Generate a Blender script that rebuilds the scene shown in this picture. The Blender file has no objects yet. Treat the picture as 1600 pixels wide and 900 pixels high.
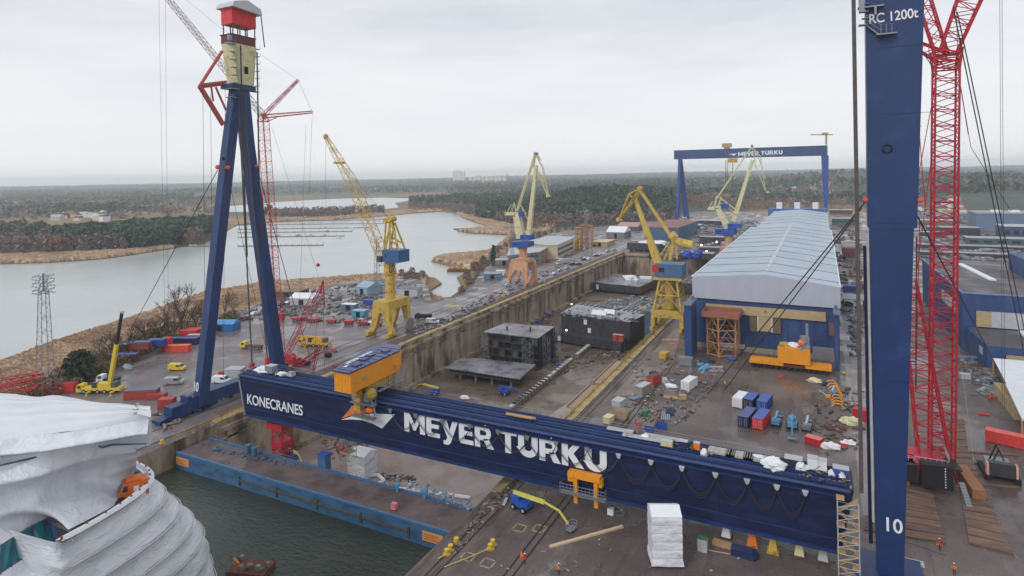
import bpy, bmesh, math, random
import numpy as np
from mathutils import Vector, Matrix, noise
random.seed(7); rng=np.random.default_rng(7)
rad=math.radians
sc=bpy.context.scene
# ------------------------------------------------------------------ camera, light
FPX=950.0; ROLL=rad(1.15); YAW=rad(27.0); CX,CY,H=800.,274.,62.0
Fx,Fy=-math.sin(YAW),math.cos(YAW); Rx,Ry=math.cos(YAW),math.sin(YAW)
cam=bpy.data.objects.new('camera',bpy.data.cameras.new('camera')); sc.collection.objects.link(cam)
cam.data.sensor_width=36; cam.data.lens=FPX/1600*36; cam.data.shift_y=-(450-CY)/1600
cam.data.clip_start=0.5; cam.data.clip_end=60000
f=Vector((Fx,Fy,0)); r0=Vector((Rx,Ry,0)); u0=Vector((0,0,1))
rr=math.cos(ROLL)*r0-math.sin(ROLL)*u0
uu=math.sin(ROLL)*r0+math.cos(ROLL)*u0
m=Matrix.Identity(4)
for i in range(3): m[i][0],m[i][1],m[i][2]=rr[i],uu[i],-f[i]
m.translation=Vector((0,0,H)); cam.matrix_world=m; sc.camera=cam

SUN_EL,SUN_AZ=rad(38),rad(200)
w=bpy.data.worlds.new('World'); sc.world=w; w.use_nodes=True
nt=w.node_tree; nt.nodes.clear(); N=nt.nodes.new; L=nt.links.new
out=N('ShaderNodeOutputWorld'); bg=N('ShaderNodeBackground'); sky=N('ShaderNodeTexSky'); sky.sky_type='NISHITA'; sky.sun_disc=False
sky.sun_elevation=SUN_EL; sky.sun_rotation=SUN_AZ; sky.dust_density=3; sky.altitude=60
tc=N('ShaderNodeTexCoord'); sep=N('ShaderNodeSeparateXYZ'); L(tc.outputs['Generated'],sep.inputs[0])
mp=N('ShaderNodeMapping'); mp.inputs['Scale'].default_value=(1.5,1.5,9); mp.inputs['Rotation'].default_value=(0.02,0,0); L(tc.outputs['Generated'],mp.inputs[0])
nz=N('ShaderNodeTexNoise'); nz.inputs['Scale'].default_value=1.6; nz.inputs['Detail'].default_value=5; nz.inputs['Roughness'].default_value=.55; L(mp.outputs[0],nz.inputs[0])
cr=N('ShaderNodeValToRGB'); cr.color_ramp.elements[0].position=.3; cr.color_ramp.elements[0].color=(5.3,5.6,6.25,1)
cr.color_ramp.elements[1].position=.68; cr.color_ramp.elements[1].color=(7.5,7.6,7.8,1); L(nz.outputs['Fac'],cr.inputs[0])
hr=N('ShaderNodeMapRange'); hr.inputs['From Min'].default_value=0; hr.inputs['From Max'].default_value=.30; hr.inputs['To Min'].default_value=1; hr.inputs['To Max'].default_value=0; L(sep.outputs['Z'],hr.inputs[0])
mh=N('ShaderNodeMix'); mh.data_type='RGBA'; L(hr.outputs[0],mh.inputs[0]); L(cr.outputs[0],mh.inputs[6]); mh.inputs[7].default_value=(8.2,8.25,8.4,1)
mx=N('ShaderNodeMix'); mx.data_type='RGBA'; mx.inputs[0].default_value=.93; L(sky.outputs[0],mx.inputs[6]); L(mh.outputs[2],mx.inputs[7])
L(mx.outputs[2],bg.inputs['Color']); bg.inputs['Strength'].default_value=.113; L(bg.outputs[0],out.inputs[0])
sun=bpy.data.objects.new('sun',bpy.data.lights.new('sun','SUN')); sc.collection.objects.link(sun)
sun.data.energy=1.1; sun.data.angle=rad(22); sun.data.color=(1,.97,.93)
sd=Vector((math.cos(SUN_EL)*math.sin(SUN_AZ),math.cos(SUN_EL)*math.cos(SUN_AZ),math.sin(SUN_EL)))
sun.rotation_euler=sd.to_track_quat('Z','Y').to_euler(); sun.location=(0,0,150)
vs=sc.view_settings; vs.view_transform='Standard'; vs.look='None'; vs.exposure=0.1; vs.gamma=1; vs.use_curve_mapping=False
sc.cycles.volume_bounces=3; sc.cycles.max_bounces=5; sc.cycles.diffuse_bounces=2; sc.cycles.glossy_bounces=2; sc.cycles.use_denoising=True

# ------------------------------------------------------------------ measuring helpers (photo pixel -> point on a world plane)
def _uv(px,py):
    dx,dy=px-CX,py-CY
    return dx*math.cos(ROLL)-dy*math.sin(ROLL), dx*math.sin(ROLL)+dy*math.cos(ROLL)
def at(px,py,z=0):
    u,v=_uv(px,py); d=FPX*(H-z)/v
    return Vector((d*(Fx+Rx*u/FPX), d*(Fy+Ry*u/FPX), z))
def ox(px,py,X):
    u,v=_uv(px,py); t=X/(Fx+Rx*u/FPX); return Vector((X,t*(Fy+Ry*u/FPX),H-t*v/FPX))
def oy(px,py,Y):
    u,v=_uv(px,py); t=Y/(Fy+Ry*u/FPX); return Vector((t*(Fx+Rx*u/FPX),Y,H-t*v/FPX))

# ------------------------------------------------------------------ materials
def s2l(c): return tuple(((x/255)/12.92 if x/255<=.04045 else ((x/255+.055)/1.055)**2.4) for x in c)
MATS={}
def pm(name,c,rough=.6,metal=0,var=.25,scale=1.0,c2=None,c2amt=.5,c2scale=.3,bump=0,bscale=None,stretch=(1,1,1),island=0,detail=6,spec=.4,wet=0):
    """procedural material: colour c (sRGB 0-255) with value noise, a second tone c2 in patches, bump"""
    if name in MATS: return MATS[name]
    mt=bpy.data.materials.new(name); mt.use_nodes=True; n=mt.node_tree; b=n.nodes['Principled BSDF']; N=n.nodes.new; L=n.links.new
    b.inputs['Metallic'].default_value=metal; b.inputs['Roughness'].default_value=rough; b.inputs['Specular IOR Level'].default_value=spec
    tc=N('ShaderNodeTexCoord'); mp=N('ShaderNodeMapping'); mp.inputs['Scale'].default_value=stretch; L(tc.outputs['Object'],mp.inputs[0])
    n1=N('ShaderNodeTexNoise'); n1.inputs['Scale'].default_value=scale; n1.inputs['Detail'].default_value=detail; n1.inputs['Roughness'].default_value=.65; L(mp.outputs[0],n1.inputs[0])
    mr=N('ShaderNodeMapRange'); mr.inputs['From Min'].default_value=.3; mr.inputs['From Max'].default_value=.7; mr.inputs['To Min'].default_value=1-var; mr.inputs['To Max'].default_value=1+var; L(n1.outputs['Fac'],mr.inputs[0])
    lin=s2l(c); base=N('ShaderNodeMix'); base.data_type='RGBA'; base.inputs[6].default_value=(*lin,1); base.inputs[7].default_value=(*(s2l(c2) if c2 else lin),1)
    n2=N('ShaderNodeTexNoise'); n2.inputs['Scale'].default_value=c2scale; n2.inputs['Detail'].default_value=8; n2.inputs['Roughness'].default_value=.6; L(mp.outputs[0],n2.inputs[0])
    r2=N('ShaderNodeMapRange'); r2.inputs['From Min'].default_value=.62-.3*c2amt; r2.inputs['From Max'].default_value=.72-.22*c2amt; L(n2.outputs['Fac'],r2.inputs[0])
    if c2: L(r2.outputs[0],base.inputs[0])
    else: base.inputs[0].default_value=0
    mul=N('ShaderNodeVectorMath'); mul.operation='SCALE'; L(base.outputs[2],mul.inputs[0]); L(mr.outputs[0],mul.inputs['Scale'])
    col=mul.outputs[0]
    if island:
        g=N('ShaderNodeNewGeometry'); ir=N('ShaderNodeMapRange'); ir.inputs['To Min'].default_value=1-island; ir.inputs['To Max'].default_value=1+island; L(g.outputs['Random Per Island'],ir.inputs[0])
        m2=N('ShaderNodeVectorMath'); m2.operation='SCALE'; L(col,m2.inputs[0]); L(ir.outputs[0],m2.inputs['Scale']); col=m2.outputs[0]
    L(col,b.inputs['Base Color'])
    if wet:
        n3=N('ShaderNodeTexNoise'); n3.inputs['Scale'].default_value=.09; n3.inputs['Detail'].default_value=4; L(mp.outputs[0],n3.inputs[0])
        r3=N('ShaderNodeMapRange'); r3.inputs['From Min'].default_value=.42; r3.inputs['From Max'].default_value=.62; r3.inputs['To Min'].default_value=rough; r3.inputs['To Max'].default_value=max(.08,rough-wet); L(n3.outputs['Fac'],r3.inputs[0]); L(r3.outputs[0],b.inputs['Roughness'])
    if bump:
        n4=N('ShaderNodeTexNoise'); n4.inputs['Scale'].default_value=bscale or scale*4; n4.inputs['Detail'].default_value=5; L(mp.outputs[0],n4.inputs[0])
        bp=N('ShaderNodeBump'); bp.inputs['Strength'].default_value=min(1,bump); bp.inputs['Distance'].default_value=.3; L(n4.outputs['Fac'],bp.inputs['Height']); L(bp.outputs[0],b.inputs['Normal'])
    MATS[name]=mt; return mt
def emis(name,c,s):
    if name in MATS: return MATS[name]
    mt=bpy.data.materials.new(name); mt.use_nodes=True; b=mt.node_tree.nodes['Principled BSDF']
    b.inputs['Emission Color'].default_value=(*c,1); b.inputs['Emission Strength'].default_value=s; b.inputs['Base Color'].default_value=(.8,.8,.7,1); MATS[name]=mt; return mt
navy=pm('navy_paint',(20,50,100),.42,0,.12,.15,c2=(32,62,114),c2amt=.25,c2scale=.25,spec=.5)
navy2=pm('girder_paint',(10,25,64),.5,0,.2,.3,c2=(24,40,82),c2amt=.42,c2scale=.4,stretch=(.4,1,2),spec=.35)
blue=pm('far_crane_blue',(38,72,150),.5,0,.1,.2)
gblue=pm('caisson_blue',(66,108,146),.5,0,.18,.5,c2=(52,82,112),c2amt=.5,c2scale=.25,stretch=(1,1,3))
white=pm('white_paint',(225,228,232),.5,0,.06,.5)
wrap=pm('white_wrap',(226,229,234),.5,0,.08,.25,c2=(196,200,208),c2amt=.45,c2scale=.35,bump=.5,bscale=1.6,stretch=(1,1,1.6))
wrapline=pm('wrap_tape',(214,204,184),.6)
cream=pm('cream_paint',(206,200,160),.5,0,.1,.4,c2=(176,160,120),c2amt=.25,c2scale=.6)
yel=pm('crane_yellow',(198,168,80),.5,0,.14,.4,c2=(152,118,64),c2amt=.3,c2scale=.6)
yel2=pm('golden_yellow',(232,150,34),.45,0,.08,.4,c2=(206,140,40),c2amt=.2,c2scale=.8)
yel3=pm('dull_yellow',(196,160,66),.55,0,.18,.8,c2=(140,104,54),c2amt=.35,c2scale=.5)
oran=pm('orange_paint',(232,120,40),.5,0,.1,.6)
peach=pm('peach_paint',(204,158,122),.6,0,.1,.4,c2=(188,132,96),c2amt=.4)
red=pm('red_paint',(184,42,58),.45,0,.12,.6)
red2=pm('container_red',(176,70,62),.5,0,.15,.6,c2=(168,60,48),c2amt=.35,c2scale=.5)
rust=pm('rust',(112,68,56),.8,0,.3,.8,c2=(88,54,46),c2amt=.5,c2scale=.7)
rustor=pm('rusty_orange',(188,134,86),.7,0,.2,.6,c2=(150,104,78),c2amt=.4)
dblue=pm('machine_blue',(40,76,168),.5,0,.1,.6)
cblue=pm('container_blue',(52,82,160),.5,0,.14,.6,c2=(44,62,120),c2amt=.4)
cdark=pm('container_navy',(32,44,78),.5,0,.14,.6)
tblue=pm('tent_blue',(36,104,172),.5,0,.1,.5)
steel=pm('primer_steel',(80,80,86),.55,.2,.2,.5,c2=(58,56,60),c2amt=.5,c2scale=.4,wet=.2)
steel2=pm('deck_steel',(136,136,144),.34,.1,.2,.35,c2=(96,94,98),c2amt=.5,c2scale=.2,wet=.2)
dark=pm('dark_gap',(22,22,26),.8,0,.2,1)
black=pm('black_rubber',(26,26,28),.7,0,.15,1)
cablem=pm('cable_steel',(70,66,66),.6,.3,.1,2)
grey=pm('grey_metal',(140,146,152),.5,.4,.12,.8)
lgrey=pm('light_grey',(178,182,186),.6,0,.12,.5)
glass=pm('window_glass',(44,58,70),.12,0,.1,1,spec=.6)
teal=pm('teal_glass',(40,128,142),.15,0,.15,.5,spec=.6)
roofm=pm('shed_roof',(168,182,196),.36,.1,.06,.15,c2=(154,170,184),c2amt=.5,c2scale=.08,spec=.4)
fascia=pm('shed_fascia',(172,178,192),.6,0,.05,.3,stretch=(1,1,.3))
shedblue=pm('shed_blue',(44,70,118),.55,0,.12,.4,c2=(56,82,126),c2amt=.4,c2scale=.25,stretch=(1,1,.3))
tanm=pm('tan_panel',(178,158,122),.6,0,.14,.6)
timber=pm('timber',(176,146,108),.75,0,.2,.8,stretch=(1,1,1))
mat_wood=pm('bog_mat',(120,96,80),.8,0,.3,.9,c2=(96,76,66),c2amt=.5,stretch=(.35,2.5,1))
conc=pm('concrete',(150,138,122),.75,0,.2,.4,c2=(118,104,92),c2amt=.5,c2scale=.3,stretch=(1,1,.35),bump=.2)
dockwall=pm('dock_wall_concrete',(164,148,128),.8,0,.35,.5,c2=(84,70,60),c2amt=.5,c2scale=.16,stretch=(1,1,.3),bump=.4,bscale=1.2)
coping=pm('coping_concrete',(170,152,108),.75,0,.22,.35,c2=(120,102,80),c2amt=.4,c2scale=.3)
dockfloor=pm('dock_floor',(92,74,62),.5,0,.25,.2,c2=(122,106,98),c2amt=.3,c2scale=.05,wet=.3,bump=.1,bscale=2)
slabm=pm('pale_slab',(152,136,130),.4,0,.2,.3,c2=(126,108,100),c2amt=.5,c2scale=.15,wet=.25,bump=.1)
quaym=pm('wet_quay',(92,80,77),.5,0,.16,.3,c2=(112,101,98),c2amt=.3,c2scale=.05,wet=.2,bump=.12,bscale=3)
roadm=pm('road_asphalt',(138,132,134),.5,0,.12,.12,c2=(116,108,110),c2amt=.45,c2scale=.06,wet=.2,bump=.05,bscale=4)
yardm=pm('left_yard_asphalt',(116,107,106),.5,0,.16,.1,c2=(138,131,131),c2amt=.45,c2scale=.04,wet=.22,bump=.08,bscale=3,stretch=(1,.35,1))
railm=pm('crane_rail_steel',(58,48,46),.5,.4,.3,1)
lowm=pm('lowland_soil',(132,112,84),.95,0,.2,.02,c2=(92,88,66),c2amt=.5,c2scale=.004)
hillm=pm('hill_woodland',(66,78,68),.95,0,.35,.02,c2=(80,84,78),c2amt=.45,c2scale=.0035)
reedm=pm('reed',(208,182,156),.95,0,.15,.05,c2=(182,154,128),c2amt=.45,c2scale=.03,island=.2)
pinem=pm('pine_needles',(72,92,74),.9,0,.3,.06,c2=(50,68,56),c2amt=.5,c2scale=.02,island=.45)
birchm=pm('bare_twigs',(126,114,114),.95,0,.2,.05,c2=(134,106,82),c2amt=.35,c2scale=.02,island=.35)
autm=pm('autumn_twigs',(124,106,94),.95,0,.25,.08,c2=(150,120,84),c2amt=.25,c2scale=.05,island=.4)
barkm=pm('bark',(84,72,64),.9,0,.2,2)
bushm=pm('bush_leaves',(112,108,66),.9,0,.3,.4,island=.4)
rubm=pm('rubble_mix',(120,112,106),.8,0,.5,.6,c2=(86,66,58),c2amt=.5,c2scale=.9,island=.6)
rubw=pm('rubble_pale',(140,142,146),.7,0,.4,.6,c2=(96,104,110),c2amt=.5,c2scale=.9,island=.6)
skin=pm('skin',(196,150,124),.6); hivis=pm('hivis_yellow',(214,222,60),.6); hired=pm('work_red',(214,60,50),.6); trous=pm('work_trousers',(36,42,60),.8)
lampm=emis('lamp_glow',(1,.93,.75),6.0)
green=pm('green_paint',(62,122,76),.5)
tblue2=pm('lift_blue',(40,84,170),.4); tealp=pm('light_blue_paint',(86,150,186),.4)
roofdark=pm('felt_roof',(84,80,84),.7,0,.12,.12,c2=(104,98,98),c2amt=.4,c2scale=.05,wet=.3)

# ------------------------------------------------------------------ mesh builder
class M:
    def __init__(s): s.v=[]; s.f=[]
    def add(s,vs,fs):
        k=len(s.v); s.v+= [tuple(p) for p in vs]; s.f+=[tuple(i+k for i in q) for q in fs]; return s
    def box(s,x,y,z,sx,sy,sz,rz=0):      # x,y centre; z = bottom
        c,sn=math.cos(rz),math.sin(rz); vs=[]
        for dz in (0,sz):
            for dx,dy in ((-.5,-.5),(.5,-.5),(.5,.5),(-.5,.5)):
                a,b=dx*sx,dy*sy; vs.append((x+a*c-b*sn,y+a*sn+b*c,z+dz))
        return s.add(vs,[(3,2,1,0),(4,5,6,7),(0,1,5,4),(1,2,6,5),(2,3,7,6),(3,0,4,7)])
    def bar(s,p,q,w_,h_=None,w2=None,h2=None,up=None):
        p,q=Vector(p),Vector(q); d=(q-p); 
        if d.length<1e-6: return s
        d.normalize(); u=Vector(up) if up else (Vector((0,0,1)) if abs(d.z)<.95 else Vector((0,1,0)))
        a=d.cross(u).normalized(); b=a.cross(d); h_=h_ or w_; w2=w2 or w_; h2=h2 or h_; vs=[]
        for o,ww,hh in ((p,w_,h_),(q,w2,h2)):
            for i,j in ((-.5,-.5),(.5,-.5),(.5,.5),(-.5,.5)): vs.append(o+a*i*ww+b*j*hh)
        return s.add(vs,[(3,2,1,0),(4,5,6,7),(0,1,5,4),(1,2,6,5),(2,3,7,6),(3,0,4,7)])
    def tube(s,p,q,r,n=6,r2=None):
        p,q=Vector(p),Vector(q); d=(q-p)
        if d.length<1e-6: return s
        d.normalize(); u=Vector((0,0,1)) if abs(d.z)<.95 else Vector((0,1,0)); a=d.cross(u).normalized(); b=a.cross(d); vs=[]
        for o,R in ((p,r),(q,r if r2 is None else r2)):
            for i in range(n):
                t=2*math.pi*i/n; vs.append(o+a*math.cos(t)*R+b*math.sin(t)*R)
        fs=[(i,(i+1)%n,n+(i+1)%n,n+i) for i in range(n)]+[tuple(range(n-1,-1,-1)),tuple(range(n,2*n))]
        return s.add(vs,fs)
    def path(s,pts,r,n=5):
        for a,b in zip(pts,pts[1:]): s.tube(a,b,r,n)
        return s
    def prism(s,pts,z0,z1):              # pts: 2-D outline (ccw)
        n=len(pts); vs=[(p[0],p[1],z0) for p in pts]+[(p[0],p[1],z1) for p in pts]
        return s.add(vs,[tuple(range(n-1,-1,-1)),tuple(range(n,2*n))]+[(i,(i+1)%n,n+(i+1)%n,n+i) for i in range(n)])
    def ext(s,pts3,dv):                  # outline in 3-D pushed along dv
        n=len(pts3); dv=Vector(dv); vs=[Vector(p) for p in pts3]; vs+= [p+dv for p in vs]
        return s.add(vs,[tuple(range(n-1,-1,-1)),tuple(range(n,2*n))]+[(i,(i+1)%n,n+(i+1)%n,n+i) for i in range(n)])
    def grid(s,rows):
        nr,nc=len(rows),len(rows[0]); vs=[p for r in rows for p in r]
        return s.add(vs,[(i*nc+j,i*nc+j+1,(i+1)*nc+j+1,(i+1)*nc+j) for i in range(nr-1) for j in range(nc-1)])
    def ball(s,c,r,sx=1,sy=1,sz=1,n=8,m_=5,jit=0):
        rows=[]
        for i in range(m_+1):
            t=math.pi*i/m_; row=[]
            for j in range(n+1):
                q=2*math.pi*(j%n)/n; k=1+(jit*(noise.noise(Vector((c[0]+3*math.sin(t)*math.cos(q),c[1]+3*math.sin(t)*math.sin(q),c[2]+3*math.cos(t))))) if jit else 0)
                row.append((c[0]+r*k*sx*math.sin(t)*math.cos(q),c[1]+r*k*sy*math.sin(t)*math.sin(q),c[2]+r*k*sz*math.cos(t)))
            rows.append(row)
        return s.grid(rows)
    def lat(s,p,q,w0,w1,n,r,rb=None,sides=4,nn=4):   # lattice boom with 4 chords
        p,q=Vector(p),Vector(q); d=(q-p).normalized(); u=Vector((0,1,0)) if abs(d.y)<.9 else Vector((0,0,1))
        a=d.cross(u).normalized(); b=a.cross(d).normalized(); rb=rb or r*.55
        def cor(t):
            o=p.lerp(q,t); w_=w0+(w1-w0)*t; return [o+a*i*w_/2+b*j*w_/2 for i,j in ((-1,-1),(1,-1),(1,1),(-1,1))]
        R=[cor(i/n) for i in range(n+1)]
        for k in range(4): s.tube(R[0][k],R[-1][k],r,nn)
        for i in range(n):
            for k in range(4):
                k2=(k+1)%4
                if i%2: s.tube(R[i][k],R[i+1][k2],rb,3)
                else: s.tube(R[i][k2],R[i+1][k],rb,3)
                if i%2==0: s.tube(R[i][k],R[i][k2],rb,3)
        return s
    def b(s,name,mat,parent=None,label=None,smooth=False,local=False):
        me=bpy.data.meshes.new(name)
        off=Vector((0,0,0))
        if parent is not None and not local:
            off=Vector(parent.location)
            pp=parent.parent
            while pp is not None: off+=Vector(pp.location); pp=pp.parent
        me.from_pydata([(x-off.x,y-off.y,z-off.z) for x,y,z in s.v],[],s.f)
        if smooth: me.polygons.foreach_set('use_smooth',[True]*len(me.polygons))
        me.materials.append(mat); o=bpy.data.objects.new(name,me); sc.collection.objects.link(o)
        if parent is not None: o.parent=parent
        if label: o['label']=label
        return o
def tag(o,label=None,cat=None,group=None,kind=None):
    if label: o['label']=label
    if cat: o['category']=cat
    if group: o['group']=group
    if kind: o['kind']=kind
    return o
def thing(name,label,cat,loc=(0,0,0),group=None,rz=0):
    o=bpy.data.objects.new(name,None); o.empty_display_size=.5; sc.collection.objects.link(o); o.location=loc; o.rotation_euler=(0,0,rz); return tag(o,label,cat,group)
def one(name,label,cat,mb,mat,group=None,smooth=False,kind=None):
    xs=[p[0] for p in mb.v]; ys=[p[1] for p in mb.v]; z0=min(p[2] for p in mb.v); c=((min(xs)+max(xs))/2,(min(ys)+max(ys))/2,z0)
    mb.v=[(p[0]-c[0],p[1]-c[1],p[2]-c[2]) for p in mb.v]; o=mb.b(name,mat,smooth=smooth); o.location=c; return tag(o,label,cat,group,kind)
def struct(name,mb,mat,smooth=False): return tag(mb.b(name,mat,smooth=smooth),kind='structure')
def copy(root,loc,rz,label=None,group=None,scale=None):
    r=root.copy(); sc.collection.objects.link(r); r.location=loc; r.rotation_euler=(0,0,rz)
    if scale: r.scale=(scale,)*3
    if label: r['label']=label
    if group: r['group']=group
    for ch in root.children:
        c=ch.copy(); sc.collection.objects.link(c); c.parent=r
        for g in ch.children:
            d=g.copy(); sc.collection.objects.link(d); d.parent=c
    return r
def npmesh(name,V,F,mat,k=4):
    me=bpy.data.meshes.new(name); nv=len(V); nf=len(F)
    me.vertices.add(nv); me.vertices.foreach_set('co',np.asarray(V,dtype=np.float32).ravel()); me.loops.add(nf*k); me.loops.foreach_set('vertex_index',np.asarray(F,dtype=np.int32).ravel())
    me.polygons.add(nf); me.polygons.foreach_set('loop_start',np.arange(nf,dtype=np.int32)*k); me.update(calc_edges=True); me.materials.append(mat)
    o=bpy.data.objects.new(name,me); sc.collection.objects.link(o); return o
def inpoly(x,y,P):
    c=False; n=len(P); j=n-1
    for i in range(n):
        xi,yi=P[i]; xj,yj=P[j]
        if (yi>y)!=(yj>y) and x<(xj-xi)*(y-yi)/(yj-yi)+xi: c=not c
        j=i
    return c
def sheet(name,loops,z,mat,skirt=0):
    bm=bmesh.new(); E=[]
    for lp in loops:
        vs=[bm.verts.new((p[0],p[1],z)) for p in lp]
        E+=[bm.edges.new((vs[i],vs[(i+1)%len(vs)])) for i in range(len(vs))]
    bmesh.ops.triangle_fill(bm,use_beauty=True,use_dissolve=False,edges=E)
    for fc in bm.faces:
        if fc.normal.z<0: fc.normal_flip()
    if skirt:
        for lp in loops[:1]:
            for i in range(len(lp)):
                p,q=lp[i],lp[(i+1)%len(lp)]
                bm.faces.new([bm.verts.new(c) for c in ((p[0],p[1],z),(q[0],q[1],z),(q[0],q[1],z-skirt),(p[0],p[1],z-skirt))])
    me=bpy.data.meshes.new(name); bm.to_mesh(me); bm.free(); me.materials.append(mat); o=bpy.data.objects.new(name,me); sc.collection.objects.link(o); return tag(o,kind='structure')

def ground(name,c,c2,c3,rough,jx=7.0,jy=5.0,pud=.5,rot=0.0):
    """wet worn paving: slab joints, fine aggregate, dark wheel streaks, pale dried patches, glossy puddles"""
    mt=bpy.data.materials.new(name); mt.use_nodes=True; n=mt.node_tree; b=n.nodes['Principled BSDF']; N=n.nodes.new; L=n.links.new
    tc=N('ShaderNodeTexCoord'); mp=N('ShaderNodeMapping'); mp.inputs['Rotation'].default_value=(0,0,rot); L(tc.outputs['Object'],mp.inputs[0])
    def noise_(sc_,det=6,st=(1,1,1),ro=.6):
        m2=N('ShaderNodeMapping'); m2.inputs['Scale'].default_value=st; L(mp.outputs[0],m2.inputs[0]); t=N('ShaderNodeTexNoise'); t.inputs['Scale'].default_value=sc_; t.inputs['Detail'].default_value=det; t.inputs['Roughness'].default_value=ro; L(m2.outputs[0],t.inputs[0]); return t.outputs['Fac']
    def rng_(s_,a,b_,c_=0,d=1):
        r=N('ShaderNodeMapRange'); r.inputs['From Min'].default_value=a; r.inputs['From Max'].default_value=b_; r.inputs['To Min'].default_value=c_; r.inputs['To Max'].default_value=d; L(s_,r.inputs[0]); return r.outputs[0]
    def mix(f_,a,b_):
        m=N('ShaderNodeMix'); m.data_type='RGBA'
        if hasattr(f_,'links'): L(f_,m.inputs[0])
        else: m.inputs[0].default_value=f_
        for i,v in ((6,a),(7,b_)):
            if hasattr(v,'links'): L(v,m.inputs[i])
            else: m.inputs[i].default_value=(*s2l(v),1)
        return m.outputs[2]
    col=mix(rng_(noise_(.05,8,ro=.65),.42,.62),c,c2)
    col=mix(rng_(noise_(.11,9,(1,.35,1),.7),.6,.68,0,.75),col,c3)          # pale dried patches
    col=mix(rng_(noise_(.5,6,(1,.04,1)),.54,.72,0,.45),col,tuple(x*.55 for x in c))   # long dark wheel streaks
    col=mix(rng_(noise_(.22,5),.66,.74,0,.6),col,tuple(x*.6 for x in c))        # oil stains
    br=N('ShaderNodeTexBrick'); br.inputs['Scale'].default_value=1; br.inputs['Brick Width'].default_value=jx; br.inputs['Row Height'].default_value=jy; br.inputs['Mortar Size'].default_value=.05; br.inputs['Mortar Smooth'].default_value=.4; br.inputs['Color1'].default_value=(1,1,1,1); br.inputs['Color2'].default_value=(.86,.86,.87,1); br.inputs['Mortar'].default_value=(.45,.44,.43,1); L(mp.outputs[0],br.inputs[0])
    mu=N('ShaderNodeMix'); mu.data_type='RGBA'; mu.blend_type='MULTIPLY'; mu.inputs[0].default_value=.75; L(col,mu.inputs[6]); L(br.outputs['Color'],mu.inputs[7])
    fine=rng_(noise_(2.4,4),.3,.7,.82,1.18); v=N('ShaderNodeVectorMath'); v.operation='SCALE'; L(mu.outputs[2],v.inputs[0]); L(fine,v.inputs['Scale']); L(v.outputs[0],b.inputs['Base Color'])
    L(rng_(noise_(.085,5,ro=.55),.50,.57,rough,max(.05,rough-pud)),b.inputs['Roughness'])
    bp=N('ShaderNodeBump'); bp.inputs['Strength'].default_value=.25; bp.inputs['Distance'].default_value=.05; L(noise_(3,3),bp.inputs['Height']); L(bp.outputs[0],b.inputs['Normal']); b.inputs['Specular IOR Level'].default_value=.4
    return mt
quaym=ground('wet_quay_paving',(91,80,77),(114,103,99),(146,138,135),.5,8,6,.4)
yardm=ground('left_yard_paving',(112,104,104),(126,118,119),(146,140,141),.45,60,9,.3,rad(-20))
roadm=ground('road_paving',(124,118,121),(138,132,134),(152,147,148),.45,40,6,.25)
dockfloor=ground('dock_floor_concrete',(98,83,71),(122,107,96),(158,145,138),.5,12,12,.42)

def sheeting(name,c,c2,stretch,strength=.6,sc_=.8):
    """taut plastic film: long fine creases over broad slack folds, greyer where it is doubled"""
    mt=bpy.data.materials.new(name); mt.use_nodes=True; n=mt.node_tree; b=n.nodes['Principled BSDF']; N=n.nodes.new; L=n.links.new
    tc=N('ShaderNodeTexCoord'); mp=N('ShaderNodeMapping'); mp.inputs['Scale'].default_value=stretch; L(tc.outputs['Object'],mp.inputs[0])
    def nz_(s_,d=3):
        t=N('ShaderNodeTexNoise'); t.inputs['Scale'].default_value=s_; t.inputs['Detail'].default_value=d; t.inputs['Roughness'].default_value=.45; t.inputs['Distortion'].default_value=.6; L(mp.outputs[0],t.inputs[0]); return t.outputs['Fac']
    def mth(op,a,b_=None):
        m=N('ShaderNodeMath'); m.operation=op
        for i,v in enumerate((a,b_)):
            if v is None: continue
            if hasattr(v,'links'): L(v,m.inputs[i])
            else: m.inputs[i].default_value=v
        return m.outputs[0]
    ridge=mth('POWER',mth('SUBTRACT',1.0,mth('MULTIPLY',mth('ABSOLUTE',mth('SUBTRACT',nz_(sc_),.5)),2.6)),9.0)
    broad=nz_(sc_*.4,2); h=mth('ADD',mth('MULTIPLY',ridge,.35),broad)
    bp=N('ShaderNodeBump'); bp.inputs['Strength'].default_value=strength; bp.inputs['Distance'].default_value=.5; L(h,bp.inputs['Height']); L(bp.outputs[0],b.inputs['Normal'])
    mr=N('ShaderNodeMapRange'); mr.inputs['From Min'].default_value=.46; mr.inputs['From Max'].default_value=.62; L(nz_(sc_*.55,4),mr.inputs[0])
    mx=N('ShaderNodeMix'); mx.data_type='RGBA'; mx.inputs[6].default_value=(*s2l(c),1); mx.inputs[7].default_value=(*s2l(c2),1); L(mr.outputs[0],mx.inputs[0]); L(mx.outputs[2],b.inputs['Base Color'])
    b.inputs['Roughness'].default_value=.38; b.inputs['Specular IOR Level'].default_value=.45; b.inputs['Subsurface Weight'].default_value=0; return mt
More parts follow.
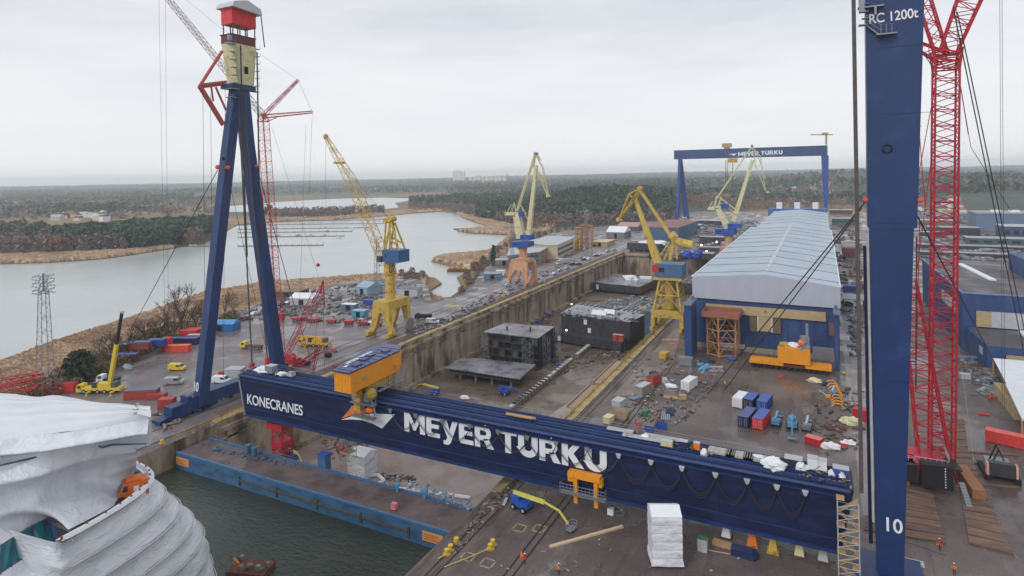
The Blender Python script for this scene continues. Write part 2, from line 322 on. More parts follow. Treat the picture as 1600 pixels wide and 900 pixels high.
# ================================================================== SETTING
WL=-6.0; LO=-5.0
DX0,DX1,DY0,DY1=-139.0,-59.0,-150.0,461.0; FLOOR=-16.5
waterm=pm('sea_water',(176,181,180),.22,0,.05,.01,c2=(166,172,171),c2amt=.5,c2scale=.006,bump=.6,bscale=.3,stretch=(1,1,1),spec=.5)  # pale silty base colour also carries the bay's strong sky reflection
sheet('water',[[(-30000,-400),(30000,-400),(30000,40000),(-30000,40000)],[(DX0-.3,DY0-61),(DX1+.3,DY0-61),(DX1+.3,DY1+.3),(DX0-.3,DY1+.3)]],WL,waterm)
sheet('basin_water',[[(DX0-.3,DY0-61),(DX1+.3,DY0-61),(DX1+.3,95),(DX0-.3,95)]],WL,pm('harbour_water',(50,58,48),.10,0,.12,.05,c2=(58,64,54),c2amt=.5,c2scale=.04,bump=1,bscale=.9,stretch=(1,1.6,1),spec=.5,detail=8))
pz=lambda P,z=LO:[at(x,y,z)[:2] for x,y in P]
coast=pz([(-420,760),(-150,640),(0,572),(60,548),(110,530),(160,516),(205,500),(262,476),(320,459),(420,442),(520,434),(590,430),(650,429),(680,434),(690,442),(672,452),(676,465),(704,464),(724,449),(714,433),(732,424),(700,414),(674,407),(690,400),(763,393),(775,386),(798,367),(792,363),(730,363),(714,359),(750,356),(764,353),(740,346),(722,339),(715,333),(690,330),(640,333),(600,337),(520,343),(430,346),(370,351),(330,374),(318,380),(270,387),(200,398),(150,404),(75,409),(0,411),(-200,418),(-900,440)])
farc=[(-24000,2500),(-24000,38000),(22000,38000),(22000,-300),(-400,-300)]
lagoon=pz([(345,322),(430,315),(520,310),(600,308),(660,310),(618,317),(624,324),(560,331),(430,331),(345,331)])
basin=[(DX0-.02,DY0-60),(DX1+.02,DY0-60),(DX1+.02,DY1+.02),(DX0-.02,DY1+.02)]
sheet('lowland_ground',[coast+farc,lagoon,basin],LO,lowm,skirt=1.3)
qe=pz([(-520,960),(-160,700),(0,648),(60,624),(118,606),(178,578),(238,548),(300,520),(345,500),(440,462),(520,444),(596,436),(652,436),(668,446),(674,468),(705,468),(728,455),(744,436),(752,424),(790,394),(862,364),(960,351),(1006,338),(1060,330)],0)
quay=qe+[(300,980),(420,980),(420,-215),(-300,-215)]
sheet('quay_ground',[quay,[(DX0,DY0-50),(DX1,DY0-50),(DX1,DY1),(DX0,DY1)]],0,quaym,skirt=5.2)
# left yard asphalt, road, right pavement sheets
sheet('left_yard_paving',[pz([(-520,965),(-155,712),(0,655),(60,630),(180,584),(240,556),(345,508),(440,470),(520,452),(596,446),(650,452),(662,474),(704,474)],0)+[(-176,262),(-146,262),(-143,150),(-143,-60)]],.004,yardm)
sheet('road',[pz([(640,482),(690,470),(728,461),(800,432),(900,398),(960,372),(1010,346),(1050,338)],.01)+[(-146,800),(-148,500),(-146,240)]],.009,roadm)
sheet('pale_road_strip',[[(5.5,125),(13.5,125),(12,700),(4.6,700)]],.006,roadm)
sheet('dock_side_pavement',[[(-58.3,160),(-45,168),(-44.6,202),(-58.3,300)]],.006,pm('worn_pavement',(132,118,110),.5,0,.25,.3,c2=(106,92,86),c2amt=.5,c2scale=.12,wet=.2,stretch=(1,.4,1)))
# dock pit
fl=M(); fl.add([(DX0,100,FLOOR),(DX1,100,FLOOR),(DX1,DY1,FLOOR),(DX0,DY1,FLOOR)],[(0,1,2,3)]); struct('dock_floor',fl,dockfloor)
sheet('dock_floor_slab',[[(-137,101),(-61,101),(-61,147),(-82,149),(-98,160),(-137,150)]],FLOOR+.006,slabm)
sheet('dock_floor_pale_panel',[[(-84,160),(-66,158),(-64,214),(-76,214)]],FLOOR+.01,slabm)
def dockside(x,s,name):
    mb=M(); yy=DY0-60
    mb.add([(x,yy,0),(x,DY1,0),(x,DY1,FLOOR-.5),(x,yy,FLOOR-.5)],[(0,1,2,3)])
    for y in (108,140,171,188,222,250,283,310,345,372,402,430):
        mb.box(x+s*-.3,y,FLOOR,.6,1.5 if y%3 else 3.4,-FLOOR-2.2)
    mb.box(x+s*-.6,(104+DY1)/2,-2.2,1.2,DY1-104,1.0); mb.box(x+s*-.3,(104+DY1)/2,-4.6,.6,DY1-104,.5)
    mb.box(x+s*-.9,(104+DY1)/2,FLOOR,1.8,DY1-104,1.2)
    return struct(name,mb,dockwall)
dockside(DX0,-1,'dock_wall'); dockside(DX1,1,'dock_wall_right')
e=M(); e.add([(DX0,DY1,0),(DX1,DY1,0),(DX1,DY1,FLOOR),(DX0,DY1,FLOOR)],[(0,1,2,3)])
for x in range(-135,-60,8): e.box(x,DY1-.4,FLOOR,1.4,.8,14)
e.box(-99,DY1-.8,-2,80,1.6,1.2); struct('dock_head_wall',e,dockwall)
for x,s,n in ((DX0,-1,'dock_coping'),(DX1,1,'dock_coping_right')):
    mb=M(); y=104
    while y<DY1: mb.box(x+s*1.1,y+2.95,0,2.2,5.9,.35+.06*rng.random()); y+=6
    struct(n,mb,coping)
mb=M()
for x in (-142.6,-149.5,-155.9,-160.2,-56.1,-54.6,-45.0,-43.7): mb.box(x,(-40+520)/2 if x<-100 else 80,.012,.28,560 if x<-100 else (250 if x<-50 else 240),.05)
struct('crane_rail',mb,railm)
mb=M(); mb.add([(-58.6,-60,.012),(-53,-60,.012),(-53,300,.012),(-58.6,300,.012)],[(0,1,2,3)]); struct('rail_apron',mb,pm('rail_apron_concrete',(104,92,86),.6,0,.35,.5,c2=(72,62,58),c2amt=.5,c2scale=.4,stretch=(1,.15,1),wet=.2))
mb=M(); mb.add([(-146.5,108,.014),(-141.4,108,.014),(-141.4,460,.014),(-146.5,460,.014)],[(0,1,2,3)]); struct('left_rail_apron',mb,pm('rusty_apron',(112,86,76),.7,0,.4,.5,c2=(70,60,58),c2amt=.5,c2scale=.5,stretch=(1,.15,1)))
# paint lines, manhole frames on the right quay
mb=M()
for (p,q) in (((1490,480),(1540,860)),((1316,470),(1345,700))): 
    a,b_=at(*p),at(*q); mb.bar((a.x,a.y,.02),(b_.x,b_.y,.02),.15,.012)
for (px,py) in ((812,825),(843,826),(762,880),(731,870)):
    a=at(px,py)
    for dx,dy,sx,sy in ((0,-1,2.2,.3),(0,1,2.2,.3),(-1,0,.3,2.2),(1,0,.3,2.2)): mb.box(a.x+dx,a.y+dy,.005,sx,sy,.03)
struct('painted_marking',mb,pm('faded_line',(150,132,110),.7,0,.3,1))
# hills / far ground
def bumps(x,y):
    d=x*Fx+y*Fy; l=x*Rx+y*Ry; px=CX+FPX*l/max(d,1)
    g=lambda cx,cd,sx,sd,h:h*math.exp(-((px-cx)/sx)**2-((d-cd)/sd)**2)
    h=g(930,1150,100,260,26)+g(1330,2100,120,500,36)+g(1560,1500,150,500,30)+g(1050,1300,90,400,14)
    st=2350 if px<700 else 1500+0*(px-700); k=min(1,max(0,(d-st)/900))
    n=noise.noise(Vector((x/1300,y/1300,3.1)))+.5*noise.noise(Vector((x/480,y/480,7)))
    h+=k*(8+13*n+ (9 if d>4000 else 0)*min(1,(d-4000)/3000 if d>4000 else 0)+ (14*min(1,(px-650)/500) if px>650 else 0))
    h+=max(0,min(1,(d-5000)/3200))*(26+13*noise.noise(Vector((x/1900,1.2,y/5200))))
    return max(-1.0,h)
ds=np.concatenate([np.linspace(620,2400,46),np.geomspace(2460,8800,60)]); ls=np.linspace(-1300,2700,260)
V=[];nd=len(ds);nl=len(ls)
for d in ds:
    for l in ls:
        ll=(l-CX)/FPX*d; x=d*Fx+ll*Rx; y=d*Fy+ll*Ry; V.append((x,y,-7+bumps(x,y)*1.0))
F_=[(i*nl+j,i*nl+j+1,(i+1)*nl+j+1,(i+1)*nl+j) for i in range(nd-1) for j in range(nl-1)]
hl=npmesh('hills',V,F_,hillm); hl.data.polygons.foreach_set('use_smooth',[True]*len(F_)); tag(hl,kind='structure')
gz=lambda x,y:max(LO,-7+bumps(x,y))
# ------------------------------------------------------------------ vegetation masses
def crownquads(C,Hh,Wd,n,conical=False,lo=.25,sz=.16):
    """many small leaf faces spread through each crown's volume"""
    T=len(C); C=np.repeat(C,n,0); Hh=np.repeat(Hh,n); Wd=np.repeat(Wd,n); K=len(C)
    t=rng.random(K)**(1.3 if conical else .8); ang=rng.random(K)*6.283; rr_=np.sqrt(rng.random(K))
    prof=(1-t)*.95+.12 if conical else np.sqrt(np.clip(1-(t*1.75-.85)**2,0.05,1))
    P=C.copy(); P[:,0]+=np.cos(ang)*rr_*prof*Wd/2; P[:,1]+=np.sin(ang)*rr_*prof*Wd/2; P[:,2]+=Hh*(lo+(1-lo)*t)
    a=rng.normal(size=(K,3)); a/=np.linalg.norm(a,axis=1)[:,None]; b_=np.cross(a,rng.normal(size=(K,3))); b_/=np.linalg.norm(b_,axis=1)[:,None]
    s=(Hh*sz*(.6+.8*rng.random(K)))[:,None]; V=np.stack([P-a*s-b_*s*.6,P+a*s-b_*s*.5,P+a*s*.8+b_*s*.6,P-a*s*.7+b_*s*.5],1).reshape(-1,3)
    return V,np.arange(K*4).reshape(-1,4)
def scatter(poly,n,jit=0,z=LO):
    xs=[p[0] for p in poly]; ys=[p[1] for p in poly]; out=[]
    while len(out)<n:
        x=random.uniform(min(xs),max(xs)); y=random.uniform(min(ys),max(ys))
        if inpoly(x,y,poly): a=at(x,y,z); out.append((a.x,a.y,max(z,gz(a.x,a.y)) if a.length>600 else z))
    return np.array(out)
def wood(name,poly,n,h,wr,k,mat,conical=False,lo=.2,sz=.15,pts=None):
    C=scatter(poly,n) if pts is None else pts; Hh=h*(.7+.5*rng.random(len(C))); V,F=crownquads(C,Hh,Hh*wr,k,conical,lo,sz); return tag(npmesh(name,V,F,mat),kind='stuff')
pen=[(-60,398),(0,399),(90,396),(150,391),(225,391),(300,380),(330,369),(345,366),(345,361),(300,358),(230,362),(150,366),(60,362),(-60,360)]
wood('pine_forest',[(95,390),(150,391),(225,391),(300,380),(330,369),(335,364),(300,360),(230,366),(150,376),(100,378)],900,19,.6,60,pinem,lo=.25,sz=.085)
wood('birch_forest',[(-60,398),(0,400),(90,398),(190,393),(300,384),(320,378),(150,380),(90,374),(60,362),(-60,360)],420,15,.5,60,birchm,lo=.1,sz=.07)
wood('pine_forest',[(-60,385),(60,386),(110,380),(100,368),(40,362),(-60,366)],160,16,.6,55,pinem,sz=.09)
wood('birch_forest',[(425,342),(520,340),(600,334),(600,330),(520,334),(425,337)],300,14,.5,40,birchm,lo=.05,sz=.08)
wood('pine_forest',[(742,343),(800,348),(870,350),(1000,350),(1060,345),(1060,300),(960,292),(860,296),(800,308),(745,326)],2300,17,.6,34,pinem,lo=.2,sz=.11)
wood('birch_forest',[(640,330),(700,329),(740,340),(800,352),(870,354),(960,354),(1060,350),(1060,338),(960,346),(870,348),(760,336),(700,320),(640,322)],700,13,.6,34,birchm,lo=.05,sz=.09)
wood('autumn_wood',[(800,366),(830,357),(870,354),(965,350),(1045,340),(1050,332),(1160,330),(1340,322),(1340,300),(1070,305),(1050,325),(960,345)],900,10,.8,34,autm,lo=.02,sz=.1)
wood('pine_forest',[(640,325),(760,322),(760,312),(640,314)],400,16,.6,24,pinem,sz=.12)
# rest of the country behind: many simple crowns, thinned where fields lie
fields=[[(380,322),(430,304),(640,302),(660,309),(520,307),(380,314)],[(270,350),(300,338),(400,328),(400,344),(300,352)],[(600,302),(700,300),(700,306),(600,308)],[(420,350),(620,338),(700,331),(700,326),(600,330)],[(300,305),(345,303),(345,309),(305,310)],[(80,338),(170,336),(170,347),(80,347)]]
P1=[];P2=[];P3=[]
while len(P1)+len(P2)+len(P3)<46000:
    px=random.uniform(-250,1850); v=1/random.uniform(1/62.,1/7.7)
    d=FPX*(H-LO)/v
    if d<1150 or (px<700 and 0): continue
    l=(px-CX)/FPX*d; x=d*Fx+l*Rx; y=d*Fy+l*Ry
    yy=CY+v*math.cos(ROLL)-(px-CX)*.02
    if any(inpoly(px,yy,q) for q in fields): continue
    if px<760 and v>38 and px>200 and not(px<420 and v>44): continue
    if 345<px<665 and 306<yy<333: continue
    n=noise.noise(Vector((x/260,y/260,0)))+.35*noise.noise(Vector((x/60,y/60,9)))
    if n<-.32 and d<4500: continue
    (P1 if n>-.02 else P2).append((x,y,gz(x,y)))
wood('far_pine_forest',None,0,15,.75,9,pinem,lo=.1,sz=.24,pts=np.array(P1))
wood('far_birch_forest',None,0,11,.8,9,birchm,lo=.0,sz=.24,pts=np.array(P2))
# reeds
def reeds(name,poly,n,h,z=LO):
    C=scatter(poly,n,z=z); C[:,2]=z-.3; K=len(C); ang=rng.random(K)*3.14; wv=.35+.7*rng.random(K); hh=h*(.6+.6*rng.random(K))*(1+0*K)
    d=np.linalg.norm(C[:,:2],axis=1); wv=wv*(d/220.)
    a=np.stack([np.cos(ang)*wv,np.sin(ang)*wv,0*ang],1); ln=rng.normal(size=(K,3))*.25; ln[:,2]=0; up=np.stack([0*hh,0*hh,hh],1)+ln
    V=np.stack([C-a,C+a,C+a*.6+up,C-a*.6+up],1).reshape(-1,3); return tag(npmesh(name,V,np.arange(K*4).reshape(-1,4),reedm),kind='stuff')
reeds('reeds',[(-60,600),(0,574),(60,550),(110,532),(205,502),(320,461),(420,444),(590,432),(650,431),(668,434),(660,450),(600,446),(520,452),(440,470),(345,506),(300,522),(238,550),(178,580),(118,606),(60,622),(0,650),(-60,680)],60000,2.6)
reeds('reeds',[(676,407),(690,401),(763,394),(778,386),(798,368),(792,392),(760,412),(735,416),(712,413)],12000,2.4)
reeds('reeds',[(732,363),(716,360),(752,357),(766,353),(742,346),(724,339),(716,333),(740,330),(800,344),(870,351),(850,362),(795,366)],14000,2.6)
reeds('reeds',[(0,411),(75,409),(150,404),(200,398),(270,387),(262,383),(200,392),(100,396),(0,400)],9000,2.6)
reeds('reeds',[(350,352),(430,346),(520,343),(600,337),(640,333),(690,330),(690,326),(600,331),(430,340),(350,344)],9000,2.6)
reeds('reeds',[(668,452),(675,466),(690,470),(682,474),(664,470),(660,452)],1500,2.4)
# ================================================================== BIG NEW GANTRY CRANE, PARTLY ASSEMBLED
def strip(pts,t):                     # thick poly-line outline as quads (u,v)
    L_=[];R_=[]
    n=len(pts)
    for i,p in enumerate(pts):
        p=Vector(p); a=Vector(pts[max(0,i-1)]); b=Vector(pts[min(n-1,i+1)]); d=(b-a).normalized(); nn=Vector((-d.y,d.x)); k=1
        if 0<i<n-1:
            d1=(p-a).normalized(); k=1/max(.6,nn.dot(Vector((-d1.y,d1.x))))
        L_.append(p+nn*t/2*k); R_.append(p-nn*t/2*k)
    return [[L_[i],R_[i],R_[i+1],L_[i+1]] for i in range(n-1)]
def arc(cx,cy,rx,ry,a0,a1,n=8): return [(cx+rx*math.cos(rad(a0+(a1-a0)*i/n)),cy+ry*math.sin(rad(a0+(a1-a0)*i/n))) for i in range(n+1)]
W_=.27
GL={
'M':([[(0,0),(W_,0),(W_,.60),(.50,.12),(.62,.12),(.86,.60),(.86,0),(1.13,0),(1.13,1),(.86,1),(.56,.42),(.25,1),(0,1)]],1.13),
'E':([[(.10,0),(.72,0),(.72,.2),(.30,.2),(.27,.24),(.27,.41),(.68,.41),(.68,.6),(.27,.6),(.27,.77),(.30,.8),(.72,.8),(.72,1),(.14,1),(.03,.93),(0,.84),(0,.12)]],.72),
'Y':([[(.12,-.22),(.36,-.22),(.48,-.12),(.90,1),(.62,1),(.44,.46),(.26,1),(-.04,1),(.31,.12),(.24,-.03),(.12,-.03)]],.84),
'T':([[(.27,0),(.54,0),(.54,.8),(.80,.8),(.80,1),(0,1),(0,.8),(.27,.8)]],.80),
'U':(strip([(.135,1),(.135,.4)]+arc(.44,.40,.305,.27,180,360,10)+[(.745,1)],W_),.88),
'R':([[(0,0),(.26,0),(.26,1),(0,1)],[(.40,.40),(.62,0),(.93,0),(.66,.44)]]+strip([(.26,.89),(.48,.89)]+arc(.48,.665,.20,.225,90,-90,8)+[(.262,.44)],.22),.90),
'K':([[(0,0),(W_,0),(W_,1),(0,1)],[(.275,.44),(.60,0),(.93,0),(.50,.56),(.84,1),(.54,1),(.275,.66)]],.90),
}
def glyphs(text,o,U,Vv,size,gap=.10,space=.35,depth=.05,sx=1.0):
    """flat lettering standing proud of a plane: origin o, unit vectors U (reading) and Vv (up)"""
    mb=M(); U,Vv=Vector(U),Vector(Vv); nrm=U.cross(Vv); x=0
    for ch in text:
        if ch==' ': x+=space; continue
        ps,w_=GL[ch]
        for p in ps: mb.ext([Vector(o)+U*((x+a)*size*sx)+Vv*(b_*size) for a,b_ in p],nrm*depth)
        x+=w_+gap
    return mb,x*size*sx
def textobj(name,body,o,U,Vv,size,mat,parent,off=0.0,sx=1.0,spacing=1.0):
    cu=bpy.data.curves.new(name,'FONT'); cu.body=body; cu.size=size; cu.extrude=.02; cu.offset=off; cu.space_character=spacing
    tmp=bpy.data.objects.new('tmp',cu); sc.collection.objects.link(tmp); bpy.context.view_layer.update(); me=bpy.data.meshes.new_from_object(tmp.evaluated_get(bpy.context.evaluated_depsgraph_get())); bpy.data.objects.remove(tmp); me.materials.clear(); me.materials.append(mat); me.name=name; ob=bpy.data.objects.new(name,me); sc.collection.objects.link(ob)
    U=Vector(U).normalized(); Vv=Vector(Vv).normalized(); n=U.cross(Vv)
    mm=Matrix.Identity(4)
    for i in range(3): mm[i][0]=U[i]*sx; mm[i][1]=Vv[i]; mm[i][2]=n[i]
    mm.translation=Vector(o)-Vector(parent.location); ob.parent=parent; ob.matrix_local=mm; return ob
letw=pm('lettering_white',(226,229,234),.5,0,.04,.5)
GY0,GY1=105.5,112.4; GX0,GX1=-131.4,2.6; GZ0,GZ1=3.1,13.0
g=thing('bridge_girder','huge navy gantry crane girder with white lettering lying across the dry dock','crane girder',(GX0,GY0,GZ0))
mb=M(); P=[(-132.6,GZ1),(-130.4,GZ0),(GX1-1.0,GZ0),(GX1+.9,GZ1)]
mb.ext([(x,GY0,z) for x,z in P],(0,GY1-GY0,0)); mb.b('body',navy2,g)
mb=M(); mb.ext([(-132.95,GY0-.25,GZ1+.1),(-130.7,GY0-.25,GZ0-.1),(-130.2,GY0-.25,GZ0-.1),(-132.4,GY0-.25,GZ1+.1)],(0,GY1-GY0+.5,0)); mb.b('end_plate',grey,g)
for k in range(11): M().box(-121+k*11.6,GY0-.012,GZ0+.4,.07,.02,8.2).b('plate_seam',pm('seam_blue',(26,42,84),.5),g)
mb=M(); mb.box(-64.4,GY0-.22,GZ0-.15,131.5,.44,.5); mb.box(-64.4,GY0-.1,GZ0+1.9,131.5,.2,.14); mb.b('lower_flange',navy,g)
mb=M(); mb.box(-64.8,GY0-.3,GZ1-1.15,134.6,.6,.22); mb.tube((-132,GY0-.35,GZ1-.1),(3,GY0-.35,GZ1-.1),.3,8); mb.b('upper_flange',navy,g)
for k in range(5): 
    y=GY0+1.0+k*1.25; mb=M(); mb.box(-64.9,y,GZ1,135,.42,.42); mb.box(-64.9,y,GZ1+.42,135,.16,.14); mb.b('deck_rail',navy if k%2 else pm('worn_rail',(64,80,124),.35,.3,.25,.3,stretch=(.3,1,1)),g)
mb=M()
for k in range(90): mb.tube((GX0+1.5*k,GY1+.2,GZ1),(GX0+1.5*k,GY1+.2,GZ1+1.1),.035,3)
mb.tube((GX0,GY1+.2,GZ1+1.1),(GX1,GY1+.2,GZ1+1.1),.04,3); mb.tube((GX0,GY1+.2,GZ1+.6),(GX1,GY1+.2,GZ1+.6),.03,3); mb.b('handrail',grey,g)
mb,_=glyphs('MEYER TURKU',(-80.9,GY0-.01,7.55),(1,0,0),(0,0,1),4.55,gap=.075,space=.22,sx=1.0)
wd=_; 
k=(45.6)/wd
mb,_=glyphs('MEYER TURKU',(-80.9,GY0-.01,7.55),(1,0,0),(0,0,1),4.45,gap=.075,space=.22,sx=k*4.55/4.45); mb.b('lettering',letw,g,label='large white bold shipyard name')
textobj('lettering','KONECRANES',(-129.9,GY0-.02,6.0),(1,0,0),(0,0,1),3.45,letw,g,off=.045,sx=.86)
# emblem: orange fin over a white wing
def pw(px,py): 
    v=oy(px,py,GY0); return (v.x,v.z)
wing=[pw(*q) for q in ((533,656),(548,651),(566,648),(585,646),(617,647.5),(597,669.5),(583,662),(566,656.5),(548,655))]
fin=[pw(*q) for q in ((534,654),(545,641.5),(550,634),(578,640),(572,645),(556,647.5),(545,650))]
mb=M(); mb.ext([(x,GY0-.01,z) for x,z in wing],(0,-.05,0)); mb.b('emblem_wing',letw,g)
mb=M(); mb.ext([(x,GY0-.01,z) for x,z in fin],(0,-.05,0)); mb.b('emblem_fin',oran,g)
# festoon cables and their carriers
cx=[-83.6]
xs=[oy(px,650,GY0).x for px in (613,652,693,736,780,825,870,918,967,1017,1065,1117,1166,1212,1256)]
for i,x in enumerate(xs):
    mb=M(); mb.box(x,GY0-.55,GZ1-1.35,.9,.5,.35); mb.box(x,GY0-.6,GZ1-1.9,.35,.3,.6); mb.box(x-.25,GY0-.6,GZ1-1.7,.12,.5,.4); mb.box(x+.25,GY0-.6,GZ1-1.7,.12,.5,.4); mb.b('cable_carrier',lgrey if i>7 else grey,g)
for a,b_ in zip(xs,xs[1:]):
    mb=M()
    for k,dip in enumerate((2.9,3.2) if a<-37 else (3.4,3.7,4.1)):
        pts=[]
        for t in range(13):
            s=t/12; pts.append((a+(b_-a)*(s**.9 if True else s),GY0-.5-.06*k,GZ1-1.75-dip*(math.sin(math.pi*s)**.8)*(1.05-.1*s)))
        mb.path(pts,.06,4)
    mb.b('festoon_cable',pm('festoon_grey',(62,60,64),.6) if a<-37 else pm('brown_cable',(48,38,44),.6),g)
# ---- left A-frame leg
AX0,AX1=-153.5,-150.0
lg=thing('gantry_a_frame','tall navy A-frame crane leg with red and cream top section, number 10 on its foot','crane leg',(-152,118,0))
def frame(mb,a,b_,xa=AX0,xb=AX1):      # a,b: lists of (y,z) left/right lines -> slanted box
    mb.ext([(xb,y,z) for y,z in a+b_],(xa-xb,0,0))
mb=M(); mb.ext([(AX1,106.6,1.5),(AX1,109.5,1.5),(AX1,120.1,72.6),(AX1,122.6,88.5),(AX1,120.0,88.5),(AX1,117.2,72.5)],(-2.7,0,0)); mb.b('leg',navy,lg)
mb=M(); mb.ext([(AX1+.02,124.9,88.5),(AX1+.02,121.6,88.5),(AX1+.02,122.9,72.9),(AX1+.02,132.9,2),(AX1+.02,136.6,2),(AX1+.02,126.4,72.9)],(-2.4,0,0)); mb.b('leg',navy,lg)
mb=M(); mb.ext([(AX1-.04,117.9,77),(AX1-.04,124.5,77),(AX1-.04,124.6,88.4),(AX1-.04,120.3,88.4)],(-2.2,0,0)); mb.b('apex_plate',navy,lg)
mb=M(); mb.box(-151.7,122.5,88.5,4.4,8.6,1.4); mb.b('head_girder',navy,lg)
mb=M(); mb.ext([(AX1+.6,120.6,90),(AX1+.6,126.0,90),(AX1+.6,127.2,101.6),(AX1+.6,118.8,101.6)],(-4.6,0,0)); mb.b('head_plate',cream,lg,label='cream tapered top section')
mb=M(); mb.box(AX1+.66,123.4,93.2,.12,1.3,2.1); mb.b('door_panel',dark,lg)
mb=M(); mb.box(-151.9,123,101.6,4.6,8.2,2.4); mb.b('transition_block',pm('dark_red_steel',(104,52,56),.6),lg)
mb=M()
for y in (119.6,122,124.5,127.2):
    for x in (-150,-154): mb.tube((x,y,104),(x,y,107.4),.18,5)
mb.box(-152,123,104,5,8.6,.3); mb.b('jacking_frame',pm('dark_frame',(70,62,66),.6),lg)
cab=M(); cab.box(-152,123.3,107.2,4.6,8.3,4.6)
for k in range(9): cab.box(-149.64,119.6+k*.92,107.4,.1,.25,4.2)
rb=cab.b('winch_house',pm('winch_red',(206,58,62),.5),lg)
mb=M(); mb.ext([(-148.2,118.2,111.8),(-148.2,128.6,111.2),(-148.2,128,113),(-148.2,123.5,114.6),(-148.2,119,113.4)],(-7.2,0,0)); mb.b('canopy',pm('grey_sheet',(188,190,194),.5,0,.1,.6),lg)
pl=M()
for k in range(6):
    z=90+k*2.2; yy=119.9-.17*k; pl.box(-149.2,yy-.5,z,1.4,1.6,.15); pl.tube((-148.6,yy-1.2,z),(-148.6,yy-1.2,z+1.1),.05,3); pl.tube((-148.6,yy+.2,z+1.1),(-148.6,yy-1.2,z+1.1),.05,3); pl.tube((-148.6,yy+.2,z),(-148.6,yy+.2,z+2.2),.06,3)
    yy=126.6+.1*k; pl.box(-149.2,yy+.4,z,1.2,.9,.12); pl.tube((-148.6,yy+.8,z),(-148.6,yy+.8,z+1.1),.05,3)
pl.box(-150,118.8,101.2,2.2,2.4,.3); pl.box(-150,119.4,88.3,2.4,2.6,.2); pl.box(-150,118.6,85.8,2.2,2,.2); pl.box(-150,126.9,88.3,2,1.8,.15); pl.box(-149.6,118.2,102.2,.8,1,1.4)
pl.b('access_platform',grey,lg)
mb=M()
A,B,C_,D=[ox(x,y,-149.4) for x,y in ((313,133),(347,80),(353,128),(350,194))]
mb.tube(A,B,.42); mb.tube(A,C_,.5); mb.tube(A,D,.42)
off=Vector((-4,2.5,0)); A2=A+off; mb.tube(A2,B+off,.35); mb.tube(A2,C_+off,.4); mb.tube(A2,D+off,.35); mb.tube(A,A2,.45); mb.tube(A.lerp(C_,.4),A.lerp(D,.4)+Vector((0,1,0)),.25); mb.tube(ox(337,136,-149.4),ox(353,172,-149.4),.3); mb.b('strand_bracket',pm('bracket_red',(176,84,78),.6),lg)
mb=M(); cpt=[(127.9,111),(128.7,104),(129,101.8)]; mb.path([(-148,y,z) for y,z in cpt],.16,5); mb.path([(-148.5,120.9,101),(-149,121.6,60),(-149.2,122.3,40)],.22,5); mb.path([(-148.5,126.6,100),(-148.9,126.8,60),(-149,127.4,45)],.22,5); mb.b('hose',cablem,lg)
sil=M(); sil.ext([(-150.6,y,z) for y,z in ((96.2,.4),(96.2,-.2+1.4),(99.4,1.6),(99.4,3.6),(104,3.6),(104,5.0),(105,5.0),(105,4.4),(138,4.4),(138,1.2),(112,1.2),(112,.4))],(-3.2,0,0)); sil.b('sill_beam',navy,lg)
for y in (98,101,104.5,109,128,132,136): 
    mb=M(); mb.box(-152.1,y,.05,1.6,2.4,1.2); mb.tube((-150.6,y-.7,.45),(-153.6,y-.7,.45),.42,8); mb.tube((-150.6,y+.7,.45),(-153.6,y+.7,.45),.42,8); mb.b('bogie',pm('bogie_navy',(26,38,84),.5),lg)
textobj('number_mark','10',(AX1-2.55,106.75,5.6),(1,0,0),(0,.12,1),3.3,letw,lg,off=.07,sx=.68)
q2=ox(349,248,AX1); M().tube((AX1,q2.y,q2.z),(AX1+.3,q2.y,q2.z),.5,10).b('port_ring',dark,lg)
for px,py in ((340,261),(400,260),(356,262)):
    M().ball(ox(px,py,AX1+.4),.65).b('guy_anchor',pm('anchor_red',(214,84,74),.5),lg)
# ---- right box leg
rg=thing('gantry_box_leg','massive navy box leg marked RC 1200t and 10, standing at the right','crane leg',(8.6,107,0))
mb=M()
def taper(mb,z0,z1,xa0,xb0,xa1,xb1,y0,y1): mb.add([(xa0,y0,z0),(xb0,y0,z0),(xb0,y1,z0),(xa0,y1,z0),(xa1,y0,z1),(xb1,y0,z1),(xb1,y1,z1),(xa1,y1,z1)],[(3,2,1,0),(4,5,6,7),(0,1,5,4),(1,2,6,5),(2,3,7,6),(3,0,4,7)])
taper(mb,0.6,53,6.45,9.85,6.35,12.0,107,109.6); mb.b('leg_shaft',navy,rg)
mb=M(); taper(mb,53.01,104,6.1,12.4,6.5,14.6,107,109.8); mb.b('leg_upper_shaft',navy,rg)
mb=M(); mb.box(7.1-1.05,107.9,8,.28,1.4,44); mb.b('pale_edge_duct',lgrey,rg)
mb=M(); mb.box(5.75,108.8,4,.5,1.0,46); mb.b('edge_shade_strip',pm('shade_navy',(16,26,66),.5),rg)  # darker navy strip paints the shade on the leg's left side
textobj('number_mark','10',(7.25,106.97,7.25),(1,0,0),(0,0,1),2.9,letw,rg,off=.045,sx=.9)
textobj('load_mark','RC 1200t',(6.75,106.96,83.9),(1,0,.045),(-.0,0,1),2.0,letw,rg,off=.03,sx=.80)
c0=oy(1386,232,107); mb=M()
pts=[(c0.x+.62*math.cos(t*math.pi/8),106.85,c0.z+.62*math.sin(t*math.pi/8)) for t in range(17)]; mb.path(pts,.13,5); mb.b('port_ring',pm('ring_navy',(22,32,70),.5),rg)
mb=M()
a,b_=oy(1353,40,106.6),oy(1376,56,106.6); mb.bar(a,b_,.5,.15); mb.box(a.x-.4,106.4,a.z,1.2,1.2,.12); mb.box(b_.x+.7,106.3,b_.z,2.6,1.4,.18)
for dx in (0,.7,1.4): 
    for zz in (0,): mb.tube((b_.x+dx,105.8,b_.z),(b_.x+dx,105.8,b_.z+1.5),.05,3)
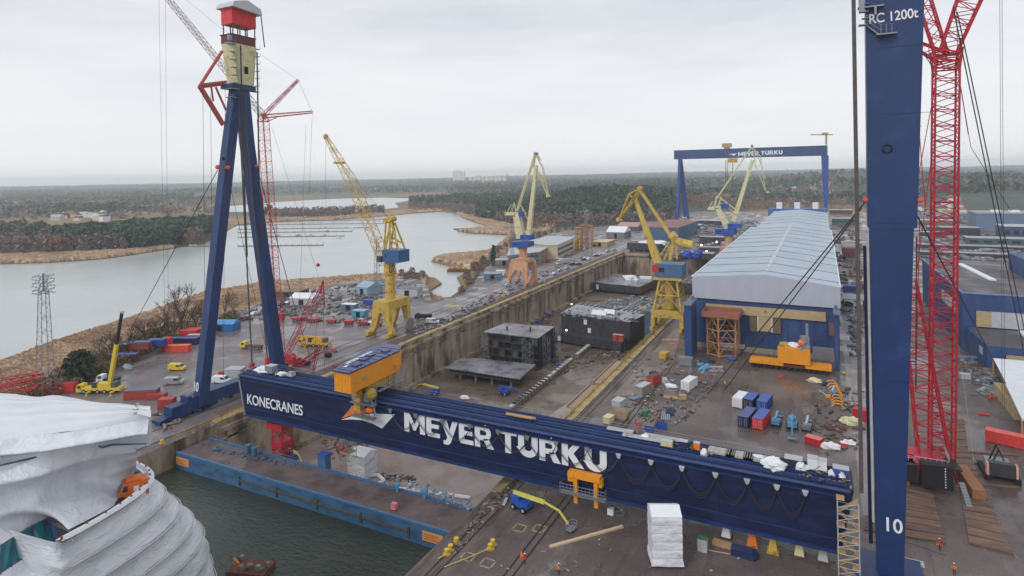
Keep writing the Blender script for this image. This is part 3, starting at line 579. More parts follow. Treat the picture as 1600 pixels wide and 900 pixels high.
for zz in (.7,1.5): mb.tube((b_.x,105.8,b_.z+zz),(b_.x+1.5,105.8,b_.z+zz),.05,3); mb.bar((a.x,105.9,a.z+zz),(b_.x,105.9,b_.z+zz),.06)
for zz in (1,2,3.2): mb.box(a.x-.1,106.5,a.z+zz,.9,1,.08)
q=oy(1360,2,106.6); mb.box(q.x,106.5,q.z-1,3.4,1,.2); mb.box(q.x-1.2,106.4,q.z-1.6,.7,1,4); mb.box(q.x+.6,106.3,q.z-2.2,.3,.6,1.2); mb.tube((q.x-1.4,106,q.z+.5),(q.x+1.8,106,q.z+.5),.07,4); mb.b('access_platform',grey,rg)
mb=M(); 
for z in (5,30,52.6,53.6,70,80,90):
    mb.box(9.2+.045*(z-30),106.985,z,6.2+.03*(z-53) if z>52 else 4+.03*z,.02,.06)
for z in (19,33,44,58,68,76): mb.box(12.2+.035*(z-50),107.6,z,.7,.2,.12)
mb.b('weld_seam',pm('seam_navy',(18,30,74),.5),rg)
for px,py in ((1352,313),(1438,313)): M().ball(oy(px,py,106.7),.42).b('guy_anchor',pm('anchor_red',(214,84,74),.5),rg)
mb=M(); mb.box(8,108.5,0,9,8,.7); mb.b('foot_block',navy,rg)
# long strand bundle beside the leg
mb=M(); a,b_=oy(1333,-40,105.0),oy(1346,770,105.0); mb.bar(a,b_,.55,.4); o=one('strand_bundle','dark thick bundle of lifting strands hanging beside the right box leg','strand bundle',mb,pm('strand_brown',(84,76,74),.6))
# lifting strands from the A-frame down to the girder end
for (p,q,r_,lb) in ((ox(372,148,-150),oy(394,570,110),.2,'thick dark lifting strand ending in a red anchor, left one of the pair'),(ox(380,148,-150),oy(418,562,111),.2,'thick dark lifting strand ending in a red anchor, right one of the pair')):
    t=thing('lifting_strand',lb,'lifting strand',q); M().tube(p,q,r_,5).b('strand',cablem,t)
    M().box(q.x,q.y,q.z-1.4,.9,.9,1.9).b('anchor_block',red,t)
CB=[((340,266),(215,505),-152,0,.1,'slanting guy cable from the A-frame down to the shrubs'),]
def cable(p,q,r_,lb,g_=None): one('steel_cable',lb,'cable',M().tube(p,q,r_,4),cablem,g_)
cable(ox(340,266,-150),at(205,515,0),.13,'long guy cable slanting from the A-frame leg down to the shore trees')
cable(ox(402,262,-150),oy(462,486,150),.12,'guy cable slanting right from the A-frame past the red lattice mast')
cable(oy(462,486,150),at(505,625,0),.1,'lower guy cable ending on the yard right of the red crane')
cable(ox(352,262,-150)+Vector((.5,0,0)),at(419,560,8),.07,'thin cable crossing inside the A-frame towards the girder end')
for px,g1,g2 in ((317,145,700),(329,146,700)): cable(ox(px,g1,-149),ox(px+(4 if px<320 else 3),470 if px>320 else 590,-149),.06,'thin hoist wire hanging from the red bracket'+(', outer one' if px<320 else ', inner one'))
cable(ox(352,140,-149),ox(349,590,-149),.05,'thin wire along the left edge of the A-frame')
for k,(a,b_) in enumerate((((248,0),(259,640)),((258,0),(264,640)))): cable(oy(a[0],-20,150),oy(b_[0],b_[1]-60,150),.05,'faint hanging wire in the sky left of the A-frame, '+('left one' if k==0 else 'right one'))
for k,(a,b_) in enumerate((((1562,0),(1566,640)),((1565.5,0),(1570,640)))): cable(oy(a[0],-20,140),oy(b_[0],b_[1],140),.035,'faint wire hanging in the sky at the far right, '+('left one' if k==0 else 'right one'))
# guys of the right leg
cable(oy(1352,315,106.6),at(1108,712,0)+Vector((0,0,13.5)),.12,'left guy cable crossing in front of the big shed to the girder deck')
cable(oy(1346,325,106.6),at(1134,705,0)+Vector((0,0,13.5)),.12,'right guy cable crossing in front of the big shed to the girder deck')
cable(oy(1432,335,108),at(1580,615,0),.12,'guy cable from the right leg down across the blue hall')
for k,(px,qx) in enumerate(((1489,1588),(1496,1597))): cable(oy(px,10+k*10,130),at(qx+30,640,0),.1,'slack guy cable beside the red lattice tower, '+('left strand' if k==0 else 'right strand'))
# ------------------------------------------------------------------ trolley
tr=thing('crane_trolley','golden yellow crane trolley with dark blue roof riding on the navy girder','crane trolley',(-92,107,14.5))
PL=[(-92.9,97.4),(-88.4,97.4),(-88.8,113.9),(-91.0,118.0),(-95.3,117.4),(-97.2,113.9)]
hs=M(); hs.prism(PL,17.0,21.3); hs.b('house',yel2,tr)
def off2(P,k): 
    c=Vector((sum(p[0] for p in P)/len(P),sum(p[1] for p in P)/len(P))); return [tuple(c+(Vector(p)-c)*k) for p in P]
rf=M(); rf.prism(off2(PL,1.04),21.3,21.62); roofo=rf.b('roof',pm('trolley_roof',(52,64,112),.35,0,.15,.6,wet=.15),tr)
mb=M(); 
for k in range(9): mb.prism([(-92.9+.0-.5*k*.45,98+k*2.1),(-88.5-.03*k,98+k*2.1),(-88.5-.03*k,98.2+k*2.1),(-92.9-.5*k*.45,98.2+k*2.1)],21.62,21.68)
mb.b('roof_seam',pm('seam_dark',(40,50,92),.4),roofo)
for x,y in ((-90.4,101.6),(-91.6,105.4),(-92.4,108.4),(-91.3,112.6)): M().box(x,y,21.62,1.5,1.9,.25).b('roof_hatch',pm('trolley_roof',(52,64,112)),roofo)
mb,_=glyphs('MEYER TURKU',(-92.6,101.4,21.69),(-.10,1,0),(-1,-.10,0),.95,gap=.1,sx=1.0,depth=.03); mb.b('lettering',letw,roofo)
mb=M(); mb.prism([(-92.2,99.2),(-91.4,99.4),(-92.2,101.3)],21.69,21.73); mb.b('emblem_wing',letw,roofo)
mb=M()
for k in range(24): mb.box(-88.56-.02*k*.9,98.0+k*.68,17.2,.08,.12,3.9)
for k in range(5): mb.box(-92.6+k*.9,97.37,17.2,.12,.06,3.9)
mb.b('wall_rib',pm('rib_yellow',(224,152,30),.5),tr)
M().box(-88.45,101.8,18.6,.12,1.5,1.0).b('logo_plate',pm('logo_grey',(180,150,90),.5),tr)
mb=M(); mb.box(-88.3,112.6,18.2,.8,.8,.8); mb.b('wall_fan',yel2,tr)
ug=M()
for x in (-96,-90.3):
    ug.box(x,109,15.0,1.0,9,2.0)
ug.box(-93,106.2,14.2,7,1,2.8); ug.box(-93,111.8,14.2,7,1,2.8); ug.b('chassis',yel3,tr)
for x in (-95.4,-93.8,-91.9,-90.4): M().tube((x,105.7,14.1),(x,106.5,14.1),.55,10).b('wheel',black,tr)
hg=M()
for x in (-92.6,-90.6,-88.8,-87.4): hg.tube((x,104.6,16.9),(x-.5,104.0,10.0),.11,4)
hg.tube((-90,104.2,17),(-86.6,103.6,9.4),.14,4); hg.tube((-92.8,104,13),(-87.2,104,13),.09,4)
for z in (9.6,12.6): hg.box(-90.4,103.5,z,6.4,1.5,.22)
for z in (10.2,10.8): hg.tube((-93.5,102.8,z),(-87.2,102.8,z),.05,3)
for k in range(9): hg.tube((-93.5+k*.78,102.8,9.7),(-93.5+k*.78,102.8,10.8),.04,3)
for x in (-93,-89.5): hg.box(x,104,13.1,1.4,1.1,1.8)
hg.b('hanging_platform',grey,tr)
mb=M(); mb.box(-92.3,104.2,10.8,1.8,1.4,3.6); mb.ball((-92.3,104,14.6),1.2); mb.ball((-88.6,104,14.9),1.3); mb.b('hoist_drum',yel3,tr)
M().ball((-88.9,103.8,11.3),.9,1.3,.8,.7).b('hoist_motor',oran,tr)
cg=M()
for k in range(14): cg.tube((-88.2,106+k*.6,16.9),(-87.6,106.2+k*.6,15.0),.05,3)
cg.box(-87.9,110,14.9,.9,9,.1); cg.tube((-87.5,106,15.9),(-87.5,114.5,15.9),.05,3); cg.b('side_walkway',grey,tr)
# ------------------------------------------------------------------ things lying on the girder deck
DZ=GZ1+.62
def deck(px,z=DZ,dy=0): 
    # x for a photo column on the middle of the deck
    y=GY0+3+dy; lo,hi=-132,2
    for _ in range(40):
        mid=(lo+hi)/2; l=mid*Rx+y*Ry; d=mid*Fx+y*Fy; u=FPX*l/d; v=FPX*(H-z)/d; q=CX+u*math.cos(ROLL)+v*math.sin(ROLL)
        if q<px: lo=mid
        else: hi=mid
    return (lo,y,z)
def tarp(px,s,lb,sx=1,sy=1,sz=.6,dy=0,mat=None):
    x,y,z=deck(px,dy=dy); mb=M(); mb.ball((x,y,z+.1*s),s,sx,sy,sz,12,8,.45); one('tarpaulin_bundle',lb,'tarpaulin',mb,mat or wrap)
tarp(412,1.7,'white sheeting heaped at the left end of the girder deck',1.5,1,.5)
tarp(441,1.0,'rumpled pale sheet beside the strand jack on the deck',1.5,1,.5)
tarp(1209,1.5,'white knotted sheeting heap on the girder deck near its right end',1.2,1,.8,-1)
tarp(1186,.9,'pale low sheet beside the knotted white heap',1.4,1,.5,1)
tarp(1252,.9,'small white cone shaped tarpaulin on the girder deck',1,1,1.1)
tarp(1300,.6,'white wrapped lump near the right leg on the deck',1,1,1.0)
tarp(1325,.7,'crumpled white sheet at the very right end of the deck',.8,1.2,1.2)
tarp(1008,.7,'small white sheet on the girder deck beside the pipes',1.2,.8,.9,1)
tarp(1100,.6,'white bag on the deck beside the crossing cables',1,1,1.2,-1)
def crate(px,sx,sy,sz,mat,name,lb,cat,dy=0,rz=0):
    x,y,z=deck(px,dy=dy); t=thing(name,lb,cat,(x,y,z)); M().box(0,0,.12,sx,sy,sz,rz).b('body',mat,t,local=True); mb=M(); mb.box(0,0,sz+.12,sx*1.04,sy*1.04,.08,rz); mb.b('lid',lgrey if mat is not lgrey else grey,t,local=True)
    mb=M(); [mb.box(-sx/2+sx*k/3,0,0,.1,sy,.12,0) for k in range(4)]; mb.b('skid',timber,t,local=True)
crate(424,2.4,2,1.6,grey,'strand_jack','square grey strand jack cluster on the girder left end','strand jack')
crate(455,1.6,1.4,.8,lgrey,'equipment_case','pale equipment case near the left end of the deck','case')
crate(1240,2.6,1.8,1.0,pm('dark_case',(44,48,66),.5),'generator_box','dark generator box behind the white cone tarpaulin','generator',1)
crate(1270,1.5,1.4,1.7,white,'equipment_cabinet','left of two white cabinets on the deck end','cabinet',.8)
crate(1285,1.3,1.3,1.5,white,'equipment_cabinet','right of two white cabinets on the deck end','cabinet',1)
crate(1314,2.2,1.6,1.0,cblue,'equipment_case','blue case at the right end of the girder deck','case',.4)
crate(1068,1.5,1.1,1.0,cdark,'equipment_case','dark case beside the blue bundles on the deck','case',0)
crate(1089,1.0,.9,1.1,oran,'equipment_case','small orange case on the deck before the crossing cables','case',0)
crate(1042,2.0,1.0,.8,cream,'pipe_crate','cream crate on the deck left of the white panels','crate',-.8)
for px,l,dy,lb in ((1010,9,0,'grey scaffold tube bundle right of the pale timber'),(1035,7,1.6,'grey scaffold tube bundle before the cream crate'),(968,5,1.6,'tangled grey tube bundle at the start of the deck clutter')):
    x,y,z=deck(px,dy=dy); mb=M(); [mb.tube((x-l/2,y+.16*k,z+.1+.1*(k%3)),(x+l/2,y+.16*k+.1,z+.1+.1*(k%3)),.09,5) for k in range(7)]; one('tube_bundle',lb,'tube bundle',mb,lgrey)
x,y,z=deck(815); mb=M(); mb.tube((x-3.4,y,z+.25),(x+3,y+.1,z+.25),.28,6); mb.tube((x-1.6,y-.4,z+.4),(x+2.6,y-.3,z+.4),.3,6); one('timber_roll','pale rolled timber bundle lying on the girder rails','timber roll',mb,timber)
for k in range(3):
    x,y,z=deck(1128+k*28,dy=.6); mb=M(); mb.box(x,y,z,4.4,2.2,.35); [mb.box(x-2+k2*.8,y,z+.35,.1,2.2,.06) for k2 in range(6)]; one('deck_walkway_panel','%s of three pale grating panels laid in line on the deck'%('left','middle','right')[k],'grating panel',mb,pm('pale_grating',(168,168,160),.6,0,.2,1))
mb=M(); a=(-11,GY0+1,DZ+1.5)
# blue slings over the face
for (p,q) in (((1227,722),(1256,745)),((1282,728),(1256,745)),):
    cable(oy(*p,GY0-.7),oy(*q,GY0-.7),.05,'light blue sling over the girder edge, '+('left half' if p[0]<1250 else 'right half'))
# ================================================================== CRANES
def V3(*a): return Vector(a)
# ---- yellow lattice crane with blue cabin
YA=196
A=lambda px,py,dy=0: oy(px,py,YA)+V3(0,dy,0)
t=thing('portal_crane','yellow portal crane with long lattice boom and blue machinery house, left yard','harbour crane',(-156.5,YA,0))
mb=M()   # portal: arch with spread legs, plates front and back
for y0 in (188.5,200.5):
    P=[(-161.3,1.2),(-158.9,1.2),(-157.6,3.4),(-155.8,9.0),(-154.2,9.0),(-152.6,3.4),(-151.6,1.2),(-149.0,1.2),(-150.8,5),(-151.3,13.4),(-158.8,13.4),(-159.6,5.4)]
    mb.ext([(x+(0 if y0<195 else -.0),y0,z) for x,z in P],(0,1.8,0))
mb.box(-155,195.4,10.2,7.4,12.4,3.3); mb.b('portal',yel,t)
for x,y in ((-160.3,188.8),(-150.3,188.8),(-160.3,201.6),(-150.3,201.6)):
    mb=M(); mb.box(x,y,.2,1.4,5.2,1.3); 
    for k in (-1.8,-.6,.6,1.8): mb.tube((x-.5,y+k,.5),(x+.5,y+k,.5),.48,8)
    mb.b('bogie',yel3,t)
mb=M(); mb.tube((-155.3,195,13.4),(-155.2,195,23.5),2.0,14); mb.tube((-155.2,195,23.5),(-155.2,195,24.3),2.6,14); mb.tube((-155.2,195,24.3),(-155.5,195,28.5),2.6,10,r2=1.9); mb.tube((-156.2,195,22.8),(-153.6,195,30.5),1.9,8,r2=1.5); mb.b('column',yel,t)
mb=M(); mb.prism([(-156.2,191.5),(-148.2,191.5),(-147.4,197.6),(-155.4,197.6)],28.6,33.2); hs=mb.b('machinery_house',pm('house_blue',(56,96,146),.5,0,.1,.4),t)
M().box(-151.8,194.6,33.22,8.6,6.3,.25).b('roof',pm('house_roof',(74,108,150),.5),hs)
M().box(-154.4,191.46,30.6,.9,.06,1.4).b('window',glass,hs)
M().box(-157.3,191.6,28.6,1.9,1.9,2.4).b('cabin',glass,t)
mb=M()
for a,b_ in (((604,405),(606,342)),((618,402),(610,342)),((631,398),(614,348)),((604,405),(612,350)),((622,380),(607,370))):
    for dy in (-2,2): mb.tube(A(*a,dy),A(*b_,dy*.6),.42,5)
mb.tube(A(606,344,-1.8),A(606,344,1.8),1.2,8); mb.tube(A(612,342,-1.8),A(612,342,1.8),1.2,8); mb.b('a_frame',yel,t)
mb=M(); mb.lat(A(603,412),A(549,283),3.6,3.4,14,.2,.1); mb.lat(A(549,283),A(508,212),3.4,1.2,9,.17,.09); mb.b('boom',yel,t)
mb=M(); q=A(530,256); mb.box(q.x,q.y,q.z,3.4,3.4,.8); mb.b('boom_platform',yel3,t); mb=M(); mb.ball(A(509,213),1.1); mb.b('boom_head',yel3,t)
mb=M(); mb.path([A(509,212),A(530,254,.5),A(607,342)],.06,4); mb.tube(A(612,343),A(545,285),.05,3); mb.b('luffing_rope',cablem,t); M().tube(A(509,214),A(509,330),.05,3).b('hoist_rope',cablem,t)
mb=M(); [mb.tube((-152.5+k*1.6,192,28.6),(-154.8,193.5,22.5),.14,4) for k in (0,1,2)]; mb.b('strut',cablem,t)
M().tube((-147.9,196.8,3.6),(-147.1,196.8,3.6),2.6,18).b('cable_drum',pm('drum_grey',(120,124,128),.5),t)
# ---- level luffing cranes
def luffer(name,label,Y,J,body,machine,portal,legs,base):
    """J: photo joints of the jib geometry, measured on the plane y=Y"""
    B=lambda q,dy=0: oy(q[0],q[1],Y)+V3(0,dy,0)
    t=thing(name,label,'harbour crane',base)
    mb=M(); 
    for (p,q,w0,w1) in J['jib']: mb.bar(B(p),B(q),w0*1.1,w0,w1*1.1,w1)
    mb.b('jib',body,t)
    mb=M(); 
    for (p,q,w0,w1) in J['back']:
        for dy in (-.9,.9): mb.bar(B(p,dy),B(q,dy),w0,w0,w1,w1)
    for k in range(6):
        p,q=J['back'][0][0],J['back'][0][1]; c=B(p).lerp(B(q),k/6); mb.tube(c+V3(0,-.9,0),c+V3(0,.9,0),.12,4)
    mb.b('tie_boom',body,t)
    mb=M()
    for (p,q) in J['fly']:
        for dy in (-.8,.8): mb.tube(B(p,dy),B(q,dy*.6),.26,4)
    mb.b('fly_jib',body,t)
    c=B(J['head']); M().tube(c+V3(0,-1.5,0),c+V3(0,1.5,0),.9,8).b('head_sheave',yel3 if body is yel else grey,t)
    c=B(J['tip']); mb=M(); mb.tube(c+V3(0,-1,0),c+V3(0,1,0),.8,8); mb.box(c.x+.6,c.y,c.z-.4,2,1.4,.5); mb.b('tip_sheave',body,t)
    mb=M()
    for (p,q,w0,w1) in J['tower']: mb.bar(B(p),B(q),w0,w0,w1,w1)
    mb.b('tower',body,t)
    for (px,py,sx,sy,sz) in J['mach']:
        c=B((px,py)); o=M().box(c.x,c.y,c.z,sx,sy,sz).b('machinery_house',machine,t); M().box(c.x,c.y,c.z+sz,sx*1.02,sy*1.02,.15).b('roof',pm('house_roof',(74,108,150)),o); M().box(c.x-sx*.25,c.y-sy/2-.05,c.z+sz*.4,sx*.2,.1,sz*.35).b('window',glass,o)
    if 'cw' in J:
        mb=M(); c=B(J['cw'][0]); mb.box(c.x,c.y,c.z-.8,J['cw'][1],5,J['cw'][2]); [mb.tube(c+V3(a_,d_,1),c+V3(a_*.6+1.5,d_*.6,5.4),.22,4) for a_ in (-1.5,1.5) for d_ in (-2,2)]; mb.b('counterweight_arm',body,t)
    c=B(J['pivot']); M().tube((c.x,c.y,c.z-1.2),(c.x,c.y,c.z),2.9,16).b('slew_ring',yel3,t)
    return t,B
t,B=luffer('luffing_crane','cream level luffing crane on an orange portal at the left dock edge',312,dict(
 jib=[((826,368),(838,258),2.4,1.5)],back=[((808,330),(836,242),.7,.6)],fly=[((837,241),(848,262)),((848,262),(857,305)),((838,262),(855,305)),((836,243),(834,262)),((839,241),(845,250)),((842,270),(850,285))],head=(837.5,240),tip=(856,306),
 tower=[((815,372),(807,332),4.6,3.4),((806,333),(822,334),1.4,1.2),((806,330),(803,316),.5,.5),((813,320),(821,333),.5,.5),((812,318),(826,345),.35,.35)],mach=[(817,385,10.5,8,2.8),(824,374,6.4,6,2.6),(816,338,3.2,3,2.8)],cw=((799,334),6,1.6),pivot=(816,386)),
 cream,dblue,peach,None,(-153,312,0))
mb=M(); mb.tube((-152.8,312,12.6),(-152.8,312,21),2.6,8,r2=2.3); mb.b('portal_column',peach,t)
mb=M()
for y0 in (305.2,316.2):
    P=[(-160.3,1.4),(-158.6,1.4),(-156.6,6.2),(-154.6,8.7),(-151.4,8.7),(-149.6,6.2),(-148.6,1.4),(-146.9,1.4),(-147.4,12.2),(-149.6,14.4),(-155.8,14.4),(-158.6,12.2),(-158.8,7.4)]
    mb.ext([(x,y0,z) for x,z in P],(0,1.7,0))
mb.box(-153,311.5,12.2,8.6,12,2.2); mb.b('portal',peach,t)
for x,y in ((-159.2,305.8),(-147.9,305.8),(-159.2,317),(-147.9,317)):
    mb=M(); mb.box(x,y,.3,1.3,5,1.2); [mb.tube((x-.5,y+k,.5),(x+.5,y+k,.5),.46,8) for k in (-1.6,-.5,.5,1.6)]; mb.b('bogie',pm('bogie_pink',(196,140,118),.6),t)
M().tube((-146.2,306,3.4),(-145.4,306,3.4),2.2,16).b('cable_drum',peach,t)
# crane D (far, cream)
t,B=luffer('luffing_crane','cream level luffing crane behind the left eave of the big shed',463,dict(
 jib=[((1146,346),(1176,250),2.8,1.8)],back=[((1120,310),(1174,230),.9,.7)],fly=[((1175,230),(1188,244)),((1188,244),(1196,298)),((1177,250),(1196,298)),((1175,231),(1180,252)),((1176,229),(1192,262))],head=(1175,228),tip=(1199,300),
 tower=[((1138,356),(1122,326),4.6,3.6),((1112,324),(1130,323),1.5,1.2),((1117,322),(1120,306),1.0,.9),((1122,322),(1127,308),.9,.8),((1124,308),(1150,328),.7,.7),((1124,316),(1148,332),.5,.5)],mach=[(1134,366,14,9,4.0),(1148,356,9,7,3.2),(1133,326,5,4,3.4)],cw=((1112,326),5,1.6),pivot=(1138,368)),
 cream,dblue,peach,None,(-60,463,0))
mb=M(); mb.tube((-60.6,463,7),(-60.6,463,14.5),3.2,8,r2=2.8); mb.box(-60.5,463,4,12,10,3.2); 
for x in (-66,-55): 
    for y in (459,467): mb.box(x,y,.3,2,2,4)
mb.b('portal',peach,t)
# crane C (yellow, nearer, lattice tower)
Y=245
t,B=luffer('luffing_crane','yellow level luffing crane on a lattice tower left of the big shed',Y,dict(
 jib=[((1031,418),(993,312),3.0,1.2)],back=[((1049,370),(1000,297),.9,.6)],fly=[((1000,295),(968,342)),((993,312),(968,342)),((1000,295),(983,303)),((983,303),(968,342)),((983,303),(992,314)),((1000,295),(994,314))],head=(1000,294),tip=(966,343),
 tower=[((1047,405),(1055,366),1.4,.9),((1038,405),(1055,370),.6,.5),((1058,405),(1055,370),.6,.5),((1032,398),(1046,378),.5,.5)],mach=[(1048,431,10.6,8.5,5.0),],pivot=(1047,438)),
 yel,pm('machine_slate',(72,104,140),.5,0,.12,.5),yel,None,(-55,Y,0))
mb=M(); mb.bar(B((1050,372)),B((1072,381)),2.0,1.8,2.6,2.4); mb.tube(B((1066,380)),B((1082,383)),1.7,10); mb.tube(B((1048,372)),B((1056,366)),1.6,8); mb.bar(B((1044,368)),B((1062,376)),.9); mb.b('counterweight_arm',yel,t)
M().box(-59.6,240.7,22.4,2.6,.15,2.8).b('red_panel',red,t); mb=M(); mb.box(-54.8,245,19.4,11.4,9.4,1.0); mb.b('deck_ring',yel,t)
mb=M(); mb.box(-53.6,240.9,24.4,4.6,.1,.5)
# lattice tower: eight legs flaring, portal box, lower legs
tw=M()
for x0,x1 in ((-58.2,-60.3),(-51.5,-49.6)):
    for y0,y1 in ((241.6,239.6),(248.4,250.4)):
        tw.tube((x0,y0,19.2),(x1,y1,7.6),.5,6); tw.tube((x0,y0,19.2),(x0,(y0+245)/2,13.5),.25,5)
for z in (13.4,):
    for a,b_ in (((-59.2,240.6),(-50.6,240.6)),((-59.2,249.4),(-50.6,249.4)),((-59.2,240.6),(-59.2,249.4)),((-50.6,240.6),(-50.6,249.4))): tw.tube((*a,z),(*b_,z),.28,5)
for y in (240.6,249.4):
    tw.tube((-60.2,y,7.8),(-55,y,13.4),.25,5); tw.tube((-49.8,y,7.8),(-55,y,13.4),.25,5); tw.tube((-59.2,y,13.4),(-55,y,19),.25,5); tw.tube((-50.8,y,13.4),(-55,y,19),.25,5)
tw.tube((-55,245,7.6),(-55,245,19.4),2.0,10); tw.b('lattice_tower',yel,t)
pr=M(); pr.box(-55,240,4.8,12.6,1.6,2.8); pr.box(-55,250,4.8,12.6,1.6,2.8); pr.box(-60.6,245,4.9,1.6,10.6,2.6); pr.box(-49.6,245,4.9,1.6,10.6,2.6)
for x in (-60.6,-49.4):
    for y in (239.6,250.4): pr.box(x,y,1.3,1.5,1.7,3.6)
pr.b('portal',yel,t)
for x in (-60.6,-49.4):
    for y in (239.0,251.0):
        mb=M(); mb.box(x,y,.2,1.2,5.4,1.2); [mb.tube((x-.5,y+k,.5),(x+.5,y+k,.5),.46,8) for k in (-1.8,-.6,.6,1.8)]; mb.b('bogie',yel3,t)
# ---- far goliath crane
YG=817
t=thing('goliath_gantry_crane','far blue goliath gantry crane with white shipyard name spanning the dock head','gantry crane',(-85,YG,0))
def gb(px,py): return oy(px,py,YG)
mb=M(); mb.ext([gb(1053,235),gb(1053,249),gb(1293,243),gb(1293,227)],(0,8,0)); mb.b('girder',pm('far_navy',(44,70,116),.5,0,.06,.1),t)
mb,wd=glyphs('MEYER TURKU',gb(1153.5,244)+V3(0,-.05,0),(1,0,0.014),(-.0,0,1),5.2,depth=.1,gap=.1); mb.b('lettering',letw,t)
w_=[gb(*q)+V3(0,-.2,0) for q in ((1137,241),(1152,239.5),(1147,243.5),(1143,241.8))]; M().ext(w_,(0,-.1,0)).b('emblem_wing',letw,t)
mb=M(); 
for dy,sh in ((-8,-1.5),(16,2.5)): mb.bar((-168,YG+4,79),(-168+sh,YG+4+dy,2),3.4,4.4,3.4,4.4)
for dy,sh in ((-8,0),): mb.bar((-166.5,YG-2,79),(-171,YG-7,0),3.0); mb.bar((-166.5,YG+6,79),(-160,YG+14,0),3.0)
mb.b('sheer_leg',blue,t)
mb=M(); mb.add([gb(1283,243)+V3(0,0,0),gb(1295,243),gb(1293,330),gb(1288,330)]+[p+V3(0,7,0) for p in (gb(1283,243),gb(1295,243),gb(1293,330),gb(1288,330))],[(3,2,1,0),(4,5,6,7),(0,1,5,4),(1,2,6,5),(2,3,7,6),(3,0,4,7)]); mb.b('box_leg',blue,t)
mb=M(); q=gb(1135,230); mb.box(q.x,YG+4,q.z,11,10,5); mb.box(q.x,YG+4,q.z-2,6,8,2); mb.b('upper_trolley',pm('far_trolley',(176,148,112),.6),t)
mb=M(); q=gb(1144,254); mb.box(q.x,YG+4,q.z,11,9,5.5); mb.b('lower_trolley',yel3,t)
mb=M(); 
for px in (1134,1137,1145): mb.tube(gb(px,250),gb(px,284 if px<1140 else 296),.35,4)
mb.b('hoist_rope',cablem,t)
mb=M(); mb.tube(gb(1291,226),gb(1291,211),1.1,6); mb.bar(gb(1266,210.5),gb(1302,210.5),1.6,1.2); mb.box(gb(1289,209).x,YG,gb(1289,210).z,7,3,2.2); mb.b('jib_crane',pm('far_trolley',(176,148,112)),t)
# ---- red crawler cranes
def crawler(t,B,mast,w0,w1,n,r,rb=None):
    M().lat(B(*mast[0]),B(*mast[1]),w0,w1,n,r,rb).b('main_boom',red,t)
B1=lambda px,py,dy=0: oy(px,py,145+dy)
t=thing('crawler_crane','red lattice crawler crane behind the A-frame leg with its luffing jib to the upper left','crawler crane',(-157,146,0))
crawler(t,B1,((438,572),(411,186)),2.5,2.6,46,.13,.06)
M().lat(B1(410,180),B1(256,-10),1.7,1.6,46,.10,.05).b('luffing_jib',pm('grey_red_steel',(120,88,94),.6),t)
M().lat(B1(411,181),B1(466,125),1.1,.6,9,.11,.06).b('rear_mast',red,t); M().lat(B1(411,182),B1(488,175),1.2,.6,10,.11,.06).b('front_mast',red,t)
mb=M(); mb.lat(B1(411,190),B1(411,178),2.4,1.6,2,.16,.1); mb.tube(B1(417,190),B1(432,184),.15,4); mb.b('boom_head',red,t)
M().lat(B1(442,565),B1(500,452),1.2,2.6,15,.13,.07).b('derrick_mast',red,t)
mb=M(); p=B1(505,438); mb.tube(B1(500,458),p,.3,5); mb.tube(B1(507,480),p,.2,5); mb.tube(B1(505,470),B1(508,600),.1,4); mb.tube(B1(496,470),B1(490,600),.08,4); mb.b('derrick_head',red,t)
mb=M(); mb.path([B1(466,125),B1(340,40),B1(262,-25)],.05,3); mb.path([B1(466,125),B1(488,175)],.06,3); mb.path([B1(488,175),B1(483,300)],.05,3); mb.path([B1(478,195),B1(470,420),B1(463,600)],.05,3); mb.tube(B1(425,200),B1(500,440),.05,3); mb.b('pendant_rope',pm('rope_pink',(150,112,120),.6),t)
M().ball(B1(497,414),.6).b('hook_block',red,t)
mb=M(); mb.lat(B1(455,578),B1(500,548),1.6,1.2,6,.12,.07); mb.lat(B1(496,545),B1(486,590),1.0,1.0,4,.1,.06); mb.b('ballast_arm',red,t)
mb=M(); c=B1(455,574); mb.box(c.x,c.y+1,1.2,4,3.4,1.8); mb.box(c.x+2,c.y-1,3.0,1.2,1.2,1.2); mb.tube((c.x,c.y-1.2,3.6),(c.x,c.y+1.2,3.6),1.1,10); mb.b('superstructure',red,t)
for dy in (-2.6,4.6): M().box(c.x,c.y+dy,0,7,1.2,1.2).b('crawler_track',black,t)
B2=lambda px,py,dy=0: oy(px,py,147+dy)
t=thing('crawler_crane','huge red lattice crawler crane standing on timber mats right of the box leg','crawler crane',(19,148,0))
M().lat(B2(1471,722),B2(1478,100),3.9,3.9,52,.2,.1).b('main_boom',red,t)
M().lat(B2(1463,738),B2(1420,440),5.6,2.6,22,.2,.11).b('derrick_boom',red,t)
mb=M(); mb.lat(B2(1478,108),B2(1478,78),3.8,4.6,4,.26,.16); mb.box(B2(1478,88).x,147,B2(1478,88).z,4.4,.5,.5); mb.b('boom_head',red,t)
M().lat(B2(1482,80),B2(1530,-40),2.8,4.2,10,.2,.1).b('luffing_jib',red,t)
M().lat(B2(1470,82),B2(1440,-12),2.0,2.2,8,.18,.09).b('rear_mast',red,t)
M().lat(B2(1476,92),B2(1436,72),2.4,1.4,4,.18,.1).b('front_mast',red,t)
mb=M(); 
for a,b_ in (((1444,85),(1466,118)),((1462,130),(1436,270)),((1436,200),(1446,330)),((1455,250),(1433,420)),((1437,340),(1432,560)),((1500,130),(1513,210)),((1440,0),(1480,70))): mb.tube(B2(*a),B2(*b_),.08,4)
mb.b('pendant_bar',pm('pendant_red',(176,50,62),.5),t)
mb=M(); mb.path([B2(1494,0),B2(1497,110),B2(1517,230),B2(1580,330)],.05,4); mb.path([B2(1432,370),B2(1431,610)],.12,4); mb.b('hoist_rope',cablem,t)
c=at(1462,775)
up=M(); up.box(c.x-2.0,c.y+6,2.6,8.5,8,2.2,.1); up.b('superstructure',red,t)
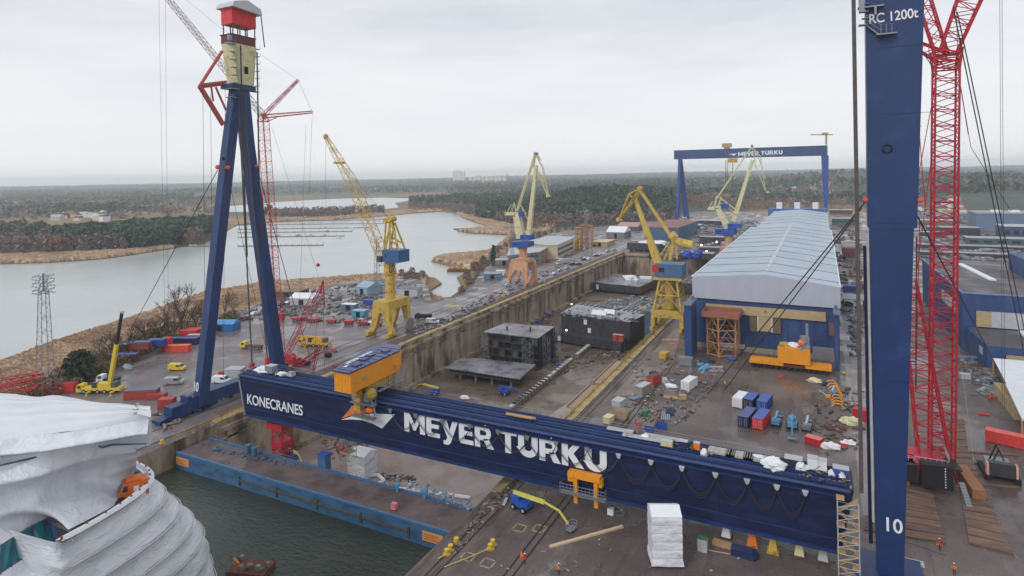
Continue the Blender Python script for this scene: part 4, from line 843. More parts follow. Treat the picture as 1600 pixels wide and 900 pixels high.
mb=M(); mb.box(c.x+.3,c.y+1.6,1.2,5,2.6,4.4,.1); mb.box(c.x-4.6,c.y+2.2,1.6,3.4,3,3.2,.1); mb.box(c.x+2.4,c.y+4.6,4.4,4,5,.3,.1); mb.b('counterweight',pm('counterweight_black',(38,38,42),.5),t)
mb=M(); [mb.box(c.x-1.3+.0*k,c.y+.22,1.6+k*.5,.5,.06,.26) for k in range(8)]; [mb.box(c.x+1.6,c.y+.45,1.6+k*.5,.3,.06,.26) for k in range(8)]; mb.b('warning_stripe',white,t)
for dx,dy in ((-5.5,7),(6.3,6.5)):
    mb=M(); mb.box(c.x+dx,c.y+dy,.35,2.1,11,1.7,.1); mb.b('crawler_track',pm('track_rust',(150,108,76),.8,0,.25,1.2,stretch=(1,4,1)),t)
mb=M(); 
for k in range(8): mb.tube((c.x+2.6+k*.0,c.y+2.4+k*.8,5.8),(c.x+2.6,c.y+2.4+k*.8,6.9),.05,3); mb.tube((c.x-4+k*.9,c.y+2,5.0),(c.x-4+k*.9,c.y+2,6.1),.05,3)
mb.tube((c.x+2.6,c.y+2.4,6.9),(c.x+2.6,c.y+8,6.9),.05,3); mb.tube((c.x-4,c.y+2,6.1),(c.x+2.4,c.y+2,6.1),.05,3); mb.b('guard_rail',lgrey,t)
mb=M(); mb.bar((c.x+4.2,c.y+1.0,3),(c.x+4.8,c.y-2.4,.2),.9,.1); [mb.bar((c.x+3.8+.06*k,c.y+.9-.42*k,3.0-.34*k),(c.x+4.7+.06*k,c.y+.9-.42*k,3.0-.34*k),.12) for k in range(8)]; mb.b('ladder',grey,t)
for k,P in enumerate((((1420,745),(1462,755),(1478,850),(1400,838)),((1508,775),(1540,735),(1590,865),(1540,858)))): pass
def mats(P,lb,n):
    q=[at(*p,.0) for p in P]; t=thing('timber_mat_pad',lb,'timber mat',(q[0].x,q[0].y,0))
    for k in range(n):
        a=q[0].lerp(q[3],(k+.06)/n); b_=q[1].lerp(q[2],(k+.06)/n); c1=q[1].lerp(q[2],(k+.94)/n); d=q[0].lerp(q[3],(k+.94)/n)
        mb=M(); mb.prism([(d.x,d.y),(c1.x,c1.y),(b_.x,b_.y),(a.x,a.y)],.012,.26+.02*(k%2)); mb.b('mat',mat_wood,t)
mats(((1372,745),(1454,760),(1478,850),(1350,830)),'left pad of brown timber mats in front of the red crawler crane',9)
mats(((1488,700),(1510,700),(1584,868),(1515,852)),'right pad of brown timber mats in front of the red crawler crane',14)
mats(((1480,655),(1506,655),(1512,700),(1486,702)),'pad of timber mats behind the tracks of the red crawler crane',4)
# ================================================================== DOCK GATE, BLOCKS IN THE DOCK
G0,G1=92.0,100.6
t=thing('dock_gate','long light blue floating dock gate with walkway on top closing the dry dock','dock gate',(-99,96,FLOOR))
gm=M(); gm.box(-99,(G0+G1)/2,-12,DX1-DX0-2.2,G1-G0,9.6); gm.b('hull',gblue,t)
mb=M(); mb.box(-99,G0-.06,-7.0,DX1-DX0-2.4,.14,.95); mb.b('waterline_band',pm('antifoul_rust',(112,84,88),.8,0,.3,.6),t)
mb=M(); mb.box(-99,(G0+G1)/2,-2.4,DX1-DX0-2.0,G1-G0-1.3,.12); mb.b('deck',pm('gate_deck',(104,90,88),.6,0,.2,.3,c2=(82,72,72),c2amt=.5,c2scale=.2,wet=.3),t)
for y in (G0+.1,G1-.1): 
    mb=M(); mb.box(-99,y,-2.4,DX1-DX0-2.0,.5,.35); mb.b('kerb',pm('kerb_blue',(72,112,150),.5,0,.2,.5),t)
fr=M()
for z in (-4.3,): fr.box(-93,G0-.22,z,46,.3,.35)
for k in range(5): fr.box(-116+k*11.5,G0-.22,-5.3,.35,.3,2.0)
fr.b('fender_frame',pm('fender_timber',(84,82,78),.8,0,.3,.8),t)
def gatesign(x):
    mb=M(); mb.box(x,G0-.1,-4.9,4.6,.14,1.7); s=mb.b('warning_sign',pm('sign_orange',(222,152,84),.6,0,.08,.8),t)
    mb=M()
    for r_,n in ((0,9),(1,7),(2,9)):
        xx=-1.9
        for k in range(n):
            w1=.2+.16*((k*7+r_*3)%3)/2; mb.box(x+xx+w1/2,G0-.19,-3.75-.42*r_,w1*.8,.03,.2); xx+=w1+.1
    mb.b('lettering',pm('sign_brown',(150,88,56),.6),s)
gatesign(-64.6); gatesign(-135.6)
rl=M()
for k in range(70):
    x=-137+k*1.1; rl.tube((x,G1-.5,-2.2),(x,G1-.5,-1.1),.04,3)
for z in (-1.65,-1.1): rl.tube((-137,G1-.5,z),(-61,G1-.5,z),.035,3)
rl.b('handrail',pm('rail_blue',(70,100,126),.5),t)
rl=M()
for k in range(50): rl.box(-137+k*1.52,G1+.9,-3.6,.2,1.7,.2)
for z in (-3.5,-5.5): rl.box(-99,G1+1.6,z,76,.3,.3)
rl.b('rear_gantry',pm('rail_blue',(70,100,126),.5),t)
for px,py,c,lb in ((388,707,tblue,'left of the blue bollards on the far rim of the dock gate'),(398,711,tblue,'right of the blue bollards on the far rim of the dock gate')):
    p=at(px,py,-2.2); mb=M(); mb.tube(p,p+V3(0,0,1.6),.55,10); mb.tube(p+V3(0,0,1.6),p+V3(0,0,1.9),.75,10); one('gate_bollard',lb,'bollard',mb,gblue)
p=at(507,735,-3); t2=thing('blue_cabinet','blue cabinet standing on the far rim of the gate beside the white wrapped tower','cabinet',p); M().box(p.x,p.y,p.z,2.2,1.8,3.6).b('body',gblue,t2); M().box(p.x,p.y,p.z+3.62,2.4,2,.2).b('lid',dblue,t2)
one('pink_box','small pink box on the near rim of the dock gate','box',M().box(*at(616,795,-2.0),1.0,.9,1.1),pm('pink_paint',(220,130,130),.6))
for px,py,lb in ((621,768,'small blue valve post left on the gate rear rim'),(664,778,'small blue valve post right on the gate rear rim')):
    p=at(px,py,-2.2); mb=M(); mb.tube(p,p+V3(0,0,1.1),.3,8); mb.box(p.x,p.y,p.z+1.1,1.0,.8,.5); one('valve_post',lb,'valve',mb,tealp)
# white wrapped tower and hose
def wraptower(name,lb,c,sx,sy,z0,z1,rz,n=6,ridge=True,flap=0):
    t=thing(name,lb,'wrapped tower',(c[0],c[1],z0)); mb=M(); rows=[]
    cr_,sr=math.cos(rz),math.sin(rz)
    per=[(-.5,-.5),(-.25,-.5),(0,-.5),(.25,-.5),(.5,-.5),(.5,-.17),(.5,.17),(.5,.5),(.17,.5),(-.17,.5),(-.5,.5),(-.5,.17),(-.5,-.17),(-.5,-.5)]
    for i in range(n*4+1):
        z=z0+(z1-z0)*i/(n*4); s=1+.028*abs(math.sin(math.pi*i/4))+(flap*.1*max(0,1-i/3)); row=[]
        for j,(a,b_) in enumerate(per):
            k=.0 if j in (0,len(per)-1) else .045*noise.noise(Vector((a*6+z,b_*6,z*.9)))
            x=a*sx*s*(1+k*.5); y=b_*sy*s*(1+k); row.append((c[0]+x*cr_-y*sr,c[1]+x*sr+y*cr_,z))
        rows.append(row)
    mb.grid(rows); mb.b('cover',wrap,t)
    mb=M(); R_=lambda x,y,z:(c[0]+x*cr_-y*sr,c[1]+x*sr+y*cr_,z)
    h_=.9 if ridge else .1; hx,hy=sx/2*1.03,sy/2*1.03
    mb.add([R_(-hx,-hy,z1),R_(hx,-hy,z1),R_(hx,hy,z1),R_(-hx,hy,z1),R_(-hx,0,z1+h_),R_(hx,0,z1+h_)],[(0,1,5,4),(2,3,4,5),(0,4,3),(1,2,5),(3,2,1,0)]); mb.b('cover_roof',white,t)
    mb=M()
    for k in range(1,n): 
        z=z0+(z1-z0)*k/n; pts=[R_(a*sx*1.02,b_*sy*1.02,z) for a,b_ in ((-.5,-.5),(.5,-.5),(.5,.5),(-.5,.5),(-.5,-.5))]; mb.path(pts,.06,3)
    mb.b('strap',pm('strap_grey',(170,174,180),.6),t); return t
wraptower('wrapped_scaffold','white wrapped scaffold tower on the dock floor behind the gate',(-109.6,124.6),5.6,5.0,FLOOR,-10.2,.0,3)
wraptower('wrapped_scaffold','tall white sheeted scaffold tower in front of the navy girder',(-23.4,97.2),4.6,4.0,.35,8.0,rad(24),6,True,1)
mb=M(); mb.path([at(x,y,FLOOR+.3) for x,y in ((572,745),(590,742),(600,750),(585,762),(640,765),(690,772),(735,778))],.45,6); one('sheeting_strip','long crumpled white strip lying on the dock floor behind the gate','sheeting',mb,wrap)
# red support tower
t=thing('support_tower','red lattice support tower under the left half of the navy girder','support tower',(-124,112,FLOOR))
M().lat((-121.6,109,FLOOR),(-121.6,109,0),3.2,3.2,6,.28,.16).b('lattice',red,t); mb=M(); mb.box(-122.2,109,0,5.4,4,1.6); mb.box(-125.8,109,1.2,6,1.4,1.2); mb.b('head_beam',red,t)
mb=M(); mb.box(-121.6,109,-4.6,3.6,3.6,1.6); mb.b('cross_beam',red,t)
t=thing('hanging_scaffold','small grey scaffold cage with a red jack hanging under the girder emblem','scaffold',(-98.2,106.8,-2)); M().lat((-98.2,106.9,-2.4),(-98.2,106.9,2.9),2.6,2.6,4,.07,.045).b('frame',grey,t); M().ball((-98.9,105.8,.4),.6).b('jack',red,t); M().box(-98.2,106.9,-.8,2.8,2.8,.12).b('platform',timber,t)
# right-hand jack clamp on the girder
t=thing('girder_clamp','orange clamp frame with grey basket on the girder under the last lettering','clamp',(-39.6,105,2))
mb=M(); mb.box(-39.6,104.6,6.3,6.2,1.6,1.0); mb.box(-42.2,104.8,5.4,1.2,1.2,1.4); mb.box(-36.8,104.8,5.4,1.2,1.2,1.4); mb.box(-41.2,104.2,1.8,.7,.8,4.6); mb.box(-37.3,104.2,1.8,.7,.8,4.6); mb.b('frame',yel2,t)
mb=M(); mb.box(-39.6,103.6,3.6,8.6,1.3,.15)
for z in (4.2,4.8,5.4): mb.tube((-43.9,102.9,z),(-35.3,102.9,z),.05,3)
for k in range(13): mb.tube((-43.9+k*.72,102.9,3.6),(-43.9+k*.72,102.9,5.5),.045,3)
for x in (-43.9,-35.3): [mb.tube((x,102.9,z),(x,104.3,z),.05,3) for z in (4.2,4.8,5.4)]
mb.b('work_basket',grey,t)
t=thing('scaffold_cage','grey scaffold cage with a red jack under the girder right of the orange clamp','scaffold',(-33,104,0)); p=at(966,800,0)
M().lat((p.x,p.y,.2),(p.x,p.y,4.4),2.6,2.6,4,.08,.05).b('frame',grey,t); M().box(p.x,p.y,2.2,1.0,.9,1.5).b('jack',red,t); M().box(p.x-1.0,p.y-1.2,0,1.1,.9,1.1).b('white_bin',white,t)
# trestles below the girder
for i,(px,py,c,lb) in enumerate(((1135,839,white,'white tapered trestle, leftmost under the girder'),(1176,851,oran,'orange tapered trestle under the girder'),(1208,862,yel3,'dull yellow tapered trestle under the girder'),(1249,868,cream,'cream tapered trestle under the girder'),(1286,876,lgrey,'pale grey tapered trestle, rightmost under the girder'))):
    p=at(px,py,0); t=thing('trestle',lb,'trestle',p); mb=M(); mb.bar((p.x,p.y,.3),(p.x,p.y,2.85),1.5,1.5,.55,.55,up=(0,1,0)); mb.b('body',c,t); M().box(p.x,p.y,0,1.8,1.8,.3).b('foot_plate',yel3 if i in (1,2) else rust,t); M().box(p.x,p.y,2.85,.7,.7,.14).b('cap',timber,t)
# stair tower at the right end
t=thing('stair_tower','aluminium scaffold stair tower at the right end of the navy girder','stair tower',(3.2,104,0)); mb=M()
for x in (1.2,4.0):
    for y in (103.2,104.9): mb.tube((x,y,0),(x,y,12.2),.07,4)
for k in range(12):
    z=.2+k*1.0
    mb.tube((1.2,103.2,z),(4.0,103.2,z),.045,3); mb.tube((1.2,104.9,z),(4.0,104.9,z),.045,3); mb.tube((1.2,103.2,z),(1.2,104.9,z),.045,3)
    mb.tube((1.2,103.1,z),(4,103.1,z+1) if k%2 else (1.2,103.1,z+1),.045,3)
mb.b('frame',lgrey,t)
for k in range(6): 
    z=.3+k*2; M().bar((1.3 if k%2 else 3.9,104,z),(3.9 if k%2 else 1.3,104,z+2),1.1,.12,up=(0,0,1)).b('flight',timber,t)
    M().box(1.6 if k%2 else 3.6,104,z+1.95,1.1,1.6,.1).b('landing',timber,t)
# ---- ship blocks
def block(name,lb,quad,z0,z1,matw,matt,extra=None,rim=.25):
    c=Vector((sum(p[0] for p in quad)/4,sum(p[1] for p in quad)/4)); t=thing(name,lb,'ship block',(c.x,c.y,z0))
    M().prism(quad,z0,z1).b('hull_plating',matw,t); M().prism(off2(quad,1.006),z1,z1+rim).b('deck_plate',matt,t); return t,c
hullm=pm('block_plating',(66,66,72),.6,.1,.2,.8,c2=(48,48,54),c2amt=.5,c2scale=.5,stretch=(1,1,.3))
t,c=block('ship_block','large black ship block with white tarpaulins on deck, beside the yellow lattice tower crane',[(-111.7,267.5),(-77,262.5),(-74.5,279),(-111.5,288)],-12,-4.1,hullm,steel2)
M().prism([(-114.8,262),(-79.3,257),(-75,282),(-112,288)],FLOOR+.9,-11.9).b('lower_block',hullm,t)
for k in range(2):
    mb=M(); [mb.box(-108+k*0+j*1.75,266.4-.15*j+k*-5.1+.2-(.12*j*.05),(-11.6 if k==0 else -15.4),.16,.16,7.2 if k==0 else 3.4) for j in range(18)]; mb.b('stiffener_row',pm('stiffener',(86,86,92),.6),t)
for px,py in ((923,499),(929,510),(883,526)):
    pass
for x,y,z in ((-98.6,265.2,-7.6),(-96.6,264.8,-11.2),(-110.0,260.9,-15.2)): M().box(x,y,z,1.5,.3,2.2).b('door_opening',white,t)
for i,(x,y,s) in enumerate(((-95,272,2.6),(-90,275,2.8),(-92,271,1.8))): 
    mb=M(); mb.add([(x-s,y-s*.7,-3.8),(x+s,y-s*.7,-3.8),(x+s,y+s*.7,-3.8),(x-s,y+s*.7,-3.8),(x-s*.9,y,-1.9),(x+s*.9,y,-1.9)],[(0,1,5,4),(2,3,4,5),(0,4,3),(1,2,5)]); one('white_tent',('left','right','front')[i]+' white tent on the deck of the large black ship block','tent',mb,white)
p=(-80.5,258.5,-11.9); tt=thing('red_locker','pair of red lockers on the lower deck edge of the black ship block','locker',p); M().box(-82.6,259.6,-11.9,1.9,2.2,2.7).b('body',red2,tt); M().box(-79.9,259.3,-11.9,2.4,2.2,2.4).b('body',red2,tt); M().box(-81.2,259.4,-9.15,4.6,2.2,.1).b('lid',pm('pink_lid',(222,160,160),.6),tt)
# open four-deck block
t=thing('ship_block','open dark ship block of four decks with scaffolds at its corners','ship block',(-114,231,FLOOR)); q=[(-128,221.6),(-102.5,221.5),(-103.6,241),(-126.4,239)]
for k in range(5):
    z=-16.0+k*3.05; M().prism(q,z,z+.35).b('deck_plate',steel2 if k==4 else steel,t)
mb=M(); mb.prism([(-127,224),(-104,224),(-104.8,240),(-126,238)],FLOOR,-4.2); mb.b('inner_bulkhead',pm('bulkhead_dark',(44,44,50),.7,0,.4,.6),t)
for k in range(4):
    for j in range(9): M().box(-127.4+j*3.05+(.4 if (j*k)%3 else 0),221.9,-15.7+k*3.05,.22,.3,2.75).b('pillar',steel,t)
pr_=[pm('panel_grey',(92,94,98),.6,0,.2,.6),pm('panel_rust',(104,74,64),.7,0,.3,.6),hullm]
for i,(j,k) in enumerate(((0,0),(1,2),(3,3),(4,1),(6,0),(6,2),(7,3),(2,1),(5,3))): M().box(-125.9+j*3.05,222.4,-15.7+k*3.05,2.7,.15,2.6).b('side_panel',pr_[i%3],t); M().prism([(-103.0,221.6),(-102.5,221.6),(-103.5,241),(-104,241)],FLOOR,-4).b('side_plating',steel,t)
for i,(x,y) in enumerate(((-127,219.8),(-106.5,219.8),(-101,226),(-101.4,238))): M().lat((x,y,FLOOR),(x,y,-3.6),3.2 if i<2 else 2.2,3.2 if i<2 else 2.2,8,.09,.05).b('scaffold',grey,t)
for x,y in ((-120,228),(-110,230)): M().tube((x,y,-3.7),(x,y,-1.8),.35,8).b('vent_pipe',dark,t)
# flat deck section on supports
t=thing('ship_block','wide flat deck section on supports, nearest block to the girder','ship block',(-115,205,FLOOR)); q=[(-131.5,197.4),(-99.0,197.1),(-100.7,215),(-131.8,212)]
M().prism(q,-12.2,-11.9).b('deck_plate',steel2,t); M().prism(off2(q,.93),-13.7,-13.45).b('lower_plate',steel,t)
mb=M(); [mb.box(-129+k*2.4,206,-12.55,.14,16,.35) for k in range(13)]; [mb.box(-115,198.5+k*4,-12.8,30,.2,.6) for k in range(4)]; mb.b('stiffener_row',steel,t)
mb=M(); 
for x in (-126,-119,-112,-104):
    for y in (200,206,211): mb.box(x,y,FLOOR,.8,.8,4.0 if y<0 else 3.0)
mb.b('support_row',grey,t); mb=M(); [mb.tube((-130+k*1.5,197.7,-12.2),(-130+k*1.5,197.7,-13.5),.06,3) for k in range(20)]; mb.b('hanger_row',grey,t)
mb=M(); [mb.bar((-120+k*.5,203,-11.82),(-119+k*.5,206,-11.82),.15,.05) for k in range(3)]; mb.b('welding_strip',lgrey,t)
# far block in the dock
t,c=block('ship_block','low dark ship block with white heaps on deck at the far end of the dock',[(-137.5,385),(-104.2,380.8),(-101,417),(-135.4,424)],FLOOR+1.4,-10.6,hullm,steel2)
M().box(-133.6,383.4,-14.4,1.8,.3,3).b('door_opening',white,t)
M().prism([(-104.6,381.3),(-103.9,380.7),(-100.8,417),(-101.5,417)],FLOOR+1.5,-10.9).b('side_plating',pm('primer_red',(108,66,66),.6,0,.2,.6),t)
one('white_heap_cover','white dome shaped cover on the far dock block','cover',M().ball((-117,405,-10.3),4.6,1.2,1,.7,10,6,.4),white)
one('white_heap_cover','small white box cover behind the dome on the far dock block','cover',M().box(-108,410,-10.3,8,3,1.6),white)
one('white_heap_cover','small pale heap at the front of the far dock block','cover',M().ball((-112.5,387,-10.1),1.8,1,1,.8,8,5,.5),lgrey)
for i,(q,z1,lb) in enumerate((([(-98,402),(-64,398),(-62,430),(-97,434)],-9.8,'low dark ship block in the far right corner of the dock'),([(-128,312),(-104,309),(-102,330),(-127,334)],-13.2,'low grey deck section lying between the black block and the far block'),([(-99,318),(-80,316),(-78,344),(-97,347)],-12.6,'low grey section with stiffeners behind the pipe heap in the dock'))):
    t,c=block('ship_block',lb,q,FLOOR+.8,z1,hullm,steel2); mb=M(); [mb.bar((q[0][0]+(q[1][0]-q[0][0])*k/8,q[0][1]+1+(q[1][1]-q[0][1])*k/8,z1+.35),(q[3][0]+(q[2][0]-q[3][0])*k/8,q[3][1]-1+(q[2][1]-q[3][1])*k/8,z1+.35),.2,.5) for k in range(1,8)]; mb.b('stiffener_row',steel,t); M().lat((q[1][0]+2,q[1][1]+3,FLOOR),(q[1][0]+2,q[1][1]+3,z1+1.5),2,2,5,.08,.05).b('scaffold',grey,t)
# fill in heaps, dark frames at the head of the dock (ground level)
def longbox(name,lb,cat,px0,px1,py,h,dep,mat,roof,z=0,windows=0,extra=None,grp=None):
    a=at(*((px0,py)),z); b_=at(px1,py+(0),z); X0,X1=a.x,b_.x; Y=(a.y+b_.y)/2; t=thing(name,lb,cat,((X0+X1)/2,Y+dep/2,z),grp)
    M().box((X0+X1)/2,Y+dep/2,z,X1-X0,dep,h).b('wall',mat,t); M().box((X0+X1)/2,Y+dep/2,z+h,X1-X0+.6,dep+.6,.35).b('roof',roof,t)
    for k in range(windows):
        x=X0+(k+.5)*(X1-X0)/windows; M().box(x,Y-.04,z+h*.45,(X1-X0)/windows*.6,.1,h*.3).b('window',glass,t)
    return t
hu=thing('hull_section','long dark hull section with white covers beyond the dock head','hull section',(-125,480,0))
M().prism([(-139,472),(-112,470),(-110,482),(-139,486)],1.6,6.2).b('hull_plating',hullm,hu); mb=M(); [mb.box(-137+k*4,477,0,1,8,1.6) for k in range(7)]; mb.b('support_row',rust,hu); M().prism([(-139.2,471.8),(-111.8,469.8),(-109.8,482.2),(-139.2,486.2)],6.2,6.5).b('deck_plate',steel,hu)
for k,(x,s) in enumerate(((-121,4.6),(-114.5,4.8),(-128,2.6))): one('white_cover',('middle','right','left')[k]+' white cover on the dark hull section beyond the dock','cover',M().ball((x,477,6.6),s,1.3,.9,.45,10,6,.5),white)
# ---- heaps of pipes and clutter
def heap(name,kindlabel,poly,n,smin,smax,mat,z=0.0,flat=.5):
    V=[];F=[]
    for i in range(n):
        while True:
            x=random.uniform(min(p[0] for p in poly),max(p[0] for p in poly)); y=random.uniform(min(p[1] for p in poly),max(p[1] for p in poly))
            if inpoly(x,y,poly): break
        a=at(x,y,z); s=random.uniform(smin,smax); el=random.choice((1,1,2.5,4)); b_=M().box(0,0,0,s*el,s,s*random.uniform(.2,flat*2)); M_=Matrix.Rotation(random.uniform(0,6.28),3,'Z')@Matrix.Rotation(random.uniform(-.25,.25),3,'X')
        k=len(V); V+=[tuple(M_@Vector(v)+a+V3(0,0,.02)) for v in b_.v]; F+=[tuple(j+k for j in f_) for f_ in b_.f]
    o=npmesh(name,np.array(V),np.array(F),mat); return tag(o,kind='stuff')
heap('debris','',[(948,468),(1000,462),(1030,472),(1020,486),(960,484),(935,478)],260,.3,1.1,rubw,z=-3.4 if 0 else FLOOR+4)
heap('rubble','',[(880,480),(1005,490),(995,503),(880,496)],60,.2,.6,rubm,z=-3.8)
heap('debris','',[(770,512),(860,505),(870,475),(960,450),(900,455),(800,490)],160,.4,1.2,rubm,z=FLOOR)
heap('debris','',[(850,560),(985,548),(980,562),(850,590),(840,580)],130,.3,1.0,rubm,z=FLOOR)
heap('rubble','',[(595,740),(650,744),(645,752),(604,752)],55,.2,.7,rubm,z=FLOOR)
heap('debris','',[(500,690),(560,680),(575,700),(520,720)],60,.3,.9,rubm,z=FLOOR)
heap('debris','',[(990,470),(1060,455),(1068,470),(1010,500)],70,.4,1.2,rubm,z=FLOOR)
# long row of keel blocks
for k in range(26):
    p=at(918-(918-802)*k/25 if 0 else 918-k*4.65,546+k*3.75,FLOOR); 
    if k in (4,5,12): continue
    t=thing('keel_block','pale concrete keel block in the row along the dock floor','keel block',p,'keel blocks along the dock floor',rz=.02); M().box(0,0,0,1.7,4.6,1.5).b('block',conc,t,local=True); M().box(0,0,1.5,1.5,4.3,.3).b('cap',lgrey,t,local=True)
# yellow railing along the right dock edge + walkway
t=thing('dock_railing','long yellow safety railing along the right dock edge','railing',(DX1,170,0)); mb=M()
for k in range(110): y=110+k*1.6; mb.tube((DX1+.1,y,.4),(DX1+.1,y,1.6),.07,3)
for z in (1.0,1.6): mb.tube((DX1+.1,110,z),(DX1+.1,284,z),.09,4)
mb.box(DX1+.1,197,.36,.16,174,.3)
mb.b('rail',yel3,t)
t=thing('dock_railing','yellow railing on the left dock edge beside the gate and A-frame sill','railing',(DX0,112,0)); mb=M()
for k in range(26): y=92+k*1.5; mb.tube((DX0-.3,y,.3),(DX0-.3,y,1.5),.07,3)
for z in (.9,1.5): mb.tube((DX0-.3,92,z),(DX0-.3,130,z),.09,4)
mb.b('rail',yel3,t)
for k,(y0,y1) in enumerate(((158,177),(180,204))): 
    t=thing('service_walkway','%s pinkish walkway slab with timber rim inside the right dock edge'%('nearer','farther')[k],'walkway',(-61,y0,-3)); M().box(-62.0,(y0+y1)/2,-3.4,5.6,y1-y0,.4).b('slab',slabm,t); mb=M(); mb.box(-59.4,(y0+y1)/2,-3,.35,y1-y0,.5); mb.box(-64.7,(y0+y1)/2,-3,.25,y1-y0,.4); mb.b('rim',timber,t)
# ================================================================== THE BIG SHED
SX0,SX1,SY=-41.2,4.2,221.5
t=thing('assembly_shed','huge blue assembly shed with a long pale grey ridged roof','shed',(-18,SY,0))
mb=M(); mb.box((SX0+SX1)/2,SY+195,0,SX1-SX0,389,17.3); mb.b('wall',shedblue,t)
RX=-17.8
mb=M(); mb.ext([(SX0-.5,SY-.5,17.4),(SX1+.4,SY-.5,17.2),(SX1+.4,SY-.5,24.0),(RX,SY-.5,26.8),(SX0-.5,SY-.5,24.8)],(0,.5,0)); mb.b('fascia',fascia,t)
RL=400
rf=M(); rf.ext([(SX0-.5,SY,24.8),(RX,SY,26.8),(SX1+.4,SY,24.0),(SX1+.4,SY,17.3),(SX0-.5,SY,17.4)],(0,205,0)); rf.ext([(SX0+.6,SY+205,23.2),(RX,SY+205,25.2),(SX1-.3,SY+205,22.4),(SX1-.3,SY+205,16),(SX0+.6,SY+205,16)],(0,RL-205,0)); ro=rf.b('roof',roofm,t)
rs=M()
for k in range(10):
    y=SY+8+k*20; rs.bar((SX0-.5,y,24.86),(RX,y,26.86),.14,.14); rs.bar((RX,y,26.86),(SX1+.4,y,24.06),.14,.14)
for k in range(6):
    y=SY+222+k*30; rs.bar((SX0+.6,y,23.26),(RX,y,25.26),.14,.14); rs.bar((RX,y,25.26),(SX1-.3,y,22.46),.14,.14)
rs.b('roof_joint',pm('joint_grey',(92,102,112),.6),ro)
for k in range(20):
    y=SY+10+k*9.4; mb=M(); mb.box(RX,y,26.6 if y<SY+205 else 25.0,1.2,2.2,.6); mb.tube((RX,y,26.9),(RX,y,27.7),.35,8); mb.b('roof_vent',pm('vent_pale',(206,208,210),.5),ro)
for x,z in ((SX0-.55,24.9),(SX1+.45,24.1)): M().box(x,SY+102,z-.2,.35,205,.3).b('gutter',white,ro)
M().box(-18.4,SY-.25,12.6,37.5,.3,3.0).b('light_band',tanm,t)
M().box(-18.0,SY-.32,7.6,4.4,.3,4.9).b('light_band',tanm,t)
brw=pm('brown_window',(112,94,78),.4,0,.3,1.5)
for x in (-21.6,-14.4): M().box(x,SY-.3,7.3,2.5,.3,5.1).b('window',brw,t)
for x in (-35.6,2.2): M().box(x,SY-.3,8.2,2.0,.3,4.2).b('window',brw,t)
for x in (-20.2,-15.8): M().box(x,SY-.42,7.5,.25,.3,5.0).b('window_post',white,t)
M().box(-18.5,SY-.12,0,45,.3,1.7).b('plinth',conc,t)
for k in range(23): M().box(-40.4+k*1.95,SY-.1,1.8,.1,.16,10.7 if k%2 else 5.2).b('cladding_joint',pm('joint_navy',(36,58,100),.5),t)
M().box(-.6,SY-.45,0.0,6.2,.5,4.2).b('roller_door',pm('door_grey',(134,130,136),.5,0,.1,.5,stretch=(1,1,4)),t)
M().box(-34.2,SY-.4,0,1.9,.45,2.8).b('side_door',pm('door_red',(110,54,50),.6),t)
M().box(-29,SY-.36,.9,9,.4,1.5).b('loading_shutter',lgrey,t)
for x0,w1,y0,y1,h in ((-40.6,2.2,206,216,17.6),(3.2,1.2,211,219,17.2)):
    M().box(x0,(y0+y1)/2,0,w1,y1-y0,h).b('door_guide',shedblue,t)
    mb=M(); mb.box(x0,(y0+y1)/2-.2,h,w1+.5,y1-y0+1.6,.45); mb.box(x0,y1-1,h+.4,.9,1.2,1.1); mb.b('guide_cap',pm('cap_slate',(92,108,130),.5),t)
M().box(-17.8,SY-.6,14.2,.5,.3,.5).b('lamp',pm('lamp_body',(120,116,104),.4),t)
for k in range(4): M().box(SX1+.42,SY+14+k*24,9,.12,7,2.2).b('side_window',glass,t)
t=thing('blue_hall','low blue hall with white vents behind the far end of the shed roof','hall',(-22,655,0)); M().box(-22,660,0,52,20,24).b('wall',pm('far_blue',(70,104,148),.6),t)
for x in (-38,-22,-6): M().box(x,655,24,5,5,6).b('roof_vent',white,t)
# office and huts on the left bank
t=thing('office_building','long flat roofed office with blue window bands beside the left road','office',(-181,400,0))
M().prism([(-187.5,360),(-176,384),(-180.5,408),(-204,396)],0,8.2).b('wall',conc,t); M().prism([(-188,359),(-175.4,384),(-180.4,409),(-205,396)],8.2,8.7).b('roof',lgrey,t)
for z in (1.6,4.9):
    a,b_=Vector((-187.5,360)),Vector((-176,384)); d=(b_-a).normalized()
    for k in range(6):
        c=a+d*(2+k*4.1); e=c+d*3.4; n=V3(d.y,-d.x,0)*.12; mb=M(); mb.bar(V3(c.x,c.y,z+.9)+n,V3(e.x,e.y,z+.9)+n,.1,1.7,up=(0,0,1)); w1=mb.b('window',pm('office_glass',(66,98,126),.2,0,.3,.8),t)
t=thing('office_building','taller cream office block right of the long office by the road','office',(-184,440,0))
M().prism([(-180,409),(-173.5,411),(-181,466),(-204,470),(-206,420)],0,10).b('wall',pm('cream_wall',(196,184,156),.7,0,.1,.4),t); M().prism([(-180.5,408.4),(-172.9,410.4),(-180.8,467),(-204.5,471),(-206.6,419.4)],10,10.5).b('roof',lgrey,t)
for k in range(5): M().bar((-173.6-.14*k*8,413+k*9,3.2),(-173.9-.14*k*8,419+k*9,3.2),.4,1.6,up=(0,0,1)).b('window',glass,t)
for k in range(5): M().bar((-173.6-.14*k*8,413+k*9,7),(-173.9-.14*k*8,419+k*9,7),.4,1.6,up=(0,0,1)).b('window',glass,t)
